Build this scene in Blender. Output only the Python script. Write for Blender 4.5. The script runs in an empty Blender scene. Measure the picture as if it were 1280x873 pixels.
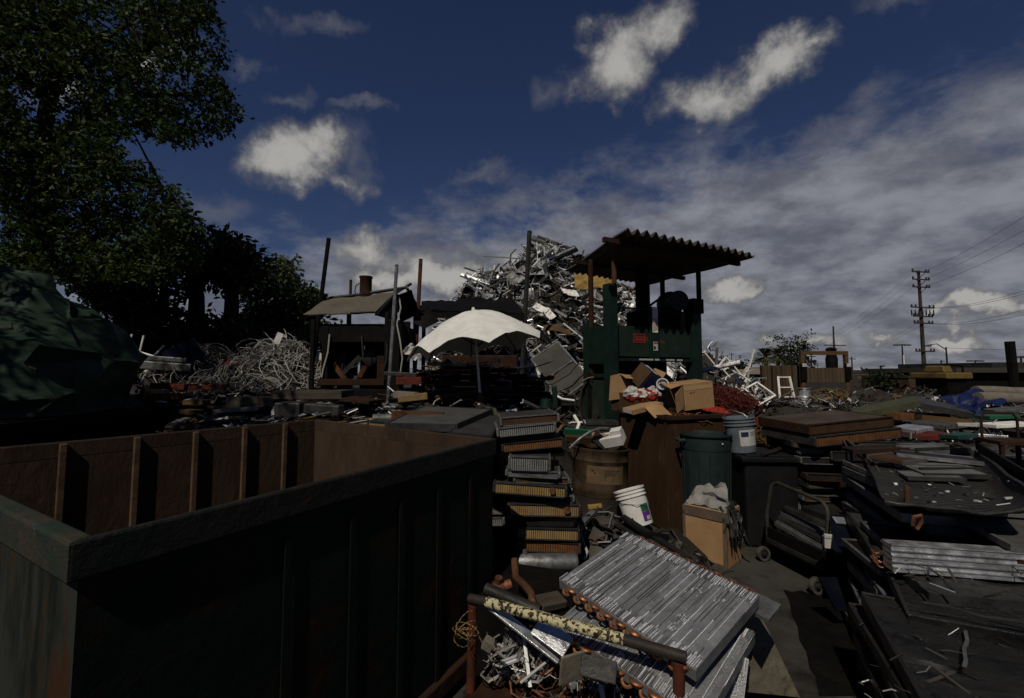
import bpy, bmesh, math, random
from mathutils import Vector, Matrix, Euler, noise
R = math.radians
rnd = random.Random(7)
scene = bpy.context.scene
COL = scene.collection

# ------------------------------------------------------------------ camera
CAM_H = 1.75
F = 569.0                       # focal length in pixels of a 1280 px wide picture
PITCH = math.atan(39.5 / F)
cam_data = bpy.data.cameras.new("camera")
cam_data.sensor_width = 36.0
cam_data.lens = 36.0 * F / 1280.0
cam_data.clip_start = 0.05
cam_data.clip_end = 3000.0
cam_data.shift_y = -10.0 / 1280.0
cam = bpy.data.objects.new("camera", cam_data)
cam.location = (0, 0, CAM_H)
cam.rotation_euler = (R(90) + PITCH, 0, 0)
COL.objects.link(cam)
scene.camera = cam


def ray(px, py):
    u = (px - 640.0) / F
    v = (426.5 - py) / F
    d = Vector((u, math.cos(PITCH) - v * math.sin(PITCH), math.sin(PITCH) + v * math.cos(PITCH)))
    return d


def at(px, py, y):
    """survey point: where the line of sight meets the distance y"""
    d = ray(px, py)
    return Vector((d.x / d.y * y, y, CAM_H + d.z / d.y * y))


def on(px, py, z):
    """survey point at height z"""
    d = ray(px, py)
    t = (z - CAM_H) / d.z
    return Vector((d.x * t, d.y * t, z))


# ------------------------------------------------------------------ objects
def tag(o, label=None, cat=None, group=None, kind=None):
    if label:
        o["label"] = label
    if cat:
        o["category"] = cat
    if group:
        o["group"] = group
    if kind:
        o["kind"] = kind
    return o


def thing(name, label, cat, loc=(0, 0, 0), rot=(0, 0, 0), group=None):
    o = bpy.data.objects.new(name, None)
    o.empty_display_size = 0.1
    COL.objects.link(o)
    o.location = loc
    if isinstance(rot, Matrix):
        o.rotation_euler = rot.to_3x3().to_euler()
    else:
        o.rotation_euler = rot
    return tag(o, label, cat, group)


def place(o, loc, rot=(0, 0, 0)):
    o.location = loc
    o.rotation_euler = rot.to_3x3().to_euler() if isinstance(rot, Matrix) else rot
    return o


def copy_tree(o, parent=None):
    c = o.copy()
    COL.objects.link(c)
    if parent is not None:
        c.parent = parent
    for ch in list(o.children):
        copy_tree(ch, c)
    return c


def frame(origin, xdir, up=(0, 0, 1)):
    """rotation whose x axis runs along xdir and z axis as close to up as it can be"""
    x = Vector(xdir).normalized()
    u = Vector(up)
    y = u.cross(x).normalized()
    z = x.cross(y)
    m = Matrix((x, y, z)).transposed()
    return m


class MB:
    def __init__(self):
        self.v, self.f, self.m, self.s = [], [], [], []

    def add(self, verts, faces, mat=0, M=None, smooth=False):
        b = len(self.v)
        if M is not None:
            verts = [M @ Vector(p) for p in verts]
        self.v.extend([tuple(p) for p in verts])
        for fc in faces:
            self.f.append([b + i for i in fc])
            self.m.append(mat)
            self.s.append(smooth)
        return self

    def box(self, c, s, mat=0, M=None, taper=1.0):
        x, y, z = c
        a, b, h = s[0] / 2, s[1] / 2, s[2] / 2
        t = taper
        vs = [(x - a, y - b, z - h), (x + a, y - b, z - h), (x + a, y + b, z - h), (x - a, y + b, z - h),
              (x - a * t, y - b * t, z + h), (x + a * t, y - b * t, z + h), (x + a * t, y + b * t, z + h), (x - a * t, y + b * t, z + h)]
        fs = [(3, 2, 1, 0), (4, 5, 6, 7), (0, 1, 5, 4), (1, 2, 6, 5), (2, 3, 7, 6), (3, 0, 4, 7)]
        return self.add(vs, fs, mat, M)

    def bar(self, p, q, w, h=None, mat=0, up=(0, 0, 1), M=None):
        """a rectangular bar from p to q"""
        p, q = Vector(p), Vector(q)
        d = q - p
        L = d.length
        if L < 1e-6:
            return self
        u = Vector(up)
        if abs(d.normalized().dot(u)) > 0.98:
            u = Vector((0, 1, 0))
        m3 = frame(p, d, u)
        m = Matrix.Translation((p + q) / 2) @ m3.to_4x4()
        if M is not None:
            m = M @ m
        return self.box((0, 0, 0), (L, w, h or w), mat, m)

    def tube(self, pts, r, n=8, mat=0, M=None, closed=False, caps=True, smooth=True):
        pts = [Vector(p) for p in pts]
        k = len(pts)
        rs = r if isinstance(r, (list, tuple)) else [r] * k
        vs, fs = [], []
        prev = None
        for i, p in enumerate(pts):
            if closed:
                t = pts[(i + 1) % k] - pts[i - 1]
            elif i == 0:
                t = pts[1] - pts[0]
            elif i == k - 1:
                t = pts[-1] - pts[-2]
            else:
                t = pts[i + 1] - pts[i - 1]
            if t.length < 1e-9:
                t = Vector((0, 0, 1))
            t.normalize()
            if prev is None:
                a = Vector((0, 0, 1)) if abs(t.z) < 0.9 else Vector((1, 0, 0))
                nrm = t.cross(a).normalized()
            else:
                nrm = prev - t * prev.dot(t)
                if nrm.length < 1e-6:
                    nrm = t.orthogonal()
                nrm.normalize()
            prev = nrm
            bn = t.cross(nrm)
            for j in range(n):
                a = 2 * math.pi * j / n
                vs.append(p + (nrm * math.cos(a) + bn * math.sin(a)) * rs[i])
        for i in range(k if closed else k - 1):
            i2 = (i + 1) % k
            for j in range(n):
                j2 = (j + 1) % n
                fs.append((i * n + j, i * n + j2, i2 * n + j2, i2 * n + j))
        if caps and not closed:
            fs.append(tuple(range(n))[::-1])
            fs.append(tuple(range((k - 1) * n, k * n)))
        return self.add(vs, fs, mat, M, smooth)

    def lathe(self, prof, n=24, mat=0, M=None, a0=0.0, a1=2 * math.pi, smooth=True):
        full = abs(a1 - a0 - 2 * math.pi) < 1e-6
        k = n if full else n + 1
        vs, fs = [], []
        for r, z in prof:
            for j in range(k):
                a = a0 + (a1 - a0) * j / n
                vs.append((r * math.cos(a), r * math.sin(a), z))
        for i in range(len(prof) - 1):
            for j in range(n):
                j2 = (j + 1) % k
                fs.append((i * k + j, i * k + j2, (i + 1) * k + j2, (i + 1) * k + j))
        return self.add(vs, fs, mat, M, smooth)

    def prism(self, poly, z0, z1, mat=0, M=None):
        n = len(poly)
        vs = [(p[0], p[1], z0) for p in poly] + [(p[0], p[1], z1) for p in poly]
        fs = [tuple(range(n))[::-1], tuple(range(n, 2 * n))]
        fs += [(i, (i + 1) % n, n + (i + 1) % n, n + i) for i in range(n)]
        return self.add(vs, fs, mat, M)

    def grid(self, fn, nu, nv, mat=0, M=None, smooth=True, thick=0.0):
        """surface fn(u,v), u and v in 0..1; with thick it gets a back and rims"""
        pts = [[Vector(fn(i / nu, j / nv)) for i in range(nu + 1)] for j in range(nv + 1)]
        vs = [p for row in pts for p in row]
        w = nu + 1
        fs = [(j * w + i, j * w + i + 1, (j + 1) * w + i + 1, (j + 1) * w + i) for j in range(nv) for i in range(nu)]
        if thick:
            n0 = len(vs)
            back = []
            for j in range(nv + 1):
                for i in range(nu + 1):
                    du = pts[j][min(i + 1, nu)] - pts[j][max(i - 1, 0)]
                    dv = pts[min(j + 1, nv)][i] - pts[max(j - 1, 0)][i]
                    nn = du.cross(dv)
                    if nn.length > 1e-12:
                        nn.normalize()
                    back.append(pts[j][i] - nn * thick)
            vs = vs + back
            fs += [tuple(n0 + q for q in fc[::-1]) for fc in list(fs)]
            rim = [j * w for j in range(nv, -1, -1)] + [i for i in range(1, w)] + [j * w + nu for j in range(1, nv + 1)] + [nv * w + i for i in range(nu - 1, 0, -1)]
            for a, b in zip(rim, rim[1:] + rim[:1]):
                fs.append((b, a, n0 + a, n0 + b))
        return self.add(vs, fs, mat, M, smooth)

    def ring(self, c, r_big, r, n=16, k=6, mat=0, M=None, a0=0, a1=2 * math.pi, ax=(0, 0, 1)):
        q = Vector((0, 0, 1)).rotation_difference(Vector(ax)).to_matrix()
        full = abs(a1 - a0 - 2 * math.pi) < 1e-6
        cnt = n if full else n + 1
        pts = [Vector(c) + q @ Vector((r_big * math.cos(a0 + (a1 - a0) * i / n), r_big * math.sin(a0 + (a1 - a0) * i / n), 0)) for i in range(cnt)]
        return self.tube(pts, r, k, mat, M, closed=full)

    def build(self, name, mats, parent=None, loc=None, rot=None, bevel=0.0, sharp=40):
        me = bpy.data.meshes.new(name)
        me.from_pydata(self.v, [], self.f)
        if not isinstance(mats, (list, tuple)):
            mats = [mats]
        for m in mats:
            me.materials.append(m)
        me.polygons.foreach_set("material_index", self.m)
        me.polygons.foreach_set("use_smooth", self.s)
        me.update()
        if any(self.s):
            try:
                me.set_sharp_from_angle(angle=R(sharp))
            except Exception:
                pass
        o = bpy.data.objects.new(name, me)
        COL.objects.link(o)
        if parent is not None:
            o.parent = parent
        if loc is not None:
            o.location = loc
        if rot is not None:
            o.rotation_euler = rot.to_3x3().to_euler() if isinstance(rot, Matrix) else rot
        if bevel:
            b = o.modifiers.new("bevel", "BEVEL")
            b.width = bevel
            b.segments = 2
            b.limit_method = "ANGLE"
            b.angle_limit = R(50)
        return o


def fbm(x, y, z=0.0, s=1.0, o=3):
    v, a, f = 0.0, 1.0, s
    for _ in range(o):
        v += a * noise.noise(Vector((x * f, y * f, z * f)))
        a *= 0.5
        f *= 2.1
    return v


# ------------------------------------------------------------------ materials
def lin(c):
    return (c[0], c[1], c[2], 1.0)


# dark, contrasty exposure put into the base colours: a common factor, with exceptions
ALBEDO = {"canvas": 1.15, "bin_worn": .21, "blue_plate": .16, "red_wire": .26, "blue_tarp": .22, "corrugated": 1.1, "fin_tan": .85, "fin_gold": .95, "fin_grey": .75, "bin_rust": .5, "trolley_tube": .3, "teal": .28, "label_green": .3, "leaf": .62, "leaf_dark": .42, "leaf_olive": .95, "palm": 1, "alu": 1.1, "scrap_bright": 1.2, "scrap": 1.1, "white_paint": 1.1, "fin_bright": .85, "bin_rib": .62, "fin_alu": .95, "copper": 1, "copper_dull": .9, "canvas2": 1, "label_white": .7, "cable_white": .9,
          "yellow_chip": .7, "tube_red": .4, "tarp_green": .62, "bin_green": .3, "bin_rim": .4, "bin_rim_worn": .5, "bin_inside": .5, "baler_green": .34, "bin_brown": .6, "concrete": .56, "wood_pale": 1.1, "mesh_light": 1.0, "mesh_top": .85, "barrel_paint": .33, "barrel_label": .42, "screen_mesh": .7, "fin_alu": .95, "copper": 1, "copper_dull": .9, "canvas2": 1, "foam": .9, "white_plastic": .95, "distant_pale": .9, "distant": .8,
          "black_metal": .35, "rust": .3, "blue_panel": .5, "rust_light": .36, "pale_green": .34, "wood": .34, "fin_orange": .75, "barrel_dark": .5, "can_green": .5, "cardboard": .8, "cardboard_light": .8, "red_paint": .8, "black_plastic": .5, "roof_shed": .8, "steel": .9, "wire_grey": .8}


def pm(name, c1, c2=None, rough=0.7, metal=0.0, scale=6.0, lo=0.4, hi=0.65, bump=0.0, bscale=None, c3=None, lo3=0.55, hi3=0.7,
       scale3=None, spec=0.14, stretch=(1, 1, 1), rvar=0.0, trans=0.0, island=0.0, wave=None, coat=0.0):
    k = ALBEDO.get(name, .62)
    c1 = tuple(x * k for x in c1)
    c2 = c2 and tuple(x * k for x in c2)
    c3 = c3 and tuple(x * k for x in c3)
    """principled surface: base c1, mottled with c2 (noise lo..hi), spotted with c3; object coordinates, shifted per object"""
    m = bpy.data.materials.new(name)
    m.use_nodes = True
    nt = m.node_tree
    N, L = nt.nodes, nt.links
    bs = N["Principled BSDF"]
    bs.inputs["Roughness"].default_value = rough
    bs.inputs["Metallic"].default_value = metal
    bs.inputs["Specular IOR Level"].default_value = spec
    if coat:
        bs.inputs["Coat Weight"].default_value = coat
    tc = N.new("ShaderNodeTexCoord")
    oi = N.new("ShaderNodeObjectInfo")
    sc = N.new("ShaderNodeVectorMath"); sc.operation = "SCALE"
    sc.inputs[0].default_value = (17.0, 11.0, 23.0)
    L.new(oi.outputs["Random"], sc.inputs["Scale"])
    ad = N.new("ShaderNodeVectorMath"); ad.operation = "ADD"
    L.new(tc.outputs["Object"], ad.inputs[0]); L.new(sc.outputs[0], ad.inputs[1])
    mp = N.new("ShaderNodeMapping")
    mp.inputs["Scale"].default_value = stretch
    L.new(ad.outputs[0], mp.inputs["Vector"])
    vec = mp.outputs["Vector"]

    def noise_node(s, det=5.0):
        n = N.new("ShaderNodeTexNoise")
        n.inputs["Scale"].default_value = s
        n.inputs["Detail"].default_value = det
        n.inputs["Roughness"].default_value = 0.65
        L.new(vec, n.inputs["Vector"])
        return n.outputs["Fac"]

    def ramp(src, a, b):
        r = N.new("ShaderNodeMapRange")
        r.inputs["From Min"].default_value = a
        r.inputs["From Max"].default_value = b
        L.new(src, r.inputs["Value"])
        return r.outputs["Result"]

    col = None
    if c2 is not None:
        mx = N.new("ShaderNodeMix"); mx.data_type = "RGBA"
        L.new(ramp(noise_node(scale), lo, hi), mx.inputs["Factor"])
        mx.inputs["A"].default_value = lin(c1)
        mx.inputs["B"].default_value = lin(c2)
        col = mx.outputs["Result"]
    if c3 is not None:
        mx = N.new("ShaderNodeMix"); mx.data_type = "RGBA"
        L.new(ramp(noise_node(scale3 or scale * 2.7, 8.0), lo3, hi3), mx.inputs["Factor"])
        if col is not None:
            L.new(col, mx.inputs["A"])
        else:
            mx.inputs["A"].default_value = lin(c1)
        mx.inputs["B"].default_value = lin(c3)
        col = mx.outputs["Result"]
    if wave is not None:                      # fins or planks: (axis, bands per metre, dark factor, width)
        ax, per, dark, wid = wave
        sp = N.new("ShaderNodeSeparateXYZ")
        L.new(tc.outputs["Object"], sp.inputs[0])
        mu = N.new("ShaderNodeMath"); mu.operation = "MULTIPLY"
        L.new(sp.outputs["XYZ".index(ax)], mu.inputs[0]); mu.inputs[1].default_value = per
        fr = N.new("ShaderNodeMath"); fr.operation = "FRACT"
        L.new(mu.outputs[0], fr.inputs[0])
        gt = N.new("ShaderNodeMath"); gt.operation = "LESS_THAN"
        L.new(fr.outputs[0], gt.inputs[0]); gt.inputs[1].default_value = wid
        mx = N.new("ShaderNodeMix"); mx.data_type = "RGBA"; mx.blend_type = "MULTIPLY"
        L.new(gt.outputs[0], mx.inputs["Factor"])
        if col is not None:
            L.new(col, mx.inputs["A"])
        else:
            mx.inputs["A"].default_value = lin(c1)
        mx.inputs["B"].default_value = (dark, dark, dark, 1)
        col = mx.outputs["Result"]
    if island:
        ge = N.new("ShaderNodeNewGeometry")
        hs = N.new("ShaderNodeHueSaturation")
        mr = N.new("ShaderNodeMapRange")
        mr.inputs["To Min"].default_value = 1.0 - island
        mr.inputs["To Max"].default_value = 1.0 + island
        L.new(ge.outputs["Random Per Island"], mr.inputs["Value"])
        L.new(mr.outputs["Result"], hs.inputs["Value"])
        if col is not None:
            L.new(col, hs.inputs["Color"])
        else:
            hs.inputs["Color"].default_value = lin(c1)
        col = hs.outputs["Color"]
    if col is not None:
        L.new(col, bs.inputs["Base Color"])
    else:
        bs.inputs["Base Color"].default_value = lin(c1)
    if rvar:
        mr = N.new("ShaderNodeMapRange")
        mr.inputs["From Min"].default_value = 0.35
        mr.inputs["From Max"].default_value = 0.65
        mr.inputs["To Min"].default_value = max(0.05, rough - rvar)
        mr.inputs["To Max"].default_value = min(1.0, rough + rvar)
        L.new(noise_node(scale * 1.7), mr.inputs["Value"])
        L.new(mr.outputs["Result"], bs.inputs["Roughness"])
    if bump:
        bp = N.new("ShaderNodeBump")
        bp.inputs["Strength"].default_value = min(1.0, bump)
        bp.inputs["Distance"].default_value = 0.02
        L.new(noise_node(bscale or scale * 4, 6.0), bp.inputs["Height"])
        L.new(bp.outputs["Normal"], bs.inputs["Normal"])
    if trans:
        tr = N.new("ShaderNodeBsdfTranslucent")
        ms = N.new("ShaderNodeMixShader")
        ms.inputs[0].default_value = trans
        if col is not None:
            L.new(col, tr.inputs["Color"])
        else:
            tr.inputs["Color"].default_value = lin(c1)
        out = N["Material Output"]
        L.new(bs.outputs[0], ms.inputs[1]); L.new(tr.outputs[0], ms.inputs[2])
        L.new(ms.outputs[0], out.inputs["Surface"])
    return m
# ------------------------------------------------------------------ sun, sky, air
SUN_AZ = Vector((-0.36, -0.93, 0)).normalized()     # where the sun stands: behind the camera, a little to the left
SUN_EL = R(50)
to_sun = Vector((SUN_AZ.x * math.cos(SUN_EL), SUN_AZ.y * math.cos(SUN_EL), math.sin(SUN_EL)))
sun_data = bpy.data.lights.new("sun", "SUN")
sun_data.energy = 4.8
sun_data.angle = R(0.53)
sun_data.color = (1.0, 0.93, 0.80)
sun = bpy.data.objects.new("sun", sun_data)
sun.rotation_euler = to_sun.to_track_quat("Z", "Y").to_euler()
sun.location = to_sun * 50
COL.objects.link(sun)

scene.view_settings.view_transform = "Standard"
scene.view_settings.look = "None"
scene.view_settings.gamma = 1.0
scene.view_settings.use_curve_mapping = False
scene.view_settings.exposure = -0.65

world = bpy.data.worlds.new("World")
scene.world = world
world.use_nodes = True
wt = world.node_tree
WN, WL = wt.nodes, wt.links
SKY_STRENGTH = 0.05


class S:
    """a socket with arithmetic"""
    def __init__(self, s):
        self.s = s

    @staticmethod
    def op(kind, *a, clamp=False):
        n = WN.new("ShaderNodeMath")
        n.operation = kind
        n.use_clamp = clamp
        for i, x in enumerate(a):
            if isinstance(x, S):
                WL.new(x.s, n.inputs[i])
            else:
                n.inputs[i].default_value = x
        return S(n.outputs[0])

    def __add__(self, o): return S.op("ADD", self, o)
    def __sub__(self, o): return S.op("SUBTRACT", self, o)
    def __mul__(self, o): return S.op("MULTIPLY", self, o)
    def __truediv__(self, o): return S.op("DIVIDE", self, o)
    def max(self, o): return S.op("MAXIMUM", self, o)

    def step(self, a, b):
        n = WN.new("ShaderNodeMapRange")
        n.interpolation_type = "SMOOTHSTEP"
        n.inputs["From Min"].default_value = a
        n.inputs["From Max"].default_value = b
        WL.new(self.s, n.inputs["Value"])
        return S(n.outputs["Result"])


def wdot(vec, v):
    n = WN.new("ShaderNodeVectorMath"); n.operation = "DOT_PRODUCT"
    WL.new(vec, n.inputs[0]); n.inputs[1].default_value = v
    return S(n.outputs["Value"])


def wnoise(vec, scale, det=6.0, rough=0.55, color=False):
    n = WN.new("ShaderNodeTexNoise")
    n.inputs["Scale"].default_value = scale
    n.inputs["Detail"].default_value = det
    n.inputs["Roughness"].default_value = rough
    WL.new(vec, n.inputs["Vector"])
    return n.outputs["Color"] if color else S(n.outputs["Fac"])


def wmix(f, a, b):
    n = WN.new("ShaderNodeMix"); n.data_type = "RGBA"
    WL.new(f.s, n.inputs["Factor"])
    for k, x in (("A", a), ("B", b)):
        if isinstance(x, tuple):
            n.inputs[k].default_value = (x[0], x[1], x[2], 1)
        else:
            WL.new(x, n.inputs[k])
    return n.outputs["Result"]


for n in list(WN):
    WN.remove(n)
tcw = WN.new("ShaderNodeTexCoord")
dirv = tcw.outputs["Generated"]
skyt = WN.new("ShaderNodeTexSky")
skyt.sky_type = "NISHITA"
skyt.sun_disc = False
skyt.sun_elevation = SUN_EL
skyt.sun_rotation = math.atan2(SUN_AZ.x, SUN_AZ.y)
skyt.altitude = 100
skyt.air_density = 1.0
skyt.dust_density = 0.0
skyt.ozone_density = 2.5

# warped direction for ragged cloud edges
wc = wnoise(dirv, 5.0, 6.0, 0.6, color=True)
sub = WN.new("ShaderNodeVectorMath"); sub.operation = "SUBTRACT"
WL.new(wc, sub.inputs[0]); sub.inputs[1].default_value = (0.5, 0.5, 0.5)
scl = WN.new("ShaderNodeVectorMath"); scl.operation = "SCALE"
WL.new(sub.outputs[0], scl.inputs[0]); scl.inputs["Scale"].default_value = 0.14
addw = WN.new("ShaderNodeVectorMath"); addw.operation = "ADD"
WL.new(dirv, addw.inputs[0]); WL.new(scl.outputs[0], addw.inputs[1])
wc2 = wnoise(dirv, 17.0, 6.0, 0.6, color=True)
sub2 = WN.new("ShaderNodeVectorMath"); sub2.operation = "SUBTRACT"
WL.new(wc2, sub2.inputs[0]); sub2.inputs[1].default_value = (0.5, 0.5, 0.5)
scl2 = WN.new("ShaderNodeVectorMath"); scl2.operation = "SCALE"
WL.new(sub2.outputs[0], scl2.inputs[0]); scl2.inputs["Scale"].default_value = 0.075
addw2 = WN.new("ShaderNodeVectorMath"); addw2.operation = "ADD"
WL.new(addw.outputs[0], addw2.inputs[0]); WL.new(scl2.outputs[0], addw2.inputs[1])
wdir = addw2.outputs[0]

# heaps of cumulus: (direction given by a survey of the picture, half width, half height, tilt, weight)
CUMULUS = [
    (372, 205, 78, 48, 4, 1.0), (402, 190, 40, 46, 10, 1.0), (345, 210, 50, 32, 0, .9), (430, 235, 34, 18, -20, .55),
    (770, 92, 62, 62, 30, 1.0), (815, 40, 36, 70, -38, .72), (742, 65, 34, 34, 0, .7),
    (900, 118, 92, 46, 14, 1.0), (968, 84, 70, 34, 32, .8), (1012, 60, 34, 22, 30, .55),
    (556, 346, 80, 32, 4, 1.45), (604, 338, 28, 22, 0, 1.1), (500, 352, 50, 26, 0, 1.15), (452, 318, 56, 28, 0, 1.0),
    (916, 352, 48, 24, 0, 1.35), (940, 356, 26, 16, 0, .9),
    (1232, 390, 70, 20, 5, 1.4), (1180, 395, 30, 12, 0, .9), (1205, 425, 58, 18, 0, 1.3), (1100, 424, 36, 9, 0, .8), (955, 430, 22, 18, 0, .8), (1010, 430, 60, 14, 0, .7),
    (40, 90, 60, 40, 0, .5), (205, 60, 60, 30, 0, .5), (520, 330, 120, 34, 0, .62), (480, 348, 60, 26, 0, .95), (655, 330, 50, 26, 0, .8),
]
dens = None
low = None
for px, py, a, b, tilt, w in CUMULUS:
    c = ray(px, py).normalized()
    t = R(tilt)
    v1 = ray(px + a * math.cos(t), py - a * math.sin(t)).normalized() - c
    v2 = ray(px - b * math.sin(t), py - b * math.cos(t)).normalized() - c
    inv = Matrix((v1, v2, c)).transposed().inverted()
    X, Y, Z = wdot(wdir, inv[0]), wdot(wdir, inv[1]), wdot(wdir, inv[2])
    rr = S.op("SQRT", X * X + Y * Y)
    val = (S.op("SUBTRACT", 1.0, rr)) * w - S.op("LESS_THAN", Z, 0.0) * 5.0
    dens = val if dens is None else dens.max(val)
fine = wnoise(dirv, 11.0, 10.0, 0.62)
SOFT = [(366, 119, 54, 22, -10), (462, 143, 50, 14, 0), (268, 262, 70, 26, -10), (310, 70, 50, 24, 0), (410, 30, 90, 26, -8), (690, 110, 40, 40, 0), (1085, 120, 90, 36, 22), (735, 225, 80, 18, 0), (600, 215, 90, 22, 10), (640, 250, 110, 26, 8), (1120, 10, 90, 28, 0), (450, 200, 40, 60, 0), (1040, 170, 140, 36, 18)]
soft = None
for px, py, a, b, tilt in SOFT:
    c = ray(px, py).normalized()
    t = R(tilt)
    v1 = ray(px + a * math.cos(t), py - a * math.sin(t)).normalized() - c
    v2 = ray(px - b * math.sin(t), py - b * math.cos(t)).normalized() - c
    inv = Matrix((v1, v2, c)).transposed().inverted()
    X, Y, Z = wdot(wdir, inv[0]), wdot(wdir, inv[1]), wdot(wdir, inv[2])
    val = S.op("SUBTRACT", 1.0, S.op("SQRT", X * X + Y * Y)) - S.op("LESS_THAN", Z, 0.0) * 5.0
    soft = val if soft is None else soft.max(val)
soft = (soft.max(0.0) * 0.9 + (fine - 0.5) * 1.6).step(0.15, 1.0) * soft.step(0.0, 0.3) * 0.42
cum = (dens + (fine - 0.5) * 1.05).step(-0.06, 0.58)

# the broken sheet of stratocumulus lying toward the horizon on the right
sepn = WN.new("ShaderNodeSeparateXYZ")
WL.new(dirv, sepn.inputs[0])
zz = S(sepn.outputs["Z"]).max(0.0) + 0.30
comb = WN.new("ShaderNodeCombineXYZ")
WL.new((S(sepn.outputs["X"]) / zz).s, comb.inputs[0])
WL.new((S(sepn.outputs["Y"]) / zz).s, comb.inputs[1])
pl = comb.outputs[0]
n1, n2 = ray(480, 335).normalized(), ray(1280, 165).normalized()
edge = wdot(dirv, -(n1.cross(n2)).normalized() if n1.cross(n2).z > 0 else n1.cross(n2).normalized())
big = wnoise(pl, 3.6, 8.0, 0.62)
cover = edge.step(-0.22, 0.16)
sheet = (cover * 0.72 + (big - 0.5) * 1.5).step(0.06, 0.58) * edge.step(-0.26, -0.02)
wisp = wnoise(pl, 0.8, 9.0, 0.7)
wisps = (wisp - 0.5).step(0.06, 0.30) * 0.16

K = 1.0 / SKY_STRENGTH
tint = WN.new("ShaderNodeMix"); tint.data_type = "RGBA"; tint.blend_type = "MULTIPLY"
tint.inputs["Factor"].default_value = 1.0
WL.new(skyt.outputs[0], tint.inputs["A"])
tint.inputs["B"].default_value = (0.52, 0.56, 0.79, 1)
shade = wnoise(pl, 4.4, 8.0, 0.6)
sheetcol = wmix(shade.step(0.34, 0.68), (0.175 * K, 0.182 * K, 0.222 * K), (0.385 * K, 0.40 * K, 0.45 * K))
cumcol = wmix((dens * 0.9 + (fine - 0.5) * 1.6).step(0.1, 0.85), (0.20 * K, 0.20 * K, 0.215 * K), (0.60 * K, 0.59 * K, 0.565 * K))
# bluish grey layer along the horizon
zel = S(sepn.outputs["Z"])
lowband = S.op("SUBTRACT", 1.0, zel.step(0.0, 0.22)) * 0.7
c0 = wmix(wisps, tint.outputs["Result"], (0.18 * K, 0.18 * K, 0.20 * K))
c0 = wmix(soft, c0, (0.24 * K, 0.24 * K, 0.26 * K))
c1 = wmix(lowband, c0, (0.155 * K, 0.166 * K, 0.215 * K))
c2 = wmix(sheet * 0.92, c1, sheetcol)
c3 = wmix(cum, c2, cumcol)
bg = WN.new("ShaderNodeBackground")
bg.inputs["Strength"].default_value = SKY_STRENGTH
WL.new(c3, bg.inputs["Color"])
wo = WN.new("ShaderNodeOutputWorld")
WL.new(bg.outputs[0], wo.inputs["Surface"])
world.cycles.sampling_method = "MANUAL"
world.cycles.sample_map_resolution = 512

scene.cycles.max_bounces = 5
scene.cycles.diffuse_bounces = 2
scene.cycles.glossy_bounces = 3
scene.cycles.transmission_bounces = 2
scene.cycles.transparent_max_bounces = 4
scene.cycles.use_denoising = True
# ------------------------------------------------------------------ surfaces
M = {}
M["concrete"] = pm("concrete", (.045, .041, .034), (.075, .070, .060), rough=.85, scale=1.6, bump=.35, bscale=30, c3=(.018, .016, .014), scale3=3.3, lo3=.52, hi3=.68)
M["bin_green"] = pm("bin_green", (.012, .028, .021), (.022, .030, .022), rough=.6, scale=3.0, bump=.3, bscale=14, c3=(.085, .032, .014), scale3=3.4, lo3=.53, hi3=.70, spec=.08)
M["bin_worn"] = pm("bin_worn", (.100, .115, .095), (.026, .036, .026), rough=.75, scale=5.0, lo=.42, hi=.58, bump=.5, bscale=20, c3=(.15, .062, .02), scale3=4, lo3=.52, hi3=.62, stretch=(1.4, 1.4, .35))
M["bin_rim"] = pm("bin_rim", (.018, .024, .020), (.040, .034, .029), rough=.62, scale=7.0, bump=.5, bscale=26, c3=(.065, .036, .024), scale3=9)
M["bin_rim_worn"] = pm("bin_rim_worn", (.030, .048, .036), (.075, .055, .040), rough=.7, scale=6.0, bump=.5, bscale=26, c3=(.10, .13, .11), scale3=14, lo3=.62, hi3=.70)
M["bin_inside"] = pm("bin_inside", (.085, .052, .031), (.050, .030, .019), rough=.8, scale=3.0, bump=.25, bscale=18, stretch=(1.2, 1.2, .55), c3=(.11, .075, .05), scale3=9, lo3=.58, hi3=.72)
M["bin_rib"] = pm("bin_rib", (.14, .085, .05), (.07, .04, .022), rough=.75, scale=6, bump=.2)
M["rust"] = pm("rust", (.085, .036, .018), (.045, .022, .014), rough=.85, scale=7, bump=.4, bscale=30, c3=(.15, .07, .03), scale3=13, lo3=.56)
M["rust_light"] = pm("rust_light", (.21, .09, .04), (.09, .04, .02), rough=.8, scale=8, bump=.3, bscale=30, c3=(.3, .2, .12), lo3=.6)
M["black_metal"] = pm("black_metal", (.010, .0095, .009), (.020, .017, .014), rough=.6, scale=6, bump=.25, bscale=24, spec=.06)
M["black_gloss"] = pm("black_gloss", (.010, .010, .010), (.024, .021, .018), rough=.42, scale=5, bump=.45, bscale=40, rvar=.2, c3=(.045, .042, .04), lo3=.58, hi3=.75, spec=.45, stretch=(1, .35, 1))
M["dark_steel"] = pm("dark_steel", (.032, .031, .030), (.055, .050, .044), rough=.5, metal=.35, scale=8, bump=.2, bscale=30, rvar=.15, c3=(.05, .027, .016), lo3=.58)
M["steel"] = pm("steel", (.30, .30, .30), (.17, .165, .16), rough=.42, metal=.75, scale=7, rvar=.18, bump=.15, bscale=40)
M["alu"] = pm("alu", (.55, .55, .56), (.33, .33, .33), rough=.38, metal=.8, scale=9, rvar=.2, bump=.3, bscale=28)
M["alu_dull"] = pm("alu_dull", (.22, .22, .215), (.11, .105, .10), rough=.55, metal=.5, scale=7, bump=.3, bscale=20, rvar=.15)
M["alu_dark"] = pm("alu_dark", (.075, .073, .070), (.035, .033, .030), rough=.5, metal=.4, scale=6, bump=.3, bscale=20, rvar=.15)
M["scrap"] = pm("scrap", (.26, .26, .255), rough=.5, metal=.55, island=.75, bump=.2, bscale=14)
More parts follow.
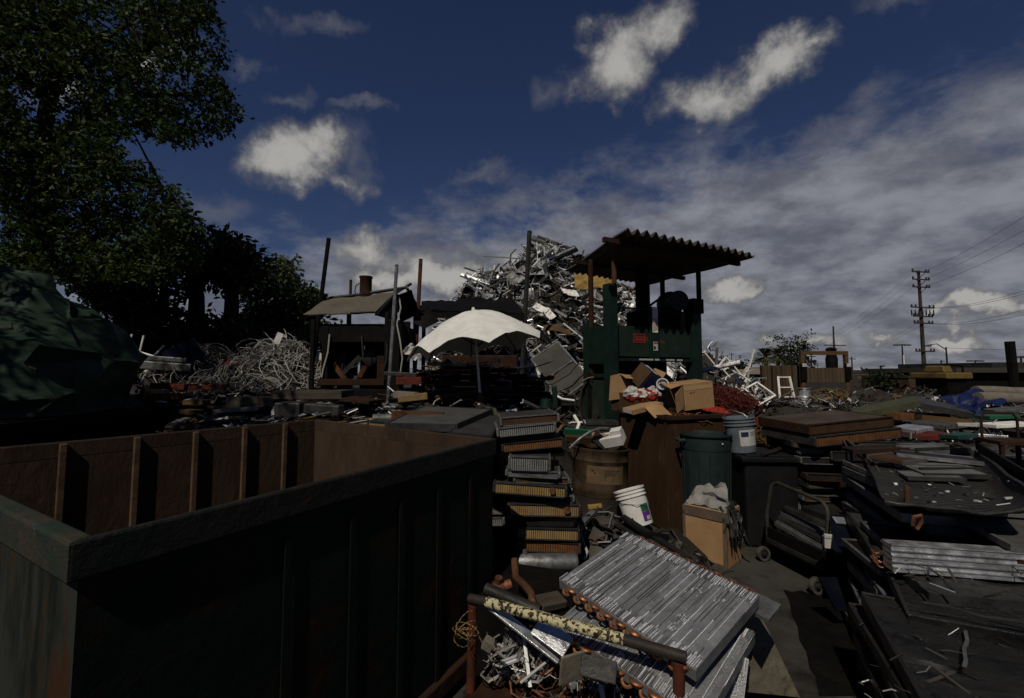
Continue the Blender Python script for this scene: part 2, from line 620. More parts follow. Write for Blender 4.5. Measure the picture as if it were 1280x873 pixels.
M["scrap_bright"] = pm("scrap_bright", (.52, .515, .50), rough=.5, metal=.35, island=.5, bump=.2, bscale=14)
M["scrap_dark"] = pm("scrap_dark", (.055, .047, .040), rough=.6, metal=.2, island=.8, bump=.2, bscale=14)
M["scrap_brown"] = pm("scrap_brown", (.13, .075, .040), rough=.8, island=.7)
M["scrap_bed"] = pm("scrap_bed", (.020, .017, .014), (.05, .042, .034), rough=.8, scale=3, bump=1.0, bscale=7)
M["white_paint"] = pm("white_paint", (.62, .60, .55), (.46, .43, .38), rough=.55, scale=6)
M["white_plastic"] = pm("white_plastic", (.62, .61, .58), (.50, .48, .44), rough=.4, scale=9, c3=(.28, .25, .2), lo3=.62, hi3=.78, bump=.05)
M["canvas"] = pm("canvas", (.57, .565, .525), (.48, .475, .44), rough=.9, scale=5, bump=.25, bscale=60, c3=(.36, .34, .28), scale3=4, lo3=.60, hi3=.8, trans=.12)
M["fin_tan"] = pm("fin_tan", (.30, .20, .09), (.20, .12, .05), rough=.6, scale=9, wave=("X", 62, .35, .45), bump=.2)
M["fin_gold"] = pm("fin_gold", (.27, .18, .065), (.17, .10, .04), rough=.55, scale=8, wave=("X", 58, .35, .45), bump=.2)
M["fin_orange"] = pm("fin_orange", (.21, .092, .032), (.11, .045, .018), rough=.65, scale=8, wave=("X", 55, .35, .45), bump=.2)
M["fin_grey"] = pm("fin_grey", (.30, .30, .28), (.19, .19, .18), rough=.5, metal=.3, scale=9, wave=("X", 60, .2, .45), bump=.2)
M["fin_dark"] = pm("fin_dark", (.034, .032, .030), (.016, .015, .014), rough=.55, scale=8, wave=("X", 50, .4, .4), bump=.2)
M["fin_brown"] = pm("fin_brown", (.10, .052, .026), (.055, .03, .016), rough=.7, scale=8, wave=("X", 55, .45, .4), bump=.2)
M["mesh_top"] = pm("mesh_top", (.055, .054, .052), (.032, .030, .028), rough=.6, metal=.2, scale=5, wave=("Y", 70, .45, .4), bump=.3)
M["mesh_light"] = pm("mesh_light", (.085, .083, .078), (.055, .052, .048), rough=.6, metal=.2, scale=5, wave=("Y", 60, .6, .4), bump=.3)
M["cardboard"] = pm("cardboard", (.34, .205, .10), (.28, .165, .078), rough=.9, scale=4, bump=.1, c3=(.22, .12, .05), lo3=.62, hi3=.8)
M["cardboard_light"] = pm("cardboard_light", (.42, .28, .15), (.35, .22, .11), rough=.9, scale=4)
M["cardboard_dark"] = pm("cardboard_dark", (.10, .058, .028), (.065, .036, .018), rough=.9, scale=4)
M["cardboard_edge"] = pm("cardboard_edge", (.15, .105, .08), (.10, .07, .05), rough=.9, scale=7)
M["bin_brown"] = pm("bin_brown", (.060, .031, .014), (.034, .017, .008), rough=.75, scale=3, bump=.3, bscale=20, stretch=(1, 1, .3), c3=(.095, .05, .022), lo3=.57, hi3=.72)
M["copper"] = pm("copper", (.42, .18, .08), (.19, .075, .035), rough=.42, metal=.75, scale=14, bump=.2)
M["copper_dull"] = pm("copper_dull", (.20, .085, .045), (.08, .035, .02), rough=.55, metal=.4, scale=14, bump=.2, island=.5)
M["wood"] = pm("wood", (.25, .145, .060), (.16, .09, .038), rough=.85, scale=4, stretch=(.5, 4, 4), bump=.2)
M["wood_grey"] = pm("wood_grey", (.085, .070, .054), (.050, .040, .030), rough=.9, scale=4, stretch=(.5, 4, 4), bump=.2)
M["wood_brown"] = pm("wood_brown", (.105, .064, .032), (.060, .035, .018), rough=.9, scale=3, stretch=(3, 3, .4), bump=.2)
M["pole_wood"] = pm("pole_wood", (.075, .052, .038), (.050, .035, .026), rough=.9, scale=2)
M["tarp_green"] = pm("tarp_green", (.021, .042, .026), (.010, .022, .014), rough=.6, scale=1.6, bump=.3, bscale=16, c3=(.080, .105, .076), scale3=1.8, lo3=.52, hi3=.76, stretch=(.5, .5, 1.8), spec=.1)
M["blue_tarp"] = pm("blue_tarp", (.030, .060, .26), (.020, .038, .16), rough=.5, scale=5, bump=.3)
M["blue_panel"] = pm("blue_panel", (.012, .020, .055), (.010, .015, .035), rough=.6, scale=4)
M["baler_green"] = pm("baler_green", (.020, .054, .040), (.014, .034, .026), rough=.55, scale=5, bump=.15, c3=(.035, .028, .018), lo3=.57, hi3=.70, spec=.12)
M["baler_plate"] = pm("baler_plate", (.022, .040, .028), (.016, .026, .018), rough=.65, scale=3, bump=.2, c3=(.030, .022, .014), lo3=.55, hi3=.72, spec=.1)
M["corrugated"] = pm("corrugated", (.040, .032, .025), (.075, .060, .046), rough=.7, metal=.2, scale=2.5, stretch=(1, 3, 1), bump=.2)
M["red_paint"] = pm("red_paint", (.34, .030, .018), (.17, .022, .014), rough=.6, scale=9)
M["red_dark"] = pm("red_dark", (.135, .026, .014), (.075, .018, .012), rough=.7, scale=7, bump=.2)
M["red_wire"] = pm("red_wire", (.26, .050, .038), rough=.6, island=.7)
M["blue_plastic"] = pm("blue_plastic", (.165, .190, .208), (.120, .140, .158), rough=.45, scale=7, c3=(.07, .085, .095), lo3=.6, hi3=.78)
M["can_green"] = pm("can_green", (.030, .048, .046), (.022, .034, .033), rough=.55, scale=5, bump=.1)
M["black_plastic"] = pm("black_plastic", (.012, .012, .013), (.020, .019, .020), rough=.5, scale=5, bump=.1)
M["rubber"] = pm("rubber", (.016, .015, .014), (.034, .031, .028), rough=.85, scale=8)
M["wheel_grey"] = pm("wheel_grey", (.09, .085, .078), (.05, .047, .042), rough=.8, scale=9)
M["label_white"] = pm("label_white", (.55, .53, .50), (.42, .40, .37), rough=.7, scale=12)
M["label_navy"] = pm("label_navy", (.022, .030, .085), rough=.6)
M["label_green"] = pm("label_green", (.045, .26, .14), rough=.5)
M["label_purple"] = pm("label_purple", (.13, .040, .24), rough=.5)
M["ink"] = pm("ink", (.045, .038, .032), rough=.8)
M["pale_red"] = pm("pale_red", (.42, .10, .09), rough=.7)
M["yellow_chip"] = pm("yellow_chip", (.60, .54, .32), (.54, .47, .27), rough=.5, scale=10, c3=(.035, .022, .014), scale3=52, lo3=.49, hi3=.52, bump=.4, bscale=40)
M["tube_dark"] = pm("tube_dark", (.030, .024, .021), (.045, .034, .028), rough=.55, scale=14, bump=.2, bscale=60)
M["tube_red"] = pm("tube_red", (.20, .050, .026), (.095, .030, .018), rough=.7, scale=8, bump=.2)
M["barrel_paint"] = pm("barrel_paint", (.135, .088, .050), (.075, .048, .028), rough=.65, scale=4, c3=(.030, .018, .010), scale3=5, lo3=.46, hi3=.62, bump=.25, stretch=(1, 1, .6))
M["barrel_label"] = pm("barrel_label", (.25, .165, .085), (.17, .108, .055), rough=.75, scale=7, c3=(.10, .06, .03), lo3=.6)
M["barrel_dark"] = pm("barrel_dark", (.042, .032, .024), (.026, .020, .016), rough=.7, scale=4, bump=.2)
M["foam"] = pm("foam", (.55, .54, .50), (.42, .40, .36), rough=.9, scale=6)
M["yellow_sheet"] = pm("yellow_sheet", (.40, .255, .075), (.30, .185, .05), rough=.7, scale=3, bump=.3)
M["screen_mesh"] = pm("screen_mesh", (.078, .073, .066), (.058, .054, .048), rough=.8, scale=3, bump=.15, bscale=80)
M["bag_poly"] = pm("bag_poly", (.40, .385, .345), (.30, .285, .255), rough=.45, scale=7, bump=.5, bscale=16, trans=.2)
M["print_white"] = pm("print_white", (.55, .56, .60), rough=.6)
M["print_blue"] = pm("print_blue", (.028, .045, .125), (.022, .036, .10), rough=.6, scale=7)
M["bark"] = pm("bark", (.036, .027, .020), (.020, .015, .012), rough=.95, scale=4, stretch=(2, 2, .5), bump=.6, bscale=12)
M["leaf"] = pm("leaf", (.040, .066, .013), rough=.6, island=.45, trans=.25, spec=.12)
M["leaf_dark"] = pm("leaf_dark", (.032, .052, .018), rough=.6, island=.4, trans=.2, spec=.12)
M["leaf_olive"] = pm("leaf_olive", (.048, .068, .024), rough=.6, island=.45, trans=.25, spec=.3)
M["palm"] = pm("palm", (.060, .062, .026), rough=.7, island=.4, trans=.1)
M["wire_grey"] = pm("wire_grey", (.21, .195, .175), rough=.7, island=.6)
M["wire_dark"] = pm("wire_dark", (.05, .045, .04), rough=.7, island=.6)
M["hose"] = pm("hose", (.022, .022, .018), (.035, .032, .022), rough=.6, scale=8)
M["cable_white"] = pm("cable_white", (.34, .33, .30), rough=.6)
M["distant"] = pm("distant", (.055, .045, .038), (.040, .033, .028), rough=.9, scale=.2)
M["distant_pale"] = pm("distant_pale", (.23, .19, .15), (.17, .14, .11), rough=.9, scale=.3)
M["roof_shed"] = pm("roof_shed", (.115, .100, .078), (.085, .072, .055), rough=.85, scale=1.8, stretch=(1, 1, 1), bump=.25, bscale=26, c3=(.05, .040, .03), scale3=3.5, lo3=.60, hi3=.75)
M["fence_tan"] = pm("fence_tan", (.105, .070, .040), (.070, .045, .026), rough=.9, scale=1.5, stretch=(2, 2, .5), wave=("X", 3.2, .25, .14))
M["gate_tan"] = pm("gate_tan", (.115, .082, .048), (.085, .058, .034), rough=.9, scale=2, stretch=(3, 3, .5), wave=("X", 9, .6, .2))
M["gate_grey"] = pm("gate_grey", (.050, .047, .045), (.038, .036, .034), rough=.8, scale=2)
M["loader_yellow"] = pm("loader_yellow", (.22, .145, .045), (.12, .08, .03), rough=.6, scale=2)
M["pale_green"] = pm("pale_green", (.155, .165, .085), (.10, .105, .055), rough=.7, scale=5, c3=(.06, .05, .03), lo3=.58)
M["carpet"] = pm("carpet", (.23, .20, .165), (.17, .145, .12), rough=1.0, scale=8, bump=.4)
M["teal"] = pm("teal", (.06, .17, .14), (.04, .11, .09), rough=.5, scale=6)
M["blue_plate"] = pm("blue_plate", (.030, .042, .085), (.020, .026, .050), rough=.45, metal=.3, scale=6, bump=.2, rvar=.1)
M["wood_pale"] = pm("wood_pale", (.13, .115, .085), (.085, .072, .052), rough=.9, scale=3, stretch=(3, .6, 3), bump=.2, c3=(.04, .03, .02), lo3=.58)
# ------------------------------------------------------------------ ground
g = MB()
g.grid(lambda u, v: (-400 + 800 * u, -60 + 860 * v, 0), 8, 8, smooth=False)
tag(g.build("ground", M["concrete"]), kind="structure")

# ------------------------------------------------------------------ open steel container, near the camera
RIM_Z = 1.325
cN, cR, cL, cQ = on(86, 679, RIM_Z), on(621, 548, RIM_Z), on(395, 524, RIM_Z), on(-130, 570, RIM_Z)
root = thing("scrap_container", "open dark green steel scrap container with rusty inside and square rim", "container", (cN.x, cN.y, 0))
T0 = Matrix.Translation((-cN.x, -cN.y, 0))


def flat(p, z):
    return Vector((p.x, p.y, z))


mid = (cN + cR + cL + cQ) / 4
CORN = [cN, cR, cL, cQ]


def inset(ds):
    """the container's plan with every side moved in by its own distance"""
    ls = []
    for i in range(4):
        p, q = CORN[i], CORN[(i + 1) % 4]
        d = (q - p); d.z = 0; d.normalize()
        n = Vector((-d.y, d.x, 0))
        if n.dot(mid - p) < 0:
            n = -n
        ls.append((p + n * ds[i], d))
    res = []
    for i in range(4):
        (p, d), (q, e) = ls[i - 1], ls[i]
        t = ((q.x - p.x) * e.y - (q.y - p.y) * e.x) / (d.x * e.y - d.y * e.x)
        r = p + d * t
        res.append((r.x - cN.x, r.y - cN.y))
    return res


rim_o, rim_i = inset((0, 0, 0, 0)), inset((.026, .022, .022, .055))
pan_o, pan_i = inset((.024, .012, .012, .030)), inset((.036, .021, .021, .050))
bot_o, bot_i = inset((-.01, 0, 0, .0)), inset((.05, .05, .05, .05))
for i, mt in enumerate(("bin_green", "bin_inside", "bin_inside", "bin_worn")):
    j = (i + 1) % 4
    w = MB(); w.prism([pan_o[i], pan_o[j], pan_i[j], pan_i[i]], .12, RIM_Z - .02)
    w.m[4] = 1
    w.build("side_panel", [M[mt], M["bin_inside"]], root)
    w = MB(); w.prism([rim_o[i], rim_o[j], rim_i[j], rim_i[i]], RIM_Z - .105, RIM_Z)
    w.m[4] = 1
    w.build("rim", [M["bin_rim"] if i != 3 else M["bin_rim_worn"], M["bin_inside"]], root, bevel=.009)
    w = MB(); w.prism([bot_o[i], bot_o[j], bot_i[j], bot_i[i]], .05, .14)
    w.build("bottom_rail", M["rust"] if i == 0 else M["bin_worn"], root, bevel=.008)
w = MB(); w.prism(inset((.06, .06, .06, .06)), .125, .145); w.build("floor_plate", M["bin_inside"], root)


def px_on_edge(a, b, px):
    """parameter along a-b seen at picture column px"""
    u = (px - 640.0) / F
    # x - u*(y*cos + z*sin ...) with z fixed
    c, s = math.cos(PITCH), math.sin(PITCH)
    def g_(p): return p.x - u * (p.y * c + (p.z - CAM_H) * s)
    return g_(a) / (g_(a) - g_(b))


out = Vector(((cR - cN).y, -(cR - cN).x, 0)).normalized()
if out.dot(mid - cN) > 0:
    out = -out
for px in (366, 446, 506, 552, 591):
    t = px_on_edge(cN, cR, px)
    p = cN.lerp(cR, t)
    w = MB()
    w.bar(flat(p - out * .014, .145), flat(p - out * .014, RIM_Z - .18), .03, .006, 0, up=out, M=T0)
    w.build("rib", M["bin_green"], root, bevel=.006)
inn = Vector(((cQ - cL).y, -(cQ - cL).x, 0)).normalized()
if inn.dot(mid - cL) < 0:
    inn = -inn
for px in (78, 170, 243, 304, 354):
    t = px_on_edge(cL, cQ, px)
    p = cL.lerp(cQ, t)
    w = MB()
    w.bar(flat(p + inn * .037, .147), flat(p + inn * .037, RIM_Z - .012), .036, .03, 0, up=inn, M=T0)
    w.build("inner_rib", M["bin_rib"], root, bevel=.005)

# ------------------------------------------------------------------ green tarpaulin over a load, standing on a dark trailer bed
TC = Vector((-8.12, 6.3, 0))
prof = [(1.22, .985), (1.30, 1.0), (1.5, .995), (1.75, .985), (2.0, .945), (2.12, .92), (2.3, .85), (2.49, .765), (2.65, .69), (2.8, .63), (2.95, .57), (3.1, .52), (3.2, .44), (3.28, .32), (3.33, .18), (3.35, .0)]


def tarp(u, v):
    a = u * 2 * math.pi
    k = v * (len(prof) - 1)
    i = min(int(k), len(prof) - 2)
    t = k - i
    z = prof[i][0] * (1 - t) + prof[i + 1][0] * t
    r = prof[i][1] * (1 - t) + prof[i + 1][1] * t
    ca, sa = math.cos(a), math.sin(a)
    q = (abs(ca) ** 2.6 + abs(sa) ** 2.6) ** (-1 / 2.6)
    fold = 1 - .11 * abs(noise.noise(Vector((ca * 4.5, sa * 4.5, z * .5)))) * min(1, r * 2) - .07 * abs(noise.noise(Vector((ca * 8 + z * 1.2, sa * 8, z * 1.0)))) - .03 * abs(noise.noise(Vector((ca * 16, sa * 16 + z, z * 3))))
    nz = .13 * fbm(ca * 2.1, sa * 2.1, z * .8, 1.3)
    rr = r * q * fold + nz * r * .7
    return (2.75 * rr * ca, 1.75 * rr * sa, z - 1.22 + .07 * fbm(ca * 3, sa * 3, z, 1.7) * (1 if v > .06 else 0))


NU_, NV_ = 24, 9
TGRID = [[Vector(tarp(i / NU_, j / NV_)) for i in range(NU_)] for j in range(NV_ + 1)]
for j in range(1, NV_):
    for i in range(NU_):
        p_ = TGRID[j][i]
        k_ = .16 * (1 - .4 * j / NV_)
        p_ += Vector((rnd.uniform(-k_, k_), rnd.uniform(-k_, k_), rnd.uniform(-.10, .10)))


def draped(u, v):
    """the cover pulled tight between hard points of the load, so that it breaks into planes and creases"""
    a, b = u * NU_, v * NV_
    i, j = int(a) % NU_, min(int(b), NV_ - 1)
    s, t = a - int(a), b - j
    A_, B_, C_, D_ = TGRID[j][i], TGRID[j][(i + 1) % NU_], TGRID[j + 1][(i + 1) % NU_], TGRID[j + 1][i]
    p = A_ + (B_ - A_) * s + (C_ - B_) * t if s > t else A_ + (D_ - A_) * t + (C_ - D_) * s
    sag = -.05 * math.sin(s * math.pi) * math.sin(t * math.pi)
    n = Vector((p.x / 7, p.y / 3, .5)).normalized()
    return p + n * (sag + .018 * noise.noise(p * 4.0) + .03 * abs(noise.noise(Vector((p.x * 2.2, p.y * 2.2, p.z * .9)))))


w = MB()
w.grid(draped, 240, 72)
w2 = MB()
for px, py, y in ((20, 335, 5.0), (40, 332, 5.1), (70, 362, 5.2)):
    pass
root = thing("tarpaulin", "dark green tarpaulin draped over a tall load beside the container", "tarp", (TC.x, TC.y, 1.22))
w.build("sheet", M["tarp_green"], root)
w2.tube([tarp(.90 + .02 * math.sin(i), .12 + i * .042) for i in range(20)], .012, 5)
w2.build("tie_rope", M["hose"], root)
w = MB()
w.box((0, 0, .62), (5.0, 3.0, 1.16))
w.box((0, 0, 1.12), (5.3, 3.2, .14))
for sx in (-1, 1):
    for sy in (-1, 1):
        w.tube([(sx * 1.6, sy * 1.5 - .1, .45), (sx * 1.6, sy * 1.5 + .1, .45)], .44, 18)
tag(w.build("trailer_bed", M["black_metal"], loc=(TC.x, TC.y, .01)), "black flat trailer bed carrying the green tarpaulin load", "trailer")

# ------------------------------------------------------------------ trees


def inside(poly, x, y):
    r = False
    j = len(poly) - 1
    for i in range(len(poly)):
        xi, yi = poly[i]
        xj, yj = poly[j]
        if (yi > y) != (yj > y) and x < (xj - xi) * (y - yi) / (yj - yi) + xi:
            r = not r
        j = i
    return r


def leaf_spray(mb, p, size, n, droop=.35):
    d = Vector((rnd.gauss(0, 1), rnd.gauss(0, 1), rnd.gauss(0, .6) - droop)).normalized()
    for k in range(n):
        b = p + d * size * (k / n) * 2.2 + Vector((rnd.gauss(0, 1), rnd.gauss(0, 1), rnd.gauss(0, 1))) * size * .35
        l = (d * .5 + Vector((rnd.gauss(0, 1), rnd.gauss(0, 1), rnd.gauss(0, .8) - .3))).normalized()
        s = l.cross(Vector((rnd.gauss(0, 1), rnd.gauss(0, 1), rnd.gauss(0, 1) + .8))).normalized()
        L = size * rnd.uniform(.75, 1.35)
        W = L * rnd.uniform(.20, .30)
        up = l.cross(s) * W * .35
        mb.add([b, b + l * L * .5 + s * W - up * .2, b + l * L, b + l * L * .5 - s * W - up * .2], [(0, 1, 2, 3)])


def tree(name, label, polys, ylo, yhi, base, mats, leaf, sprays, per, limbs, trunk_r, gap=-.22, gs=.55, extra=()):
    bx, by = base
    root = thing(name, label, "tree", (bx, by, 0), group=None)
    Tm = Matrix.Translation((-bx, -by, 0))
    tw = MB()
    for pts, r in limbs:
        tw.tube(pts, [r * (1 - .6 * i / (len(pts) - 1)) for i in range(len(pts))], 8, 0, Tm)
    crown = MB()
    cnt = 0
    for poly, share in polys:
        xs = [p[0] for p in poly]
        ys = [p[1] for p in poly]
        want = int(sprays * share)
        got = tries = 0
        while got < want and tries < want * 40:
            tries += 1
            px, py = rnd.uniform(min(xs), max(xs)), rnd.uniform(min(ys), max(ys))
            if not inside(poly, px, py):
                continue
            p = at(px, py, rnd.uniform(ylo, yhi))
            if noise.noise(p * gs) + .5 * noise.noise(p * gs * 2.7) < gap:
                continue
            if p.z < .3:
                continue
            leaf_spray(crown, p - Vector((bx, by, 0)), leaf, per)
            got += 1
            if got % 22 == 0:
                # a twig from the nearest limb to this clump
                q = min((Vector(x) for pts, r in limbs for x in pts), key=lambda s: (s - p).length)
                if (q - p).length < 3.2:
                    m1 = q.lerp(p, .5) + Vector((rnd.uniform(-.2, .2), rnd.uniform(-.2, .2), rnd.uniform(0, .3)))
                    tw.tube([q, m1, p], [.035, .022, .008], 5, 0, Tm)
    for c in extra:
        if c.x / c.y > -1.32:
            continue
        for k in range(150):
            leaf_spray(crown, c + Vector((rnd.gauss(0, .55), rnd.gauss(0, .55), rnd.gauss(0, .35))) - Vector((bx, by, 0)), leaf, per)
    crown.build("crown", M[mats], root)
    tw.build("trunk", M["bark"], root)
    return root


Yb = 11.0
b0 = at(38, 470, Yb)
limbs = [
    ([Vector((b0.x, Yb, 0)), at(40, 400, Yb), at(44, 300, Yb), at(46, 220, Yb), at(60, 130, Yb), at(80, 40, Yb), at(95, -40, Yb)], .26),
    ([at(44, 260, Yb), at(75, 190, Yb - .3), at(120, 120, Yb - .6), at(180, 70, Yb - .8)], .13),
    ([at(46, 200, Yb), at(100, 150, Yb + .3), at(170, 118, Yb + .2), at(255, 118, Yb)], .12),
    ([at(44, 280, Yb), at(90, 235, Yb - .5), at(140, 220, Yb - .7), at(200, 230, Yb - .6)], .11),
    ([at(46, 220, Yb), at(20, 150, Yb), at(-10, 80, Yb + .3), at(-30, 10, Yb)], .13),
    ([at(60, 130, Yb), at(110, 60, Yb + .5), at(180, 20, Yb + .4), at(240, 10, Yb + .2)], .09),
    ([at(44, 330, Yb), at(110, 300, Yb), at(170, 275, Yb), at(215, 250, Yb)], .09),
]
big_poly = [(-80, -50), (264, -50), (266, 15), (283, 45), (286, 75), (276, 92), (287, 118), (299, 142), (283, 158), (240, 183), (206, 176), (172, 158), (150, 178), (165, 203), (188, 208), (196, 232), (226, 238),
            (236, 262), (258, 290), (250, 330), (200, 345), (120, 350), (-80, 350)]
shade_spots = [Vector((rnd.uniform(-11.5, -5.6), rnd.uniform(1.2, 4.4), rnd.uniform(5.6, 9.0))) for _ in range(9)]  # unseen crown clumps added out of frame to shade the tarpaulin
limbs.append(([at(46, 200, Yb), Vector((-11.0, 8.0, 7.2)), Vector((-9.8, 5.0, 7.6)), Vector((-8.2, 2.6, 7.4))], .13))
tree("broadleaf_tree", "tall dark broadleaf tree at the left overhanging the tarpaulin", [(big_poly, 1.0)], 9.2, 12.6, (b0.x, Yb), "leaf", .118, 7000, 9, limbs, .26, gap=-.07, gs=.85, extra=shade_spots)

Y2 = 15.5
b1, b2 = at(245, 470, Y2), at(291, 470, Y2)
limbs = [
    ([Vector((b1.x, Y2, 0)), at(245, 420, Y2), at(246, 370, Y2), at(236, 320, Y2), at(215, 290, Y2)], .33),
    ([at(246, 370, Y2), at(262, 330, Y2), at(280, 300, Y2)], .16),
    ([Vector((b2.x, Y2, 0)), at(289, 410, Y2), at(290, 365, Y2), at(296, 330, Y2), at(312, 305, Y2)], .30),
]
poly2 = [(180, 300), (235, 265), (262, 285), (270, 282), (298, 300), (330, 318), (336, 336), (318, 352), (302, 356), (268, 352), (236, 350), (200, 380), (150, 395), (90, 360)]
poly2b = [(150, 380), (230, 375), (262, 395), (300, 398), (316, 408), (312, 450), (150, 452)]
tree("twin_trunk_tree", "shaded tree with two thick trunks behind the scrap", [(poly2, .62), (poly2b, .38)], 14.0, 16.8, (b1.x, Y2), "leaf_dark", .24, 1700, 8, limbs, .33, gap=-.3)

Y3 = 19.0
b3 = at(345, 470, Y3)
limbs = [
    ([Vector((b3.x, Y3, 0)), at(345, 430, Y3), at(344, 390, Y3), at(346, 350, Y3)], .22),
    ([at(345, 420, Y3), at(368, 390, Y3), at(382, 372, Y3)], .10),
    ([at(344, 410, Y3), at(326, 380, Y3), at(322, 355, Y3)], .10),
]
poly3 = [(306, 402), (308, 372), (318, 345), (334, 336), (348, 322), (371, 322), (368, 344), (375, 356), (392, 358), (401, 374), (398, 392), (384, 408), (392, 425), (380, 446), (306, 446)]
tree("bushy_tree", "bushy green tree just left of the shed roof", [(poly3, 1.0)], 17.6, 20.2, (b3.x, Y3), "leaf_olive", .22, 1300, 8, limbs, .22, gap=-.35)

# dark undergrowth that closes the yard below the trees
w = MB()
for i in range(1500):
    px = rnd.uniform(-60, 425)
    y = rnd.uniform(21.5, 24)
    p = at(px, rnd.uniform(405, 466), y)
    leaf_spray(w, p, .36, 6)
hd = thing("hedge", "dark overgrown hedge closing the yard below the left trees", "hedge", (0, 22, 0))
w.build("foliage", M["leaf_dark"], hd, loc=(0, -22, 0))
w = MB()
for i in range(26):
    x = at(-60 + i * 19.5, 466, 22.6).x
    w.tube([(x, .6, 0), (x + rnd.uniform(-.2, .2), .6, 1.4), (x + rnd.uniform(-.5, .5), .6 + rnd.uniform(-.3, .3), 3.0)], [.08, .06, .02], 5)
w.build("stem", M["bark"], hd)

# ------------------------------------------------------------------ machine shed on the left
YS = 8.6
eL, eR = at(379, 393, YS), at(470, 391, YS)
rL, rR = at(411, 373, YS + .95), at(495, 366.5, YS + .95)
bkL, bkR = at(436, 392, YS + 1.9), at(522, 389, YS + 1.9)
o = Vector((eL.x, YS, 0))
sh = thing("machine_shed", "small shed roof of worn tan sheets over the dark baling machine", "shed", o)
To = Matrix.Translation(-o)


def sheet(mb, a, b, c, d, thick=.02, nu=8, nv=4, sag=.02, mat=0, M=None, wav=0, wn=0):
    def fn(u, v):
        p = a.lerp(b, u).lerp(d.lerp(c, u), v)
        n = (b - a).cross(d - a).normalized()
        return p + n * (sag * fbm(p.x * 2, p.y * 2, p.z * 2, 1.3) + wav * math.sin(u * wn * 2 * math.pi))
    mb.grid(fn, nu, nv, mat, M, thick=thick)


m1, m2 = eL.lerp(eR, .64), rL.lerp(rR, .70)
w = MB(); sheet(w, eL, m1, m2, rL, M=To, sag=.03); w.build("roof_sheet", M["roof_shed"], sh)
w = MB(); sheet(w, m1 + Vector((.02, -.02, .025)), eR + Vector((0, -.03, .02)), rR + Vector((0, 0, .02)), m2 + Vector((.02, 0, .025)), M=To, sag=.03); w.build("roof_sheet", M["roof_shed"], sh)
w = MB(); sheet(w, rL, rR, bkR, bkL, M=To, sag=.03); w.build("roof_sheet", M["black_metal"], sh)
w = MB()
w.tube([rL + Vector((-.15, 0, -.02)), rL.lerp(rR, .5) + Vector((0, 0, .03)), rR + Vector((.22, .0, .12))], .035, 6, 0, To)
w.tube([eR + Vector((0, 0, -.04)), rR + Vector((.02, -.05, 0)), rR + Vector((.30, .1, .22))], .028, 6, 0, To)
w.tube([rR + Vector((.22, 0, .12)), bkR + Vector((.0, 0, .1))], .035, 6, 0, To)
w.build("ridge_beam", M["dark_steel"], sh)
w = MB(); sheet(w, at(470, 393, YS + .05), at(497, 401, YS + .5), at(497, 370, YS + .95), at(492, 372, YS + .9), M=To, thick=.03)
sheet(w, at(496, 370, YS + 1.0), at(514, 362, YS + 1.1), at(522, 392, YS + 1.95), at(500, 403, YS + 1.3), M=To, thick=.03)  # black sheets stand in for the shade inside the open gable end
w.build("gable_shade", M["black_metal"], sh)
for px, py, y in ((392, 394, YS + .1), (436, 392, YS + 1.7), (484, 390, YS + .2), (519, 390, YS + 1.8)):
    p = at(px, py, y)
    w = MB(); w.bar((p.x, p.y, 0), p, .07, .07, 0, M=To); w.build("post", M["black_metal"], sh)
c = at(457, 371, YS + .98)
ch = MB()
ch.lathe([(.0, -.14), (.125, -.14), (.125, .02), (.135, .03), (.125, .05), (.125, .38), (.14, .40), (.14, .43), (.115, .43), (.11, .2), (0, .2)], 16)
chn = ch.build("chimney", M["rust"], sh, loc=c - o)
w = MB()
w.tube([(-.13, -.02, .28), (-.20, -.04, .22), (-.22, -.04, .10), (-.16, -.05, -.02)], .012, 5)
w.build("chimney_wire", M["hose"], chn)
w = MB()
w.bar(at(398, 368.5, YS + .8), at(410, 375, YS + .8), .03, .05, 0, M=To)
w.bar(at(409, 369, YS + .8), at(399, 375, YS + .8), .03, .05, 0, M=To)
w.build("cross_strut", M["dark_steel"], sh)
for pts in (((437, 350, 10.4), (437, 374, 10.4)),):
    pass


def pole(name, label, p, q, r, mat, r2=None, group=None, n=8):
    p, q = Vector(p), Vector(q)
    w = MB()
    w.tube([(0, 0, 0), tuple((q - p) * .5), tuple(q - p)], [r, r, r2 or r], n)
    return tag(w.build(name, M[mat], loc=p), label, "pole", group)


def ground_pole(name, label, top, bot, y, r, mat):
    """pole through two surveyed points, carried on down to the ground"""
    a, b = at(top[0], top[1], y), at(bot[0], bot[1], y)
    d = a - b
    p = b - d * (b.z / d.z)
    return pole(name, label, p, a, r, mat)


ground_pole("tall_pole", "tall black pole leaning beside the bushy tree", (411, 298), (399, 392), 9.3, .045, "black_metal")
ground_pole("thin_pole", "short thin pole showing above the shed ridge left of the chimney", (438.5, 350), (437, 420), 10.9, .035, "dark_steel")
ground_pole("steel_pipe", "slim grey pipe in front of the shed gable", (496, 331), (489, 440), 8.3, .033, "steel")
ground_pole("rusty_pipe", "rusty brown pipe standing right of the shed gable", (526, 324), (522, 400), 10.2, .045, "rust_light")
ground_pole("iron_pole", "dark iron pole rising out of the left of the scrap heap", (662, 289), (655, 420), 10.4, .055, "dark_steel")

# the machine under it
YM = 8.75
o = at(450, 510, YM); o.z = 0
mc = thing("baling_press", "black oily baling machine frame standing under the shed roof", "machine", o)
To = Matrix.Translation(-o)


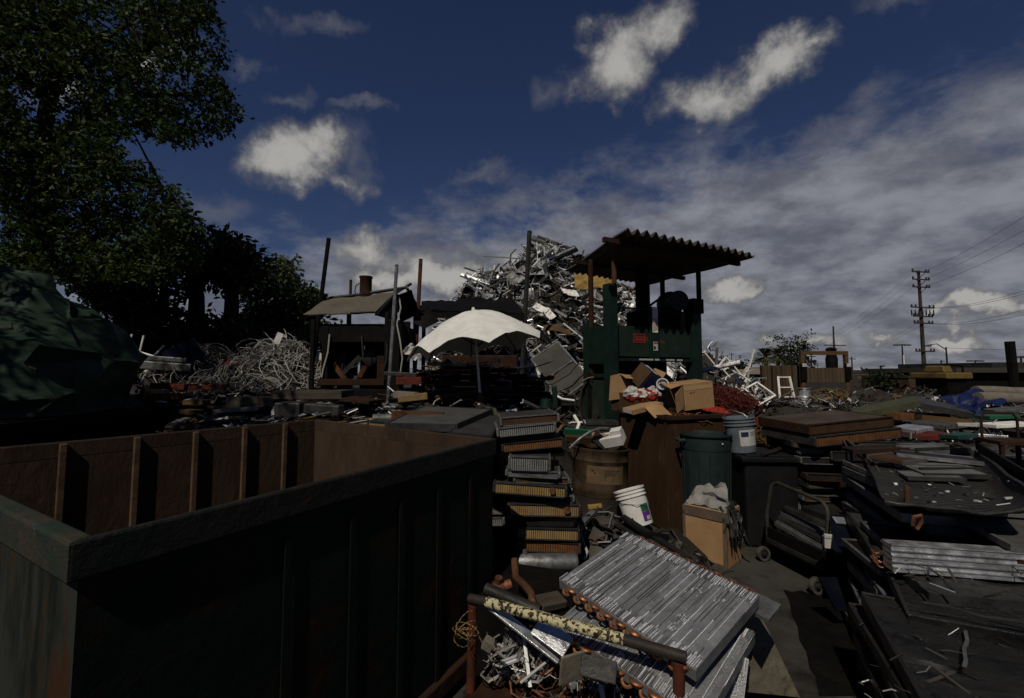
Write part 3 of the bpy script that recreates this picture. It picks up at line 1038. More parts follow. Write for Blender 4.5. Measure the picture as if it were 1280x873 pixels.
def pbox(px0, px1, py0, py1, y0, y1, mat, name, parent, To, bevel=.01):
    """a block between two picture columns and rows at distance y0, running back to y1"""
    a, b = at(px0, py1, y0), at(px1, py0, y0)
    w = MB()
    w.box(((a.x + b.x) / 2, (y0 + y1) / 2, (a.z + b.z) / 2), (abs(b.x - a.x), y1 - y0, abs(b.z - a.z)), 0, To)
    return w.build(name, M[mat], parent, bevel=bevel)


pbox(400, 411, 408, 500, YM, YM + .25, "black_metal", "post", mc, To)
pbox(484, 500, 400, 510, YM, YM + .4, "black_metal", "post", mc, To)
pbox(400, 412, 408, 500, YM + 1.0, YM + 1.2, "black_metal", "post", mc, To)
pbox(470, 484, 445, 505, YM + .05, YM + .3, "rust", "post", mc, To)
pbox(398, 502, 405, 428, YM + .02, YM + 1.2, "black_metal", "top_beam", mc, To)
pbox(412, 440, 428, 470, YM + .5, YM + .9, "black_metal", "gear_case", mc, To)
pbox(455, 476, 428, 468, YM + .4, YM + .9, "black_metal", "gear_case", mc, To)
pbox(402, 441, 425, 488, YM + .95, YM + 1.0, "black_metal", "back_plate", mc, To)
pbox(449, 486, 437, 488, YM + .95, YM + 1.0, "black_metal", "back_plate", mc, To)
pbox(396, 480, 474, 482, YM - .05, YM + .2, "rust", "cross_rail", mc, To)
pbox(396, 500, 487, 530, YM - .02, YM + 1.2, "black_metal", "bed", mc, To)
pbox(413, 432, 440, 474, YM + .35, YM + .9, "dark_steel", "gear_case", mc, To, .03)
pbox(486, 512, 402, 470, YM + .45, YM + .55, "black_metal", "side_plate", mc, To)
pbox(432, 446, 428, 445, YM + .3, YM + .8, "black_metal", "valve_block", mc, To, .02)
w = MB(); w.lathe([(0, -.05), (.14, -.05), (.17, -.03), (.17, .03), (.14, .05), (0, .05)], 20, 0, Matrix.Translation(at(461, 448, YM + .3) - o) @ Matrix.Rotation(R(90), 4, "X")); w.build("flywheel", M["dark_steel"], mc)
for a, b in (((417, 455), (434, 478)), ((456, 458), (447, 475)), ((428, 468), (450, 446))):
    w = MB(); w.bar(at(a[0], a[1], YM + .2), at(b[0], b[1], YM + .15), .05, .09, 0, M=To); w.build("arm", M["rust_light"] if a[0] != 428 else M["dark_steel"], mc)
for k, pts in enumerate((((412, 418), (410, 440), (404, 462), (402, 472)), ((452, 420), (454, 445), (446, 458), (440, 460)), ((484, 430), (483, 450), (478, 465)))):
    w = MB(); w.tube([at(x, y, YM - .03) for x, y in pts], .014, 5, 0, To); w.build("hose", M["wire_dark"] if k else M["cable_white"], mc)
# loops of wire down the gable
w = MB()
w.tube([at(499, 372, 8.4), at(501, 385, 8.35), at(496, 405, 8.35), at(500, 425, 8.3), at(503, 448, 8.3), at(500, 470, 8.35)], .013, 5)
tag(w.build("hanging_cable", M["cable_white"]), "pale cable hanging down from the shed gable", "cable")

# second low roof to the right of the shed
Y4 = 10.6
a, b, c_, d = at(524, 388, Y4), at(655, 392, Y4 - .3), at(640, 372, Y4 + 1.6), at(528, 376, Y4 + 1.6)
o = Vector((a.x, Y4, 0))
rf = thing("low_roof", "flat rusty black sheet roof behind the umbrella", "roof", o)
To = Matrix.Translation(-o)
w = MB(); sheet(w, a, b, c_, d, M=To, sag=.10, thick=.05, nu=14); w.build("roof_sheet", M["black_metal"], rf)
w = MB(); w.bar(a + Vector((0, .05, -.08)), b + Vector((0, .05, -.08)), .08, .16, 0, M=To); w.build("eave_beam", M["black_metal"], rf)
for px in (530, 566, 640):
    p = at(px, 390, Y4 + .3)
    w = MB(); w.bar((p.x, p.y, 0), p, .08, .08, 0, M=To); w.build("post", M["black_metal"], rf)
w = MB()
sheet(w, at(516, 404, 10.0), at(536, 385, 10.2), at(549, 402, 10.2), at(531, 411, 10.0), thick=.02)
wo_ = w.build("loose_sheet", M["black_metal"])
tag(wo_, "small black sheet hanging crooked between shed and low roof", "metal sheet")
w = MB(); w.box((0, 0, 0), (1.55, .5, 2.1))
p = at(601, 470, 9.6)
tag(w.build("rusty_tank", M["rust"], loc=(p.x, 9.6, 1.06), bevel=.03), "rusty brown steel box in the shade behind the umbrella", "tank")

# ------------------------------------------------------------------ umbrella
YU = 7.0
top = at(592, 389.5, YU)
foot = at(601, 505, YU - .08)
tilt = Euler((R(-1), R(-8), 0))
um = thing("patio_umbrella", "wide off white patio umbrella with scalloped edge standing over the stacks", "umbrella", foot)
RAD = 1.08


def canopy(u, v):
    a = u * 2 * math.pi + .2
    k = (u * 8) % 1.0
    s = math.sin(k * math.pi)
    r = RAD * v * (1 - .09 * s * v)
    z = -.62 * v ** 2.0 - .03 * s * v * (1 - v) + .13 * s * max(0, (v - .45) / .55) ** 2
    z += .035 * fbm(math.cos(a) * 2 * v, math.sin(a) * 2 * v, 1.0, 1.6) * v
    return (r * math.cos(a), r * math.sin(a), z)


cm = Matrix.Translation(top - foot) @ tilt.to_matrix().to_4x4()
w = MB(); w.grid(canopy, 96, 16, 0, cm, thick=.008)
cp = w.build("canopy", M["canvas"], um)
for i in range(8):
    w = MB()
    w.tube([Vector(canopy(i / 8, .05 + .95 * t / 6)) + Vector((0, 0, -.018)) for t in range(7)], .008, 5, 0, cm)
    w.build("rib", M["dark_steel"], um)
    w = MB()
    w.tube([Vector(canopy(i / 8, .5)) + Vector((0, 0, -.02)), Vector((0, 0, -.55))], .006, 4, 0, cm)
    w.build("strut", M["dark_steel"], um)
w = MB(); w.tube([(0, 0, 0), (top - foot) * .5, (top - foot) + Vector((0, 0, -.02))], .021, 10); w.build("pole", M["white_paint"], um)
w = MB(); w.lathe([(0, -.02), (.055, -.02), (.06, .06), (.045, .10), (.055, .13), (.03, .17), (0, .17)], 12); w.build("base_collar", M["wood"], um)
w = MB(); w.tube([(0, 0, foot.z * -1), (0, 0, -.02)], .026, 8); w.build("ground_spike", M["dark_steel"], um)
w = MB(); w.lathe([(0, .07), (.02, .06), (.03, .03), (.035, 0), (0, 0)], 10, 0, cm); w.build("finial", M["canvas"], um)
# ------------------------------------------------------------------ scrap: pieces of all shapes


rnd.seed(23)


def rot_rand(flat_=0.5):
    return Euler((rnd.gauss(0, flat_), rnd.gauss(0, flat_), rnd.uniform(0, 6.28))).to_matrix().to_4x4()


def scrap_piece(mb, p, size, mat, flat_=.5, kind=None, M0=None):
    m = Matrix.Translation(p) @ (M0 if M0 is not None else rot_rand(flat_))
    k = kind or rnd.choice(("bar", "bar", "bar", "bent", "bent", "tube", "tube", "sheet", "angle", "frame", "crumple"))
    L = size * rnd.uniform(.5, 1.5)
    if k == "bar":
        mb.box((0, 0, 0), (L, L * rnd.uniform(.03, .09), L * rnd.uniform(.015, .05)), mat, m)
    elif k == "bent":
        pts = [Vector((-L * .6, 0, 0))]
        for i in range(rnd.randint(2, 4)):
            pts.append(pts[-1] + Vector((L * rnd.uniform(.2, .5), L * rnd.gauss(0, .22), L * rnd.gauss(0, .18))))
        wd = L * rnd.uniform(.05, .12)
        for a, b in zip(pts, pts[1:]):
            mb.bar(a, b, wd, wd * .25, mat, M=m)
    elif k == "tube":
        pts = [Vector((-L * .5, 0, 0))]
        for i in range(rnd.randint(2, 5)):
            pts.append(pts[-1] + Vector((L * rnd.uniform(.15, .35), L * rnd.gauss(0, .10), L * rnd.gauss(0, .10))))
        mb.tube(pts, L * rnd.uniform(.012, .026), 5, mat, m)
    elif k == "sheet":
        a, b = L * rnd.uniform(.35, .8), L * rnd.uniform(.25, .5)
        s = rnd.uniform(-.3, .3) * L
        mb.grid(lambda u, v: ((u - .5) * a, (v - .5) * b, s * (u - .5) ** 2 + .05 * L * noise.noise(Vector((u * 3 + p[0] * 9, v * 3, p[2])))), 4, 3, mat, m, smooth=False, thick=.008)
    elif k == "angle":
        wd = L * rnd.uniform(.05, .1)
        mb.box((0, 0, 0), (L, wd, .012), mat, m)
        mb.box((0, -wd / 2, wd / 2 + .006), (L, .012, wd), mat, m)
    elif k == "frame":
        a, b, t = L * .55, L * rnd.uniform(.3, .5), L * .03
        for c, s in (((0, b / 2, 0), (a, t, t)), ((0, -b / 2, 0), (a, t, t)), ((a / 2, 0, 0), (t, b - t, t)), ((-a / 2, 0, 0), (t, b - t, t))):
            mb.box(c, s, mat, m)
    else:
        n = 5
        r = L * .22
        q = rnd.uniform(0, 99)
        mb.grid(lambda u, v: (r * (u - .5) * 3 * (.8 + .5 * noise.noise(Vector((q, v * 3, u * 2)))), r * (v - .5) * 2, r * .9 * noise.noise(Vector((u * 2.6 + q, v * 2.6, 1)))), n, n, mat, m, smooth=False, thick=.01)


def heap_h(x, y):
    left = x < 1.85
    dx = (x - 1.85) / (4.6 if left else 6.6)
    dy = (y - 16.2) / 4.9
    r = math.sqrt(dx * dx + dy * dy)
    q = 1.12 + .9 * max(0.0, min(1.0, (2.4 - x) / 1.4))
    h = 6.15 * max(0, 1 - r ** q) if r > 0 else 6.15
    r2 = math.hypot((x + .55) / 2.85, (y - 16.0) / 3.6)
    h = max(h, 5.0 * max(0, 1 - r2 ** 2.4))
    return h + .38 * fbm(x * .7, y * .7, 3.0) * min(1, h)


hb = MB()
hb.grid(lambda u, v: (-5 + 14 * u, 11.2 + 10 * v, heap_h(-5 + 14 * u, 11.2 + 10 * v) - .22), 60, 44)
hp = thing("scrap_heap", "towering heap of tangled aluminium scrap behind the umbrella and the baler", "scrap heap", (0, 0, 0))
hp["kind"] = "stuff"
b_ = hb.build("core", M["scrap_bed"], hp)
b_["kind"] = "stuff"
HM = [M["scrap"], M["scrap_bright"], M["scrap_dark"], M["scrap_brown"]]
w = MB()
n = 0
while n < 3300:
    x, y = rnd.uniform(-4.6, 8.6), rnd.uniform(11.3, 17.8)
    h = heap_h(x, y)
    if h < .25:
        continue
    if rnd.random() > .35 + .65 * min(1, h / 3):
        continue
    mt = rnd.choices((0, 1, 2, 3), (.56, .16, .21, .07))[0]
    scrap_piece(w, (x, y, h + rnd.uniform(-.12, .26)), rnd.uniform(.28, .85), mt, .55)
    n += 1
for i in range(190):
    while True:
        x, y = rnd.uniform(-3.6, 8.0), rnd.uniform(11.5, 16.5)
        h = heap_h(x, y)
        if h > .5:
            break
    scrap_piece(w, (x, y, h + rnd.uniform(.0, .2)), rnd.uniform(.6, 1.2), rnd.choices((0, 1, 2, 3), (.5, .14, .26, .10))[0], .6, rnd.choice(("sheet", "crumple", "frame", "sheet", "crumple")))
w.build("scrap_pieces", HM, hp)["kind"] = "stuff"

# single pieces one can pick out of it
for i in range(110):
    while True:
        x, y = rnd.uniform(-2.5, 7.6), rnd.uniform(11.6, 15.6)
        h = heap_h(x, y)
        if h > .5:
            break
    w = MB()
    kd = rnd.choices(("bar", "tube", "bent", "angle"), (.42, .22, .2, .16))[0]
    scrap_piece(w, (0, 0, 0), rnd.uniform(.5, 1.0), 0, 0, kd, M0=rot_rand(.55))
    ob = w.build("scrap_strip", rnd.choices((M["scrap_bright"], M["alu"], M["scrap"], M["white_paint"]), (.34, .2, .34, .12))[0], loc=(x, y, h + rnd.uniform(.12, .32)))
    tag(ob, "loose aluminium strip sticking out of the big scrap heap", "metal strip", "loose strips on the big scrap heap")


def one(name, label, cat, mb, mat, loc, rot=(0, 0, 0), bevel=0.0, group=None):
    ob = mb.build(name, M[mat] if isinstance(mat, str) else mat, loc=loc, rot=rot, bevel=bevel)
    return tag(ob, label, cat, group)


# ladder piece on the left shoulder
w = MB()
w.bar((-.55, -.14, 0), (.55, -.14, 0), .05, .03); w.bar((-.55, .14, 0), (.55, .14, 0), .05, .03)
for k in range(5):
    w.bar((-.44 + k * .22, -.12, 0), (-.44 + k * .22, .12, 0), .03, .02)
p = at(604, 362, 14.2)
one("ladder", "short aluminium ladder section tipped on the left shoulder of the scrap heap", "ladder", w, "alu", p, (R(62), R(28), R(15)))
for px, py, y, s, lab, rt in ((712, 366, 13.0, (.50, .34), "bright white crumpled sheet in the middle of the scrap heap", (R(40), R(10), R(20))),
                              (676, 386, 12.7, (.42, .24), "white bent sheet low on the scrap heap above the umbrella", (R(50), R(30), R(-20))),
                              (686, 393, 12.6, (.26, .34), "narrow white sheet standing beside a bent one above the umbrella", (R(55), R(-20), R(40))),
                              (648, 345, 14.0, (.7, .5), "dull grey panel leaning near the top left of the scrap heap", (R(55), R(-30), R(10)))):
    w = MB()
    w.grid(lambda u, v: ((u - .5) * s[0], (v - .5) * s[1], .12 * (u - .4) ** 2 + .05 * noise.noise(Vector((u * 4 + px, v * 4, 0)))), 7, 5, smooth=False, thick=.01)
    one("metal_sheet", lab, "metal sheet", w, "white_paint" if "white" in lab else "alu_dull", at(px, py, y), rt)
w = MB()
w.grid(lambda u, v: ((u - .5) * 1.15, (v - .5) * .62, .14 * noise.noise(Vector((u * 3, v * 3, 4))) - .18 * (u - .5) ** 2), 10, 6, smooth=False, thick=.015)
one("yellow_sheet", "crumpled yellow sheet high on the scrap heap under the corrugated canopy", "metal sheet", w, "yellow_sheet", at(745, 352, 12.2), (R(52), R(6), R(0)))
w = MB(); w.box((0, 0, 0), (1.5, .5, .05))
one("dark_board", "broad dark board slanting near the top of the scrap heap", "board", w, "black_metal", at(694, 322, 14.6), (R(35), R(-22), R(-8)))
w = MB(); w.box((0, 0, 0), (1.35, .10, .06))
one("pale_beam", "long pale beam slanting along the dark board at the heap top", "beam", w, "alu", at(694, 320, 14.2), (R(10), R(-23), R(-6)))
w = MB(); w.grid(lambda u, v: ((u - .5) * .75, (v - .5) * .3, .05 * math.sin(u * 5)), 6, 3, smooth=False, thick=.015)
one("orange_board", "small orange brown board lying low on the heap right of the umbrella", "board", w, "wood", at(697, 412, 11.9), (R(35), R(4), R(8)))

# ------------------------------------------------------------------ framed screen leaning below the heap
a, b, c_, d = at(697, 427, 9.9), at(737, 474, 9.5), at(700, 500, 9.4), at(664, 449, 9.8)
o = (a + b + c_ + d) / 4
sc_ = thing("framed_screen", "dark square framed screen standing on one corner below the scrap heap", "screen", o)
To = Matrix.Translation(-o)
w = MB(); sheet(w, a, b, c_, d, M=To, sag=.05, thick=.01); w.build("mesh", M["screen_mesh"], sc_)
w = MB()
for p, q in ((a, b), (b, c_), (c_, d), (d, a)):
    w.bar(p + Vector((0, -.02, 0)), q + Vector((0, -.02, 0)), .028, .028, 0, M=To)
w.bar(a.lerp(b, .5) + Vector((0, -.03, 0)), d.lerp(c_, .5) + Vector((0, -.03, 0)), .018, .02, 0, M=To)
w.build("frame", M["alu"], sc_)
w = MB(); w.tube([at(669, 478, 9.6), at(690, 481, 9.3), at(712, 468, 9.25), at(728, 448, 9.3)], .012, 5)
tag(w.build("draped_cable", M["hose"]), "thin black cable sagging across the framed screen", "cable")

# ------------------------------------------------------------------ baling press with its green frame
ang = math.atan2(.48, .88)
f1 = at(764, 466, 7.2)
FB = Matrix.Translation((f1.x, f1.y, 0)) @ Matrix.Rotation(ang, 4, "Z")
bl = thing("baler", "green vertical baler with wire guard and warning stickers full of cardboard", "baler", (f1.x, f1.y, 0), (0, 0, ang))
W_ = 1.92


def bb(name, c, s, mat, parent=bl, bevel=.006):
    w = MB(); w.box(c, s)
    return w.build(name, M[mat], parent, bevel=bevel)


bb("corner_post", (0, 0, 1.58), (.17, .16, 3.16), "baler_green")
bb("corner_post", (W_, 0, 1.50), (.21, .18, 3.00), "baler_green")
bb("corner_post", (0.02, .62, 1.30), (.10, .12, 2.6), "baler_green")
bb("corner_post", (W_, .75, 1.40), (.12, .12, 2.8), "black_metal")
bb("post_cap", (W_, -.01, 2.93), (.26, .24, .26), "black_metal")
bb("front_plate", (W_ / 2, .02, 2.26), (W_ - .19, .04, .50), "baler_plate")
bb("lower_plate", (W_ / 2, .06, 2.06), (W_ - .19, .03, .20), "baler_plate")
ed = bb("door_lip", (W_ / 2, -.005, 1.955), (W_ - .19, .09, .045), "baler_green")
for x0, x1 in ((.55, .86), (.90, 1.0), (1.16, 1.36), (1.42, 1.56)):
    w = MB(); w.box(((x0 + x1) / 2, -.053, 1.965), (x1 - x0, .004, .026)); w.build("tape", M["label_white"], ed)
bb("side_plate", (0, .33, 2.20), (.05, .44, .62), "baler_green")
bb("side_plate", (0, .33, 1.30), (.05, .44, .70), "baler_plate")
bb("side_rail", (-.02, .33, 1.70), (.07, .48, .06), "baler_green")
bb("side_rail", (-.02, .33, .90), (.07, .48, .06), "baler_green")
bb("back_plate", (W_ / 2 + .12, .74, 1.2), (W_ - .32, .05, 2.2), "black_metal")
bb("floor_plate", (W_ / 2, .36, .55), (W_ - .25, .66, .06), "black_metal")
bb("ram_plate", (W_ / 2 + .1, .42, 2.50), (W_ - .4, .5, .06), "black_metal")
st = bb("centre_strut", (.92, -.03, 2.40), (.20, .045, .90), "baler_green")
sg = MB(); sg.box((.92, -.056, 2.63), (.115, .005, .42)); sgo = sg.build("warning_sticker", M["white_paint"], st)
w = MB()
for k in range(9):
    z = 2.435 + k * .026
    w.add([(.866, -.0605, z), (.866, -.0605, z + .011), (.974, -.0605, z + .047), (.974, -.0605, z + .036)], [(0, 3, 2, 1)])
for k in range(5):
    w.box((.92, -.0605, 2.715 + k * .024), (.085 - .012 * (k % 3), .003, .007))
w.build("printed_stripes", M["pale_red"], sgo)
w = MB(); w.box((.92, -.056, 2.19), (.10, .005, .15)); q = w.build("small_sticker", M["label_white"], st)
w = MB(); w.box((.92, -.0605, 2.245), (.09, .003, .03)); w.build("red_band", M["pale_red"], q)
w = MB(); w.box((.895, -.0605, 2.165), (.045, .003, .05)); w.build("dark_mark", M["ink"], q)
# red lettered plate, worn past reading
w = MB()
for c, s in (((.605, -.004, 2.38), (.25, .006, .014)), ((.605, -.004, 2.245), (.25, .006, .014)), ((.487, -.004, 2.312), (.014, .006, .121)), ((.723, -.004, 2.312), (.014, .006, .121))):
    w.box(c, s)
w.box((.615, -.003, 2.312), (.17, .004, .09))
q = w.build("red_sign", M["red_paint"], bl)
w = MB()
for k in range(4):
    x = .55 + k * .042
    w.box((x, -.007, 2.312), (.010, .003, .066)); w.box((x + .016, -.007, 2.335 - .02 * (k % 2)), (.022, .003, .010))
w.build("sign_lettering", M["ink"], q)
w = MB()
for k in range(2):
    w = MB(); w.box((.75 + k * .035, -.003, 2.305), (.010, .004, .075)); w.box((.758 + k * .035, -.003, 2.335), (.02, .004, .010)); w.build("painted_letter", M["red_paint"], bl)
for k in range(3):
    w = MB(); w.box((1.06 + k * .05, -.003, 2.30 - .01 * k), (.032, .004, .010)); w.box((1.075 + k * .05, -.003, 2.28 - .01 * k), (.01, .004, .045)); w.build("painted_letter", M["red_paint"], bl)
# wire guard over the plate
w = MB()
w.tube([(.0, -.02, 2.80), (W_, -.02, 2.80)], .016, 6)
w.build("guard_rail", M["baler_green"], bl)
w = MB()
for k in range(24):
    x = 1.05 + k * .033
    w.box((x, 0, 2.66), (.004, .004, .28))
for k in range(8):
    w.box((1.43, 0, 2.53 + k * .035), (.77, .0035, .0035))
w.build("guard_mesh", M["black_metal"], bl)
w = MB()
w.lathe([(0, 2.55), (.13, 2.55), (.13, 3.55), (.10, 3.56), (.10, 3.70), (0, 3.70)], 20, 0, Matrix.Translation((1.20, .50, 0)))
w.build("hydraulic_cylinder", M["black_metal"], bl)
mm = Matrix.Translation((1.74, .40, 3.02)) @ Euler((R(90), 0, R(-22))).to_matrix().to_4x4()
w = MB()
w.lathe([(0, -.05), (.20, -.05), (.22, -.02), (.22, .10), (.18, .13), (.18, .42), (0, .42)], 24, 0, mm)
w.lathe([(0, -.07), (.07, -.07), (.08, -.05), (0, -.05)], 14, 0, mm)
for k in range(10):
    a_ = k * math.pi / 5
    w.box((.135 * math.cos(a_), .135 * math.sin(a_), -.056), (.02, .10, .01), 0, mm @ Matrix.Rotation(0, 4, "Z"))
w.build("motor", M["dark_steel"], bl)
bb("machine_housing", (1.36, .40, 2.66), (.92, .44, .34), "black_metal", bevel=.02)
bb("pump_block", (1.72, .42, 2.76), (.44, .34, .30), "black_metal", bevel=.03)
bb("valve_block", (1.50, .5, 2.72), (.22, .26, .34), "black_metal", bevel=.03)
w = MB()
w.lathe([(0, 0), (.26, 0), (.26, .32), (0, .32)], 22, 0, Matrix.Translation((1.98, .60, 2.62)) @ Euler((R(90), 0, 0)).to_matrix().to_4x4())
w.build("oil_tank", M["alu_dark"], bl)
w = MB()
w.tube([(1.62, .35, 3.0), (1.48, .3, 3.12), (1.34, .4, 3.0), (1.26, .5, 2.9)], .022, 6); w.build("hydraulic_hose", M["black_metal"], bl); w = MB()
w.tube([(1.7, .25, 2.92), (1.82, .2, 3.0), (1.95, .3, 2.85)], .022, 6); w.build("hydraulic_hose", M["black_metal"], bl)
pass

# ------------------------------------------------------------------ corrugated canopy over it
zR = 3.80
A, B, C_, D = on(782, 287, zR), on(943, 319, zR), on(813, 354, zR - .05), on(708, 338.5, zR - .05)
o = Vector((f1.x, f1.y, 0))
To = Matrix.Translation(-o)
cr = thing("corrugated_canopy", "rusty corrugated iron canopy on thin posts above the green baler", "canopy", o)


def corr(u, v):
    p = A.lerp(B, u).lerp(D.lerp(C_, u), v)
    return p + Vector((0, 0, .045 * math.sin(u * 16 * 2 * math.pi) + .03 * fbm(p.x, p.y, 0, .8)))


w = MB(); w.grid(corr, 192, 10, 0, To, thick=.012); w.build("roof_sheet", M["corrugated"], cr)
for t in (.12, .62):
    a, b = A.lerp(D, t), B.lerp(C_, t)
    e = (b - a).normalized() * .25
    w = MB(); w.bar(a - e + Vector((0, 0, -.09)), b + Vector((0, 0, -.09)), .06, .07, 0, M=To); w.build("beam", M["rust"], cr)
for (px, y, zb, r, mt) in ((768.5, 7.16, 3.16, .040, "rust_light"), (739, 7.72, .0, .045, "rust"), (829, 9.0, .0, .05, "black_metal"), (874.5, 8.05, 2.9, .045, "black_metal"), (803, 9.1, 0, .035, "black_metal")):
    p = at(px, 400, y)
    w = MB(); w.tube([(p.x, p.y, zb), (p.x, p.y, zR - .11)], r, 8, 0, To); w.build("post", M[mt], cr)
# ------------------------------------------------------------------ brown steel bin with copper on top
bz = 1.27
k0, k1, k2 = at(834, 520, 5.05), at(767, 513, 5.95), at(911, 517, 5.32)
k0.z = k1.z = k2.z = 0
ux = (k2 - k0).normalized()
uy = Vector((-ux.y, ux.x, 0))
w_x, w_y = (k2 - k0).length, (k1 - k0).dot(uy)
rz = math.atan2(ux.y, ux.x)
bn = thing("brown_bin", "tall square rusty brown scrap bin heaped with cardboard and copper", "bin", k0, (0, 0, rz))
for nm, c, s in (("front_panel", (w_x / 2, .012, bz / 2), (w_x - .03, .02, bz - .04)), ("side_panel", (.012, w_y / 2, bz / 2), (.02, w_y - .05, bz - .04)),
                 ("side_panel", (w_x - .012, w_y / 2, bz / 2), (.02, w_y - .05, bz - .04)), ("back_panel", (w_x / 2, w_y - .012, bz / 2), (w_x - .03, .02, bz - .04))):
    w = MB(); w.box(c, s); w.build(nm, M["bin_brown"], bn)
w = MB()
for c, s in (((w_x / 2, 0, bz - .02), (w_x + .03, .06, .05)), ((w_x / 2, w_y, bz - .02), (w_x + .03, .06, .05)), ((0, w_y / 2, bz - .02), (.06, w_y - .062, .048)), ((w_x, w_y / 2, bz - .02), (.06, w_y - .062, .048))):
    w.box(c, s)
w.build("rim", M["rust"], bn, bevel=.008)
w = MB(); w.box((w_x / 2, w_y / 2, bz - .10), (w_x - .06, w_y - .06, .04)); w.build("lid_board", M["black_metal"], bn)
Tb = Matrix.Translation(k0) @ Matrix.Rotation(rz, 4, "Z")


def wires(mb, centre, rx, ry, h, n, r, mat=0, loop=.16, seg=9, nmat=1, flat_=.6):
    """a tangle of wire loops over a low mound"""
    for i in range(n):
        a, q = rnd.uniform(0, 6.28), math.sqrt(rnd.random())
        x, y = q * math.cos(a) * rx, q * math.sin(a) * ry
        p = Vector(centre) + Vector((x, y, h * (1 - q * q) * rnd.uniform(.55, 1.0)))
        m = rot_rand(flat_)
        L = loop * rnd.uniform(.4, 1.4)
        ph, wv = rnd.uniform(0, 6.28), rnd.uniform(.6, 1.7)
        pts = []
        for t in range(seg):
            s = t / (seg - 1)
            pts.append(p + m.to_3x3() @ Vector((L * math.cos(ph + s * 6.28 * wv) * (.6 + .6 * s), L * math.sin(ph + s * 6.28 * wv), L * .5 * (s - .5) + L * .25 * math.sin(s * 7 + ph))))
        mb.tube(pts, r * rnd.uniform(.7, 1.3), 4, mat if nmat == 1 else rnd.randrange(nmat), caps=False)


w = MB()
wires(w, (0, 0, 0), .26, .10, .05, 110, .004, loop=.06)
tag(w.build("copper_wire", M["copper_dull"], loc=Tb @ Vector((.36, .16, bz - .075))), "tangle of copper wire on the front of the brown bin", "copper wire", kind="stuff")

# cardboard and bags on top


def carton(name, label, s, loc, rot, mat="cardboard", flaps=None, open_=None, group=None):
    """a hollow box with walls of board; open_ names the open side"""
    root = thing(name, label, "cardboard box", loc, rot, group)
    x, y, z = s
    t = .006
    sides = {"bottom": ((0, 0, t / 2), (x - 2.2 * t, y - 2.2 * t, t)), "top": ((0, 0, z - t / 2), (x - 2.2 * t, y - 2.2 * t, t)), "front": ((0, -y / 2 + t / 2, z / 2), (x - 2.2 * t, t, z)), "back": ((0, y / 2 - t / 2, z / 2), (x - 2.2 * t, t, z)),
             "left": ((-x / 2 + t / 2, 0, z / 2), (t, y, z)), "right": ((x / 2 - t / 2, 0, z / 2), (t, y, z))}
    w = MB()
    for k, (c, q) in sides.items():
        if k != open_:
            w.box(c, q)
    w.build("board", M[mat], root)
    for pts in flaps or ():
        w = MB()
        a, b, c, d = [Vector(p) for p in pts]
        sheet(w, a, b, c, d, thick=.005, sag=.015)
        w.build("flap", M[mat], root)
    return root


p = at(867, 508, 5.55)
bx = carton("large_carton", "largest brown cardboard box lying on its side on the brown bin", (.40, .34, .31), (p.x, 5.62, bz + .06), (R(3), R(-6), R(12)), open_="left",
            flaps=[((-.2, -.17, .03), (-.2, -.17, .29), (-.36, -.24, .22), (-.34, -.24, .0)), ((-.2, -.16, .31), (-.2, .16, .31), (-.34, .12, .34), (-.33, -.12, .27)), ((-.2, .16, .02), (-.2, .16, .3), (-.30, .26, .26), (-.30, .26, .04))])
w = MB(); w.box((.0, -.1715, .255), (.39, .003, .045)); w.box((-.187, -.1715, .15), (.012, .003, .20)); w.build("tape", M["cardboard_light"], bx)
w = MB(); w.box((-.10, -.172, .20), (.03, .003, .008)); w.box((-.06, -.172, .205), (.014, .003, .014)); w.build("printed_mark", M["ink"], bx)
w = MB()
w.box((0, 0, .04), (.44, .20, .055), 0)
w.grid(lambda u, v: (-.05 + .24 * u, -.10 - .16 * v, .06 - .10 * v + .02 * math.sin(u * 4)), 5, 4, 0, thick=.005, smooth=False)
p = at(806, 506, 5.35)
fb = thing("flattened_carton", "long flat open cardboard tray below the red and white bags", "cardboard box", (p.x, 5.42, bz + .03), (R(4), R(-10), R(22)))
w.build("tray", M["cardboard"], fb)
w = MB(); w.box((-.222, 0, .042), (.004, .15, .042)); w.build("end_label", M["label_white"], fb)
cp_ = at(802, 468, 6.0)
cr_ = carton("printed_carton", "small blue and white printed box tilted on the cardboard heap", (.26, .26, .26), (cp_.x - .02, 6.0, bz + .30), Euler((R(32), R(24), R(30))).to_matrix(), mat="cardboard_dark", open_="right")
w = MB(); w.box((-.03, -.002, .263), (.19, .25, .004)); pr = w.build("printed_top", M["print_blue"], cr_)
w = MB(); w.box((-.03, -.01, .2665), (.045, .24, .003)); w.box((-.06, .03, .2668), (.12, .05, .003)); w.box((.02, -.07, .2666), (.06, .03, .003)); w.build("white_print", M["print_white"], pr)
w = MB(); w.box((0, -.1325, .13), (.2, .004, .2)); w.build("printed_front", M["print_blue"], cr_)
carton("open_crate", "open brown box showing its ribs right of the blue printed box", (.26, .22, .30), (cp_.x + .17, 6.08, bz + .20), Euler((R(20), R(30), R(35))).to_matrix(), mat="cardboard", open_="front",
       flaps=[((-.13, -.11, .15), (.13, -.11, .15), (.13, .1, .15), (-.13, .1, .15))])
carton("torn_carton", "torn tan box half hidden behind the left post of the baler opening", (.24, .22, .34), (cp_.x - .25, 6.10, bz + .10), (R(-8), R(10), R(20)), mat="cardboard", open_="top",
       flaps=[((-.12, -.11, .34), (.12, -.11, .34), (.16, -.2, .28), (-.1, -.22, .26))])
carton("under_carton", "crushed brown box carrying the blue printed box", (.62, .34, .24), (cp_.x - .02, 6.10, bz - .02), (0, 0, R(18)), mat="cardboard_dark")
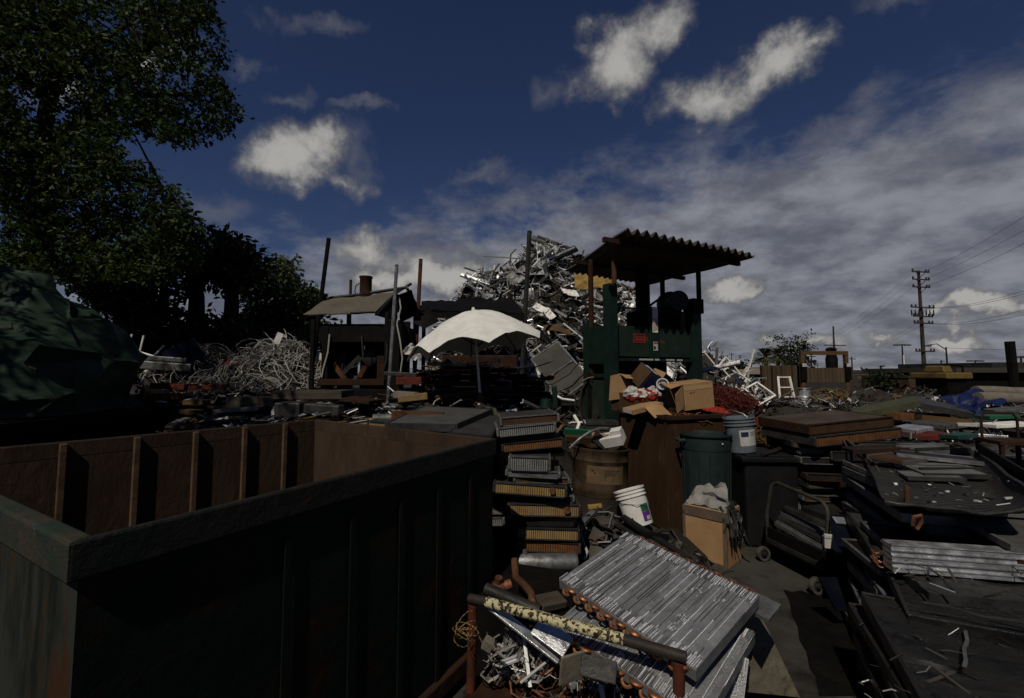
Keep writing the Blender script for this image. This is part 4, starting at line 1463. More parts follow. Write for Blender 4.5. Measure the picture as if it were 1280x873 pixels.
for k, (px, py, s, lab) in enumerate(((790, 493, .085, "white shopping bag with red bottom at the left of the cardboard tray"), (802, 494, .075, "red and white crumpled bag in the middle of the tray"), (815, 492, .08, "white and red bag beside the striped roll"))):
    w = MB()
    q = k * 7.3

    def blob(u, v):
        a, e = u * 6.2832, (v - .5) * math.pi
        r = s * (1 + .45 * noise.noise(Vector((math.cos(a) * 1.5 + q, math.sin(a) * 1.5, e * 2))))
        return (r * math.cos(a) * math.cos(e) * 1.15, r * math.sin(a) * math.cos(e), r * math.sin(e) * 1.0)
    w.grid(blob, 18, 10, smooth=False)
    for i, fc in enumerate(w.f):
        z = sum(w.v[j][2] for j in fc) / len(fc)
        if z < -.25 * s or (k and noise.noise(Vector(w.v[fc[0]]) * 22) > .18):
            w.m[i] = 1
    ob = w.build("plastic_bag", [M["label_white"], M["red_paint"]], loc=at(px, py, 5.55))
    tag(ob, lab, "plastic bag")
w = MB()
w.lathe([(.0, -.10), (.075, -.10), (.075, .10), (.062, .10), (.05, .06), (0, .06)], 16, 0, Euler((R(70), R(20), R(-30))).to_matrix().to_4x4())
ob = w.build("printed_roll", M["print_white"], loc=at(829, 483, 5.7)); tag(ob, "white roll with black print beside the large box", "paper roll")
w = MB()
for k in range(5):
    w.lathe([(.0757, -.08 + k * .034), (.0757, -.064 + k * .034)], 10, 0, Euler((R(70), R(20), R(-30))).to_matrix().to_4x4(), a0=3.2 + .3 * (k % 2), a1=5.6)
w.build("print", M["ink"], ob)["kind"] = "stuff"
# the second lower bin to the right, rusty red wire on it
p1, p2 = at(880, 518, 6.3), at(1004, 520, 6.1)
b2_ = thing("wooden_bin", "long low brown wooden bin behind the blue bucket", "bin", (p1.x, p1.y, 0))
d = p2 - p1
d.z = 0
m3 = frame(p1, d).to_4x4()
Lb = d.length
place(b2_, (p1.x, p1.y, 0), m3)
for nm, c, s, mt in (("front_panel", (Lb / 2, 0, .55), (Lb, .03, 1.0), "bin_brown"), ("back_panel", (Lb / 2, .9, .55), (Lb, .03, 1.0), "bin_brown"), ("side_panel", (.02, .45, .55), (.03, .86, 1.0), "bin_brown"), ("side_panel", (Lb - .02, .45, .55), (.03, .86, 1.0), "bin_brown"), ("top_rail", (Lb / 2, -.03, 1.10), (Lb + .04, .09, .10), "red_dark"), ("corner_post", (Lb * .62, -.03, .5), (.06, .05, 1.05), "wood_brown"), ("filling", (Lb / 2, .45, 1.04), (Lb - .07, .84, .06), "black_metal")):
    w = MB(); w.box(c, s); w.build(nm, M[mt], b2_, bevel=.006)
w = MB()
wires(w, (0, 0, 0), .42, .26, .20, 420, .0032, loop=.12, seg=12)
tag(w.build("red_wire", M["red_wire"], loc=at(905, 508, 6.35)), "tangle of red insulated wire right of the large box", "wire", kind="stuff")
w = MB(); w.grid(lambda u, v: ((u - .5) * .34, (v - .5) * .2, .05 * noise.noise(Vector((u * 4, v * 4, 2)))), 8, 5, smooth=False, thick=.006)
one("red_plastic_sheet", "bright red crumpled plastic lying below the red wire", "plastic sheet", w, "red_paint", at(895, 513, 6.0), (R(25), 0, R(10)))
w = MB(); wires(w, (0, 0, 0), .22, .14, .10, 70, .006, loop=.08)
tag(w.build("straw_bundle", M["wood"], loc=at(956, 548, 5.75)), "yellowish fibre bundle in front of the wooden bin", "bundle", kind="stuff")
w = MB(); w.box((0, 0, 0), (.34, .26, .30))
p = at(956, 560, 5.85); one("crate", "plain brown crate below the fibre bundle", "crate", w, "wood_brown", (p.x, 5.95, p.z - .12))
w = MB(); w.box((0, 0, 0), (.5, .5, .70)); one("crate_support", "dark box under the brown crate beside the stacked radiators", "box", w, "black_metal", (p.x, 6.0, p.z - .63))

# ------------------------------------------------------------------ steel drum with debris
YD = 5.0
c = at(746, 560, YD)
zt = at(746, 553, YD - .25).z
dr = thing("oil_drum", "dented brown steel drum filled with rubbish beside the brown bin", "drum", (c.x, YD, 0), (R(-2), R(3), 0))
rd = .296
prof_up = [(rd * .98, .46), (rd, .50), (rd * 1.035, .53), (rd, .56), (rd, .80), (rd * 1.03, .82), (rd, .84), (rd * .985, .90), (rd * 1.03, .92), (rd * 1.035, .94), (rd * .97, .945), (rd * .96, .86), (rd * .95, .5)]
w = MB(); w.lathe(prof_up, 36); w.build("upper_shell", M["barrel_paint"], dr)
w = MB(); w.lathe([(0, .0), (rd, .0), (rd * 1.02, .015), (rd, .03), (rd, .22), (rd * 1.035, .25), (rd, .28), (rd * .978, .455)], 36); w.build("lower_shell", M["barrel_dark"], dr)
w = MB(); w.lathe([(rd * 1.006, .60), (rd * 1.006, .78)], 22, 0, None, R(232), R(310)); lb = w.build("label", M["barrel_label"], dr)
w = MB()
for k in range(4):
    w.lathe([(rd * 1.010, .735 - k * .016), (rd * 1.010, .742 - k * .016)], 8, 0, None, R(268), R(300 - 3 * k))
w.build("printed_lines", M["ink"], lb)["kind"] = "stuff"
w = MB()
for a_, z0, z1 in ((242, .72, .745), (246, .70, .715), (269, .64, .70), (285, .62, .70)):
    w.lathe([(rd * 1.010, z0), (rd * 1.010, z1)], 3, 0, None, R(a_), R(a_ + (5 if z0 > .69 else 1.2)))
w.build("print", M["ink"], lb)["kind"] = "stuff"
w = MB(); w.lathe([(0, .78), (rd * .94, .78)], 24); w.build("filling", M["black_metal"], dr)
w = MB(); w.box((0, 0, 0), (.24, .17, .10)); w.box((.06, .02, .07), (.12, .10, .05))
one("foam_block", "white broken foam block sticking out of the steel drum", "foam block", w, "foam", at(766, 549, YD - .02), (R(20), R(-14), R(-30)))
w = MB(); w.box((0, 0, 0), (.40, .03, .075))
one("green_board", "green edged board lying across the drum", "board", w, "label_green", at(727, 541, YD + .12), (R(20), R(4), R(8)))
w = MB(); w.box((0, 0, 0), (.38, .05, .06))
one("brown_board", "brown board below the green one across the drum", "board", w, "fin_brown", at(728, 549, YD - .02), (R(20), R(4), R(8)))
w = MB(); w.tube([(-.26, -.04, -.10), (-.16, -.06, .0), (-.04, -.02, .07), (.08, .04, .10), (.16, .06, .095)], .016, 7)
one("rubber_hose", "bent grey hose arching over the drum rim", "hose", w, "alu_dull", at(742, 548, YD - .12))
w = MB(); w.box((0, 0, 0), (.14, .08, .04)); one("cardboard_scrap", "small tan scrap lying behind the hose on the drum", "scrap", w, "cardboard_light", at(749, 544, YD + .05), (0, R(8), R(15)))
w = MB(); w.box((0, 0, 0), (.20, .02, .14)); one("dark_plate", "dark plate leaning in the middle of the drum", "plate", w, "dark_steel", at(751, 552, YD - .02), (R(-30), R(38), R(10)))
w = MB(); w.tube([(0, 0, -.1), (.03, 0, .05), (.05, .0, .12)], .009, 5); one("iron_rod", "thin rusty rod poking up at the drum right edge", "rod", w, "rust", at(775, 551, YD))
# finned grey cases behind the drum
w = MB()
for k in range(6):
    w.box((0, 0, k * .06), (.42, .3, .045 - .004 * (k % 2)))
w.box((0, .01, .15), (.36, .26, .36))
p = at(752, 532, 6.1); one("grey_crate", "stack of ribbed grey plastic trays behind the drum", "crate", w, "alu_dark", (p.x, 6.1, p.z - .26), (0, 0, R(-8)))
w = MB(); w.box((0, 0, 0), (.5, .4, p.z - .30)); one("tray_block", "dark block under the ribbed grey trays", "block", w, "black_metal", (p.x, 6.1, (p.z - .30) / 2 + .005), (0, 0, R(-8)))

# ------------------------------------------------------------------ dustbin, black bin, buckets
YC = 4.92
c = at(882, 560, YC)
cn_ = thing("dustbin", "dark green round plastic dustbin with handles beside the brown bin", "dustbin", (c.x, YC, 0))
ztop = at(882, 546, YC - .25).z
r1 = 29.5 / F * YC
w = MB()
w.lathe([(0, .01), (r1 * .80, .01), (r1 * .82, .03), (r1 * .93, ztop - .16), (r1 * .95, ztop - .155), (r1 * .955, ztop - .13), (r1 * .95, ztop - .02), (r1 * 1.02, ztop - .015), (r1 * 1.03, ztop), (r1 * .97, ztop + .002), (r1 * .93, ztop - .03), (r1 * .8, .08), (0, .08)], 40)
w.build("body", M["can_green"], cn_)
w = MB()
for k in range(14):
    a_ = k * 2 * math.pi / 14
    w.bar((r1 * .842 * math.cos(a_), r1 * .842 * math.sin(a_), .10), (r1 * .935 * math.cos(a_), r1 * .935 * math.sin(a_), ztop - .18), .012, .012)
w.build("moulded_rib", M["can_green"], cn_)["kind"] = "stuff"
for s in (-1, 1):
    w = MB(); w.tube([(s * r1 * .94, -.07, ztop - .06), (s * r1 * 1.14, -.06, ztop - .07), (s * r1 * 1.14, .06, ztop - .07), (s * r1 * .94, .07, ztop - .06)], .018, 7)
    w.build("handle", M["can_green"], cn_)
w = MB(); w.lathe([(0, 0), (.010, 0), (.009, .004), (0, .005)], 10, 0, Matrix.Translation((.07, -r1 * .962, ztop - .075)) @ Euler((R(90), 0, 0)).to_matrix().to_4x4()); w.build("badge", M["label_white"], cn_)

c = at(948, 575, 4.95)
zb = .86
kb = thing("black_bin", "large black plastic bin with flat lid carrying the blue bucket", "bin", (c.x, 4.95, 0), (0, 0, R(-4)))
w = MB(); w.box((0, 0, zb / 2), (.50, .55, zb), taper=1.06); w.build("body", M["black_plastic"], kb, bevel=.03)
w = MB(); w.box((0, 0, zb + .015), (.60, .66, .05)); w.box((0, 0, zb + .045), (.46, .52, .02)); w.build("lid", M["black_plastic"], kb, bevel=.015)
w = MB(); w.tube([(-.10, -.30, zb + .06), (.05, -.20, zb + .075), (.22, -.04, zb + .09), (.30, .02, zb + .06)], .022, 7); w.build("handle", M["dark_steel"], kb)


def bucket(name, label, cat, h, rt, mat, loc, rot, label_parts, bail=None):
    root = thing(name, label, cat, loc, rot)
    rb = rt * .86
    w = MB()
    w.lathe([(0, .004), (rb, .004), (rb, .0), (rb * 1.01, .012), (rt * .955, h * .76), (rt * 1.03, h * .77), (rt * 1.035, h * .79), (rt * .965, h * .80), (rt * .97, h * .86), (rt * 1.03, h * .87), (rt * 1.03, h * .885), (rt * .97, h * .895), (rt * .98, h * .95), (rt * 1.04, h * .96), (rt * 1.04, h), (rt * .98, h), (rt * .94, h * .9), (rb * .96, .02), (0, .02)], 40)
    w.build("body", M[mat], root)
    for nm, mt, a0, a1, z0, z1, prt in label_parts:
        w = MB()
        def rr(z): return rb + (rt * .955 - rb) * z / (h * .76)
        w.lathe([(rr(z0) * prt, z0), (rr(z1) * prt, z1)], 14, 0, None, R(a0), R(a1))
        w.build(nm, M[mt], root)
    if bail:
        w = MB(); w.tube(bail, .003, 5); w.build("wire_handle", M["steel"], root)
    return root


hB = .36
rB = .152
c = at(927, 557, 4.9)
bucket("blue_bucket", "grey blue ribbed plastic bucket with white label on the black bin", "bucket", hB, rB, "blue_plastic", (c.x + .01, 4.9, zb + .06), (R(-2), R(-5), R(8)),
       [("label", "label_white", 232, 312, .07, .235, 1.012), ("label_mark", "label_navy", 238, 268, .165, .215, 1.02), ("label_text", "ink", 276, 305, .205, .209, 1.02), ("label_text", "ink", 276, 300, .19, .194, 1.02), ("label_text", "ink", 276, 303, .175, .179, 1.02)],
       [(-.15, 0, .30), (-.12, .09, .36), (0, .14, .43), (.12, .09, .38), (.15, 0, .30)])
c = at(796, 640, 4.45)
bucket("white_bucket", "tilted white plastic bucket with green and purple label", "bucket", .34, .145, "white_plastic", at(800, 651, 4.45) + Vector((0, 0, -.04)), (R(-14), R(-15), R(0)),
       [("label_top", "label_green", 284, 326, .12, .185, 1.012), ("label_bottom", "label_purple", 284, 330, .03, .118, 1.012), ("label_patch", "label_white", 300, 322, .04, .075, 1.02)],
       [(-.14, 0, .26), (-.12, -.09, .23), (0, -.16, .19), (.12, -.10, .16), (.14, 0, .26)])

# cardboard box with a plastic liner and oily rags
p = at(887, 692, 4.45)
ob = thing("lined_carton", "worn cardboard box with clear plastic liner and oily rags beside the dustbin", "cardboard box", (at(890, 660, 4.42).x, 4.42, 0), (0, 0, R(-46)))
w = MB()
w.box((0, 0, .25), (.40, .34, .50), taper=.985)
w.build("board", M["cardboard"], ob, bevel=.008)
w = MB(); w.box((0, -.1705, .455), (.402, .012, .085)); w.box((.185, -.1705, .23), (.035, .012, .44)); w.box((-.19, -.1705, .23), (.022, .012, .44)); w.box((0, -.1708, .02), (.40, .012, .035)); w.build("worn_edge", M["cardboard_edge"], ob)
w = MB()
w.grid(lambda u, v: (.20 * math.cos(u * math.pi) * (1 - .12 * v), -.165 + .04 * math.sin(u * math.pi) + .15 * v + .07 * noise.noise(Vector((u * 6, v * 4, 1))), .495 + .19 * math.sin(u * math.pi) ** .6 * v ** .7 * (1 + .5 * noise.noise(Vector((u * 5, 3, v * 3))))), 18, 8, thick=.003)
w.grid(lambda u, v: (-.18 + .36 * u, -.15 + .30 * v, .515 + .04 * noise.noise(Vector((u * 5, v * 5, 7)))), 10, 8)
ln = w.build("liner", M["bag_poly"], ob)
w = MB()
for x in (-.0, .07):
    w.prism([(x - .016, .0), (x + .016, .0), (x + .018, .03), (x + .008, .05), (x - .012, .045)], -.002, .002, 0, Matrix.Translation((.02, -.068, .575)) @ Euler((R(52), 0, 0)).to_matrix().to_4x4())
w.build("blue_print", M["blue_tarp"], ln)
w = MB()
for k in range(34):
    x0, y0 = .20 + rnd.uniform(-.02, .03), rnd.uniform(-.17, .17)
    pts = [Vector((x0 - .06, y0 * .8, .52))]
    for s in range(6):
        pts.append(pts[-1] + Vector((.022 - .004 * s + rnd.gauss(0, .012), rnd.gauss(0, .016), (.02 if s == 0 else -rnd.uniform(.04, .085)))))
    for a_, b_ in zip(pts, pts[1:]):
        w.bar(a_, b_, rnd.uniform(.012, .030), .006, rnd.choice((0, 0, 0, 1)))
w.build("oily_rags", [M["black_gloss"], M["alu_dark"]], ob)["kind"] = "stuff"
# ------------------------------------------------------------------ radiators: finned cores between two tanks


def radiator(label, w, d, h, fin, loc, rot, rail="alu_dark", topm="mesh_top", group=None, name="radiator", tank=.022, cat="radiator", notch=False):
    root = thing(name, label, cat, loc, rot, group)
    m = MB()
    m.box((0, 0, h / 2), (w - 2 * tank, d - .012, h * .86))
    for f_ in (1,):
        m.m[f_] = 1
    m.build("core", [M[fin], M[topm]], root)
    for s in (-1, 1):
        m = MB()
        m.box((s * (w / 2 - tank / 2), 0, h / 2), (tank, d, h))
        m.build("tank", M[rail], root, bevel=min(.012, h * .2))
    for zz in (h * .035, h * .965):
        m = MB()
        m.box((0, -d / 2 + .012, zz), (w - 2 * tank - .004, .03, max(.006, h * .10)))
        m.build("rail", M[rail], root)
    if notch:
        m = MB()
        m.tube([(w * .3, -d / 2 - .02, h * .6), (w * .3, -d / 2 + .03, h * .6)], h * .28, 10)
        m.build("pipe_stub", M["copper_dull"], root)
    return root


# tall stack right of the container
YF = 3.52
ROWS = [  # picture x0, x1, y top, y bottom, fins, tilt, extra depth, words
    (646, 714, 712, 745, "fin_brown", 0, 0, "dark brown box at the very bottom of the tall radiator stack", "black_metal"),
    (645, 729, 676, 692, "fin_orange", 2, .02, "orange brown radiator lowest of the finned ones in the tall stack", "alu_dark"),
    (646, 727, 660, 676, "fin_tan", 1, .0, "tan radiator directly on the orange brown lowest one", "dark_steel"),
    (650, 722, 649, 659, "fin_dark", 0, .02, "black flat radiator in the dark gap of the tall stack", "black_metal"),
    (632, 725, 629, 647, "fin_tan", 2, .0, "wide pale tan radiator in the middle of the tall stack", "alu_dark"),
    (640, 720, 620, 629, "fin_dark", 0, .03, "thin dark plate radiator above the wide pale tan one", "alu_dull"),
    (618, 712, 604, 621, "fin_gold", 3, -.05, "widest golden finned radiator jutting left from the tall stack", "alu_dark"),
    (640, 712, 596, 605, "fin_brown", 2, .0, "thin brown radiator with tan end under the grey tank", "alu_dull"),
    (634, 704, 588, 598, "alu_dull", 2, -.02, "rounded grey radiator tank near the top of the tall stack", "alu_dull"),
    (638, 692, 570, 589, "fin_grey", 1, -.03, "pale grey finned radiator with black top on the rounded tank", "alu_dull"),
    (650, 704, 563, 571, "black_metal", 0, .04, "black slab under the upper slanting radiators", "black_metal"),
    (624, 704, 549, 564, "fin_orange", -5, .0, "slanting orange brown radiator low in the upper four", "dark_steel"),
    (622, 692, 542, 551, "fin_dark", -5, .01, "dark grey thin radiator between pale and orange brown ones", "alu_dark"),
    (618, 694, 530, 545, "fin_grey", -5, -.04, "whitish finned radiator second from the stack top", "alu_dull"),
    (622, 698, 518, 532, "fin_brown", -4, .0, "brown radiator with raised grey edges on the stack top", "alu_dull"),
]
for i, (x0, x1, y0, y1, fin, tl, dy, lab, rail) in enumerate(ROWS):
    y = YF + dy + (.0 if i < 10 else .10)
    a, b = at(x0, y1, y), at(x1, y0, y)
    wd = b.x - a.x
    h = (b.z - a.z)
    if tl:
        h -= abs(math.tan(R(tl))) * wd * .5
    dp = .52 if i > 1 else .5
    radiator(lab, wd, dp, h * .96, fin, ((a.x + b.x) / 2, y + dp / 2, a.z + (abs(math.tan(R(tl))) * wd * .25 if tl else 0)), (0, R(tl), R(rnd.uniform(-5, 3) if i < 10 else 4)), rail, name="radiator" if "fin" in fin else "radiator_tank", notch=(i in (4, 6)))
w = MB(); w.box((0, 0, 0), (.46, .46, .30))
a = at(682, 760, YF + .03)
one("timber_block", "dark timber block carrying the tall radiator stack", "block", w, "wood_grey", (a.x + .02, YF + .28, .155))
a, b = at(645, 703, 3.5), at(722, 703, 3.5)
w = MB(); w.lathe([(0, 0), (.045, 0), (.062, .02), (.062, (b - a).length - .02), (.05, (b - a).length), (0, (b - a).length)], 22, 0, Matrix.Rotation(R(90), 4, "Y"))
cyl = one("steel_cylinder", "shiny steel cylinder lying under the tall radiator stack", "cylinder", w, "steel", (a.x, 3.5, a.z))
w = MB(); w.tube([(.07, -.0, .06), (.07, 0, .09)], .02, 8); w.build("neck", M["steel"], cyl)
# dark filler stack behind it and between container and stack
for i, (x0, x1, y0, y1, fin, lab) in enumerate(((612, 634, 572, 586, "fin_dark", "dark radiator end with white label beside the container corner"), (611, 634, 588, 600, "fin_dark", "dark radiator under the labelled one beside the container corner"),
                                                (612, 640, 636, 644, "fin_grey", "grey radiator end low beside the container corner"), (616, 640, 648, 658, "fin_grey", "lowest grey radiator end beside the container corner"))):
    y = 3.95
    a, b = at(x0 - 60, y1, y), at(x1, y0, y)
    r_ = radiator(lab, b.x - a.x, .4, b.z - a.z, fin, ((a.x + b.x) / 2, y + .2, a.z), (0, R(-5), R(-14)), "alu_dull" if i > 1 else "dark_steel")
    if i == 0:
        m = MB(); m.box((.18, -.203, .05), (.09, .004, .045)); m.build("label", M["label_white"], r_)
for i in range(11):
    a = at(596, 500, 4.15)
    radiator("black radiator in the shaded stack behind the container corner", .62, .42, .095, "fin_dark", (a.x + .08 + rnd.uniform(-.05, .05), 4.62, .02 + i * .10), (0, 0, R(rnd.uniform(-8, 8))), "black_metal", group="black radiators behind the container corner")

# flat panels lying above the container rim
def plate(name, label, cat, quad, t, mats, edge=None, sag=.0, group=None, nu=6, nv=4):
    """a flat panel through four surveyed corners (near left, near right, far right, far left)"""
    a, b, c, d = quad
    o = (a + b + c + d) / 4
    root = thing(name, label, cat, o, (0, 0, 0), group)
    Tm = Matrix.Translation(-o)
    m = MB()
    sheet(m, a, b, c, d, M=Tm, thick=t, sag=sag, nu=nu, nv=nv)
    m.build("panel", M[mats], root, sharp=30)
    if edge:
        for p, q in ((a, b), (b, c), (c, d), (d, a)):
            m = MB()
            n = (b - a).cross(d - a).normalized()
            e = (q - p).normalized() * .004
            m.bar(p - n * t * .5 + e, q - n * t * .5 - e, .02, t + .012, 0, up=n, M=Tm)
            m.build("edge", M[edge], root)
    return root


plate("flat_radiator", "large grey radiator panel with a raised back edge above the container rim", "panel", (on(482, 530, 1.33), on(570, 531, 1.33), on(615, 512, 1.36), on(530, 508, 1.36)), .05, "mesh_light", "alu_dark")
plate("flat_radiator", "dark grey finned panel right of the raised one above the container corner", "panel", (on(560, 541, 1.29), on(612, 546, 1.29), on(630, 521, 1.31), on(592, 519, 1.31)), .06, "mesh_top", "dark_steel")
a, b = at(458, 541, 4.35), at(526, 529, 4.35)
radiator("tan finned radiator lying just above the back rim of the container", b.x - a.x, .5, (b.z - a.z), "fin_tan", ((a.x + b.x) / 2, 4.62, a.z), (0, R(3), R(-3)), "dark_steel")
a, b = at(488, 528, 4.45), at(553, 518, 4.45)
w = MB(); w.box((0, 0, 0), (b.x - a.x, .06, b.z - a.z)); w.box((0, .05, (b.z - a.z) / 2), (b.x - a.x, .12, .012))
one("rusty_channel", "rusty steel channel lying on the tan radiator", "channel", w, "rust_light", ((a.x + b.x) / 2, 4.5, (a.z + b.z) / 2 + .01), (0, R(2), R(-2)))
w = MB(); w.lathe([(0, 0), (.05, 0), (.05, .55), (0, .55)], 14, 0, Matrix.Rotation(R(90), 4, "Y"))
one("grey_pipe", "short grey pipe end behind the rusty channel", "pipe", w, "alu_dull", at(466, 524, 4.7), (0, 0, R(12)))
for i in range(6):
    a = at(540, 560, 4.9)
    w = MB(); w.box((0, 0, .06), (1.35, .75, .115))
    one("dark_core", "dark oily core in the pile carrying the grey radiator panels", "radiator core", w, "fin_dark", (a.x - .15 + rnd.uniform(-.1, .1), 5.1 + rnd.uniform(-.05, .05), .01 + i * .2), (0, 0, R(rnd.uniform(-9, 9))), group="dark cores under the grey panels", bevel=.008)
    w = MB(); w.box((0, 0, .04), (1.2, .7, .08))
    one("dark_core", "dark oily core in the pile carrying the grey radiator panels", "radiator core", w, "black_metal", (a.x - .1 + rnd.uniform(-.1, .1), 5.1 + rnd.uniform(-.05, .05), .127 + i * .2), (0, 0, R(rnd.uniform(-9, 9))), group="dark cores under the grey panels", bevel=.008)

# ------------------------------------------------------------------ piles of flat cores: prototypes and copies


def core_proto(name, w_, d_, h_, fin, rail, kind):
    m = MB()
    m.box((0, 0, h_ / 2), (w_, d_, h_ * .8), 0)
    if kind == 0:
        for s in (-1, 1):
            m.box((s * (w_ / 2 - .015), 0, h_ / 2), (.034, d_ + .008, h_), 1)
        m.box((0, -d_ / 2 - .003, h_ * .95), (w_ - .07, .012, h_ * .09), 1)
    elif kind == 1:
        m.box((0, -d_ / 2 + .02, h_ / 2), (w_ + .004, .05, h_), 1)
    else:
        m.tube([(-w_ / 2, -d_ / 2, h_ / 2), (w_ / 2, -d_ / 2, h_ / 2)], h_ * .42, 8, 1)
    ob = m.build(name, [M[fin], M[rail]])
    return ob


def pile(x0, y0, n, label, group, z0, step, pal, wr=(.6, .9), ang=0.0, top=None, cat="radiator core", name="flat_core", jit=.06, dr=(.4, .55), tilt=2.5):
    z = z0
    for i in range(n):
        h = step * rnd.uniform(.7, 1.15)
        fin, rail = rnd.choice(pal)
        ob = core_proto(name, rnd.uniform(*wr), rnd.uniform(*dr), h, fin, rail, rnd.choice((0, 0, 1, 2)))
        place(ob, (x0 + rnd.uniform(-jit, jit), y0 + rnd.uniform(-jit, jit), z), (R(rnd.gauss(0, tilt * .3)), R(rnd.gauss(0, tilt * .5)), ang + R(rnd.gauss(0, 5))))
        tag(ob, label, cat, group)
        z += h + .006
        if top and z > top:
            break
    TOPS.append((x0, y0, z))
    return z


TOPS = []
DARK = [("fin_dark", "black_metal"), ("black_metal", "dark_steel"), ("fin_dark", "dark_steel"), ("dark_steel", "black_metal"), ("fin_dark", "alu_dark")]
MIX = DARK + [("fin_brown", "dark_steel"), ("wood_grey", "alu_dark"), ("fin_tan", "black_metal"), ("rust", "black_metal")]
# behind and under the umbrella
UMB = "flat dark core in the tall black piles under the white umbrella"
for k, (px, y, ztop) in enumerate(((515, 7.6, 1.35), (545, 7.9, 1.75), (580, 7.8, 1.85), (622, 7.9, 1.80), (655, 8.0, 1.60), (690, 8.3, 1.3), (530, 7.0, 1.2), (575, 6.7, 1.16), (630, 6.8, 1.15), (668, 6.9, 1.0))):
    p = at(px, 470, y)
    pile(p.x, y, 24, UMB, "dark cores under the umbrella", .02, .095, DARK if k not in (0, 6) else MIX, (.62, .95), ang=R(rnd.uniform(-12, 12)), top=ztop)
a = at(601, 505, 6.92)
for (px, py, y, s, mt, lab, rt) in ((508, 494, 7.0, (.34, .22, .10), "carpet", "small cream box end left of the umbrella pole", 4), (516, 497, 6.8, (.42, .3, .09), "fin_tan", "cream finned core end low left of the umbrella", -6),
                                    (515, 476, 7.35, (.44, .3, .12), "red_dark", "dark red channel end on the pile left of the umbrella", 0), (560, 456, 7.4, (.62, .3, .05), "alu_dull", "pale flat sheet on the pile under the umbrella's left side", 2),
                                    (505, 468, 7.6, (.55, .4, .06), "alu_dark", "grey flat tray near the shed foot", 3), (575, 492, 7.25, (.8, .3, .07), "fin_brown", "brown slanting core in the middle of the black piles", -8)):
    w = MB(); w.box((0, 0, 0), s)
    one("flat_scrap", lab, "scrap", w, mt, at(px, py, y), (0, R(rt), R(-rt * 2)), bevel=.006)
w = MB(); w.grid(lambda u, v: ((u - .5) * .26, (v - .5) * .2, .08 * noise.noise(Vector((u * 3, v * 3, 9)))), 6, 4, smooth=False, thick=.006)
one("white_rag", "small white rag hanging at the umbrella's left edge", "rag", w, "label_white", at(516, 440, 7.5), (R(60), R(35), 0))

# left: low piles in front of the wire heaps
LEFTP = "flat core or board in the long low piles behind the container"
for k, (px, y, zt) in enumerate(((205, 8.0, 1.30), (232, 7.6, 1.24), (262, 7.8, 1.28), (292, 7.5, 1.22), (322, 7.7, 1.28), (352, 7.3, 1.20), (383, 7.4, 1.24), (415, 7.0, 1.18), (448, 6.9, 1.22), (478, 6.8, 1.16), (405, 6.2, 1.12), (440, 6.0, 1.10), (340, 6.5, 1.05), (250, 6.9, 1.0), (295, 6.7, 1.0))):
    p = at(px, 470, y)
    pile(p.x, y, 20, LEFTP, "long low piles behind the container", .02, .085, MIX, (.5, .8), ang=R(rnd.uniform(-15, 15)), top=zt)
for (px, py, y, s, mt, lab, rt) in ((218, 483, 7.7, (.62, .3, .09), "red_dark", "dark red flat channel on the low pile right of the tarpaulin", 2), (262, 484, 7.6, (.5, .3, .07), "red_dark", "second dark red channel farther right of the tarpaulin", -3),
                                    (246, 503, 7.0, (.30, .2, .07), "wood", "short yellowish board end in the low pile", 0), (206, 496, 7.6, (.42, .3, .10), "fin_orange", "rusty orange core end beside the tarpaulin", 0),
                                    (240, 515, 6.8, (.24, .2, .06), "wood", "small tan board end under the yellowish one", 3), (322, 502, 7.0, (.72, .4, .15), "wood_grey", "thick grey weathered plank in the low pile", 0), (392, 493, 6.7, (1.0, .5, .12), "wood_grey", "long grey weathered plank in front of the baling machine", 0),
                                    (365, 512, 6.2, (.34, .3, .20), "alu_dark", "dark rounded metal case above the container rim", 0), (405, 512, 6.0, (.5, .16, .14), "alu_dark", "dark grey cylinder case beside the rounded one", 3), (300, 512, 6.6, (.6, .3, .05), "alu_dull", "pale thin tray in the low pile", -3), (450, 500, 6.6, (.55, .4, .05), "rust", "rusty sheet on the pile in front of the machine", 5)):
    w = MB(); w.box((0, 0, 0), s)
    one("flat_scrap", lab, "scrap", w, mt, at(px, py, y), (0, R(rt), R(-rt * 3)), bevel=.02 if "case" in lab else .005)

m = MB()
for x0, y0, z0 in TOPS:
    for k in range(15):
        scrap_piece(m, (x0 + rnd.uniform(-.42, .42), y0 + rnd.uniform(-.30, .25), z0 + rnd.uniform(-.02, .07)), rnd.uniform(.10, .42), rnd.choices((0, 1, 2, 3), (.34, .07, .43, .16))[0], .22)
    for k in range(9):
        scrap_piece(m, (x0 + rnd.uniform(-.40, .40), y0 - rnd.uniform(.22, .36), z0 - rnd.uniform(.03, .6)), rnd.uniform(.10, .34), rnd.choices((0, 1, 2, 3), (.36, .08, .40, .16))[0], .25)
tag(m.build("loose_scrap", [M["scrap"], M["scrap_bright"], M["scrap_dark"], M["scrap_brown"]]), "loose small scrap strewn over the long piles of flat cores", "scrap", kind="stuff")
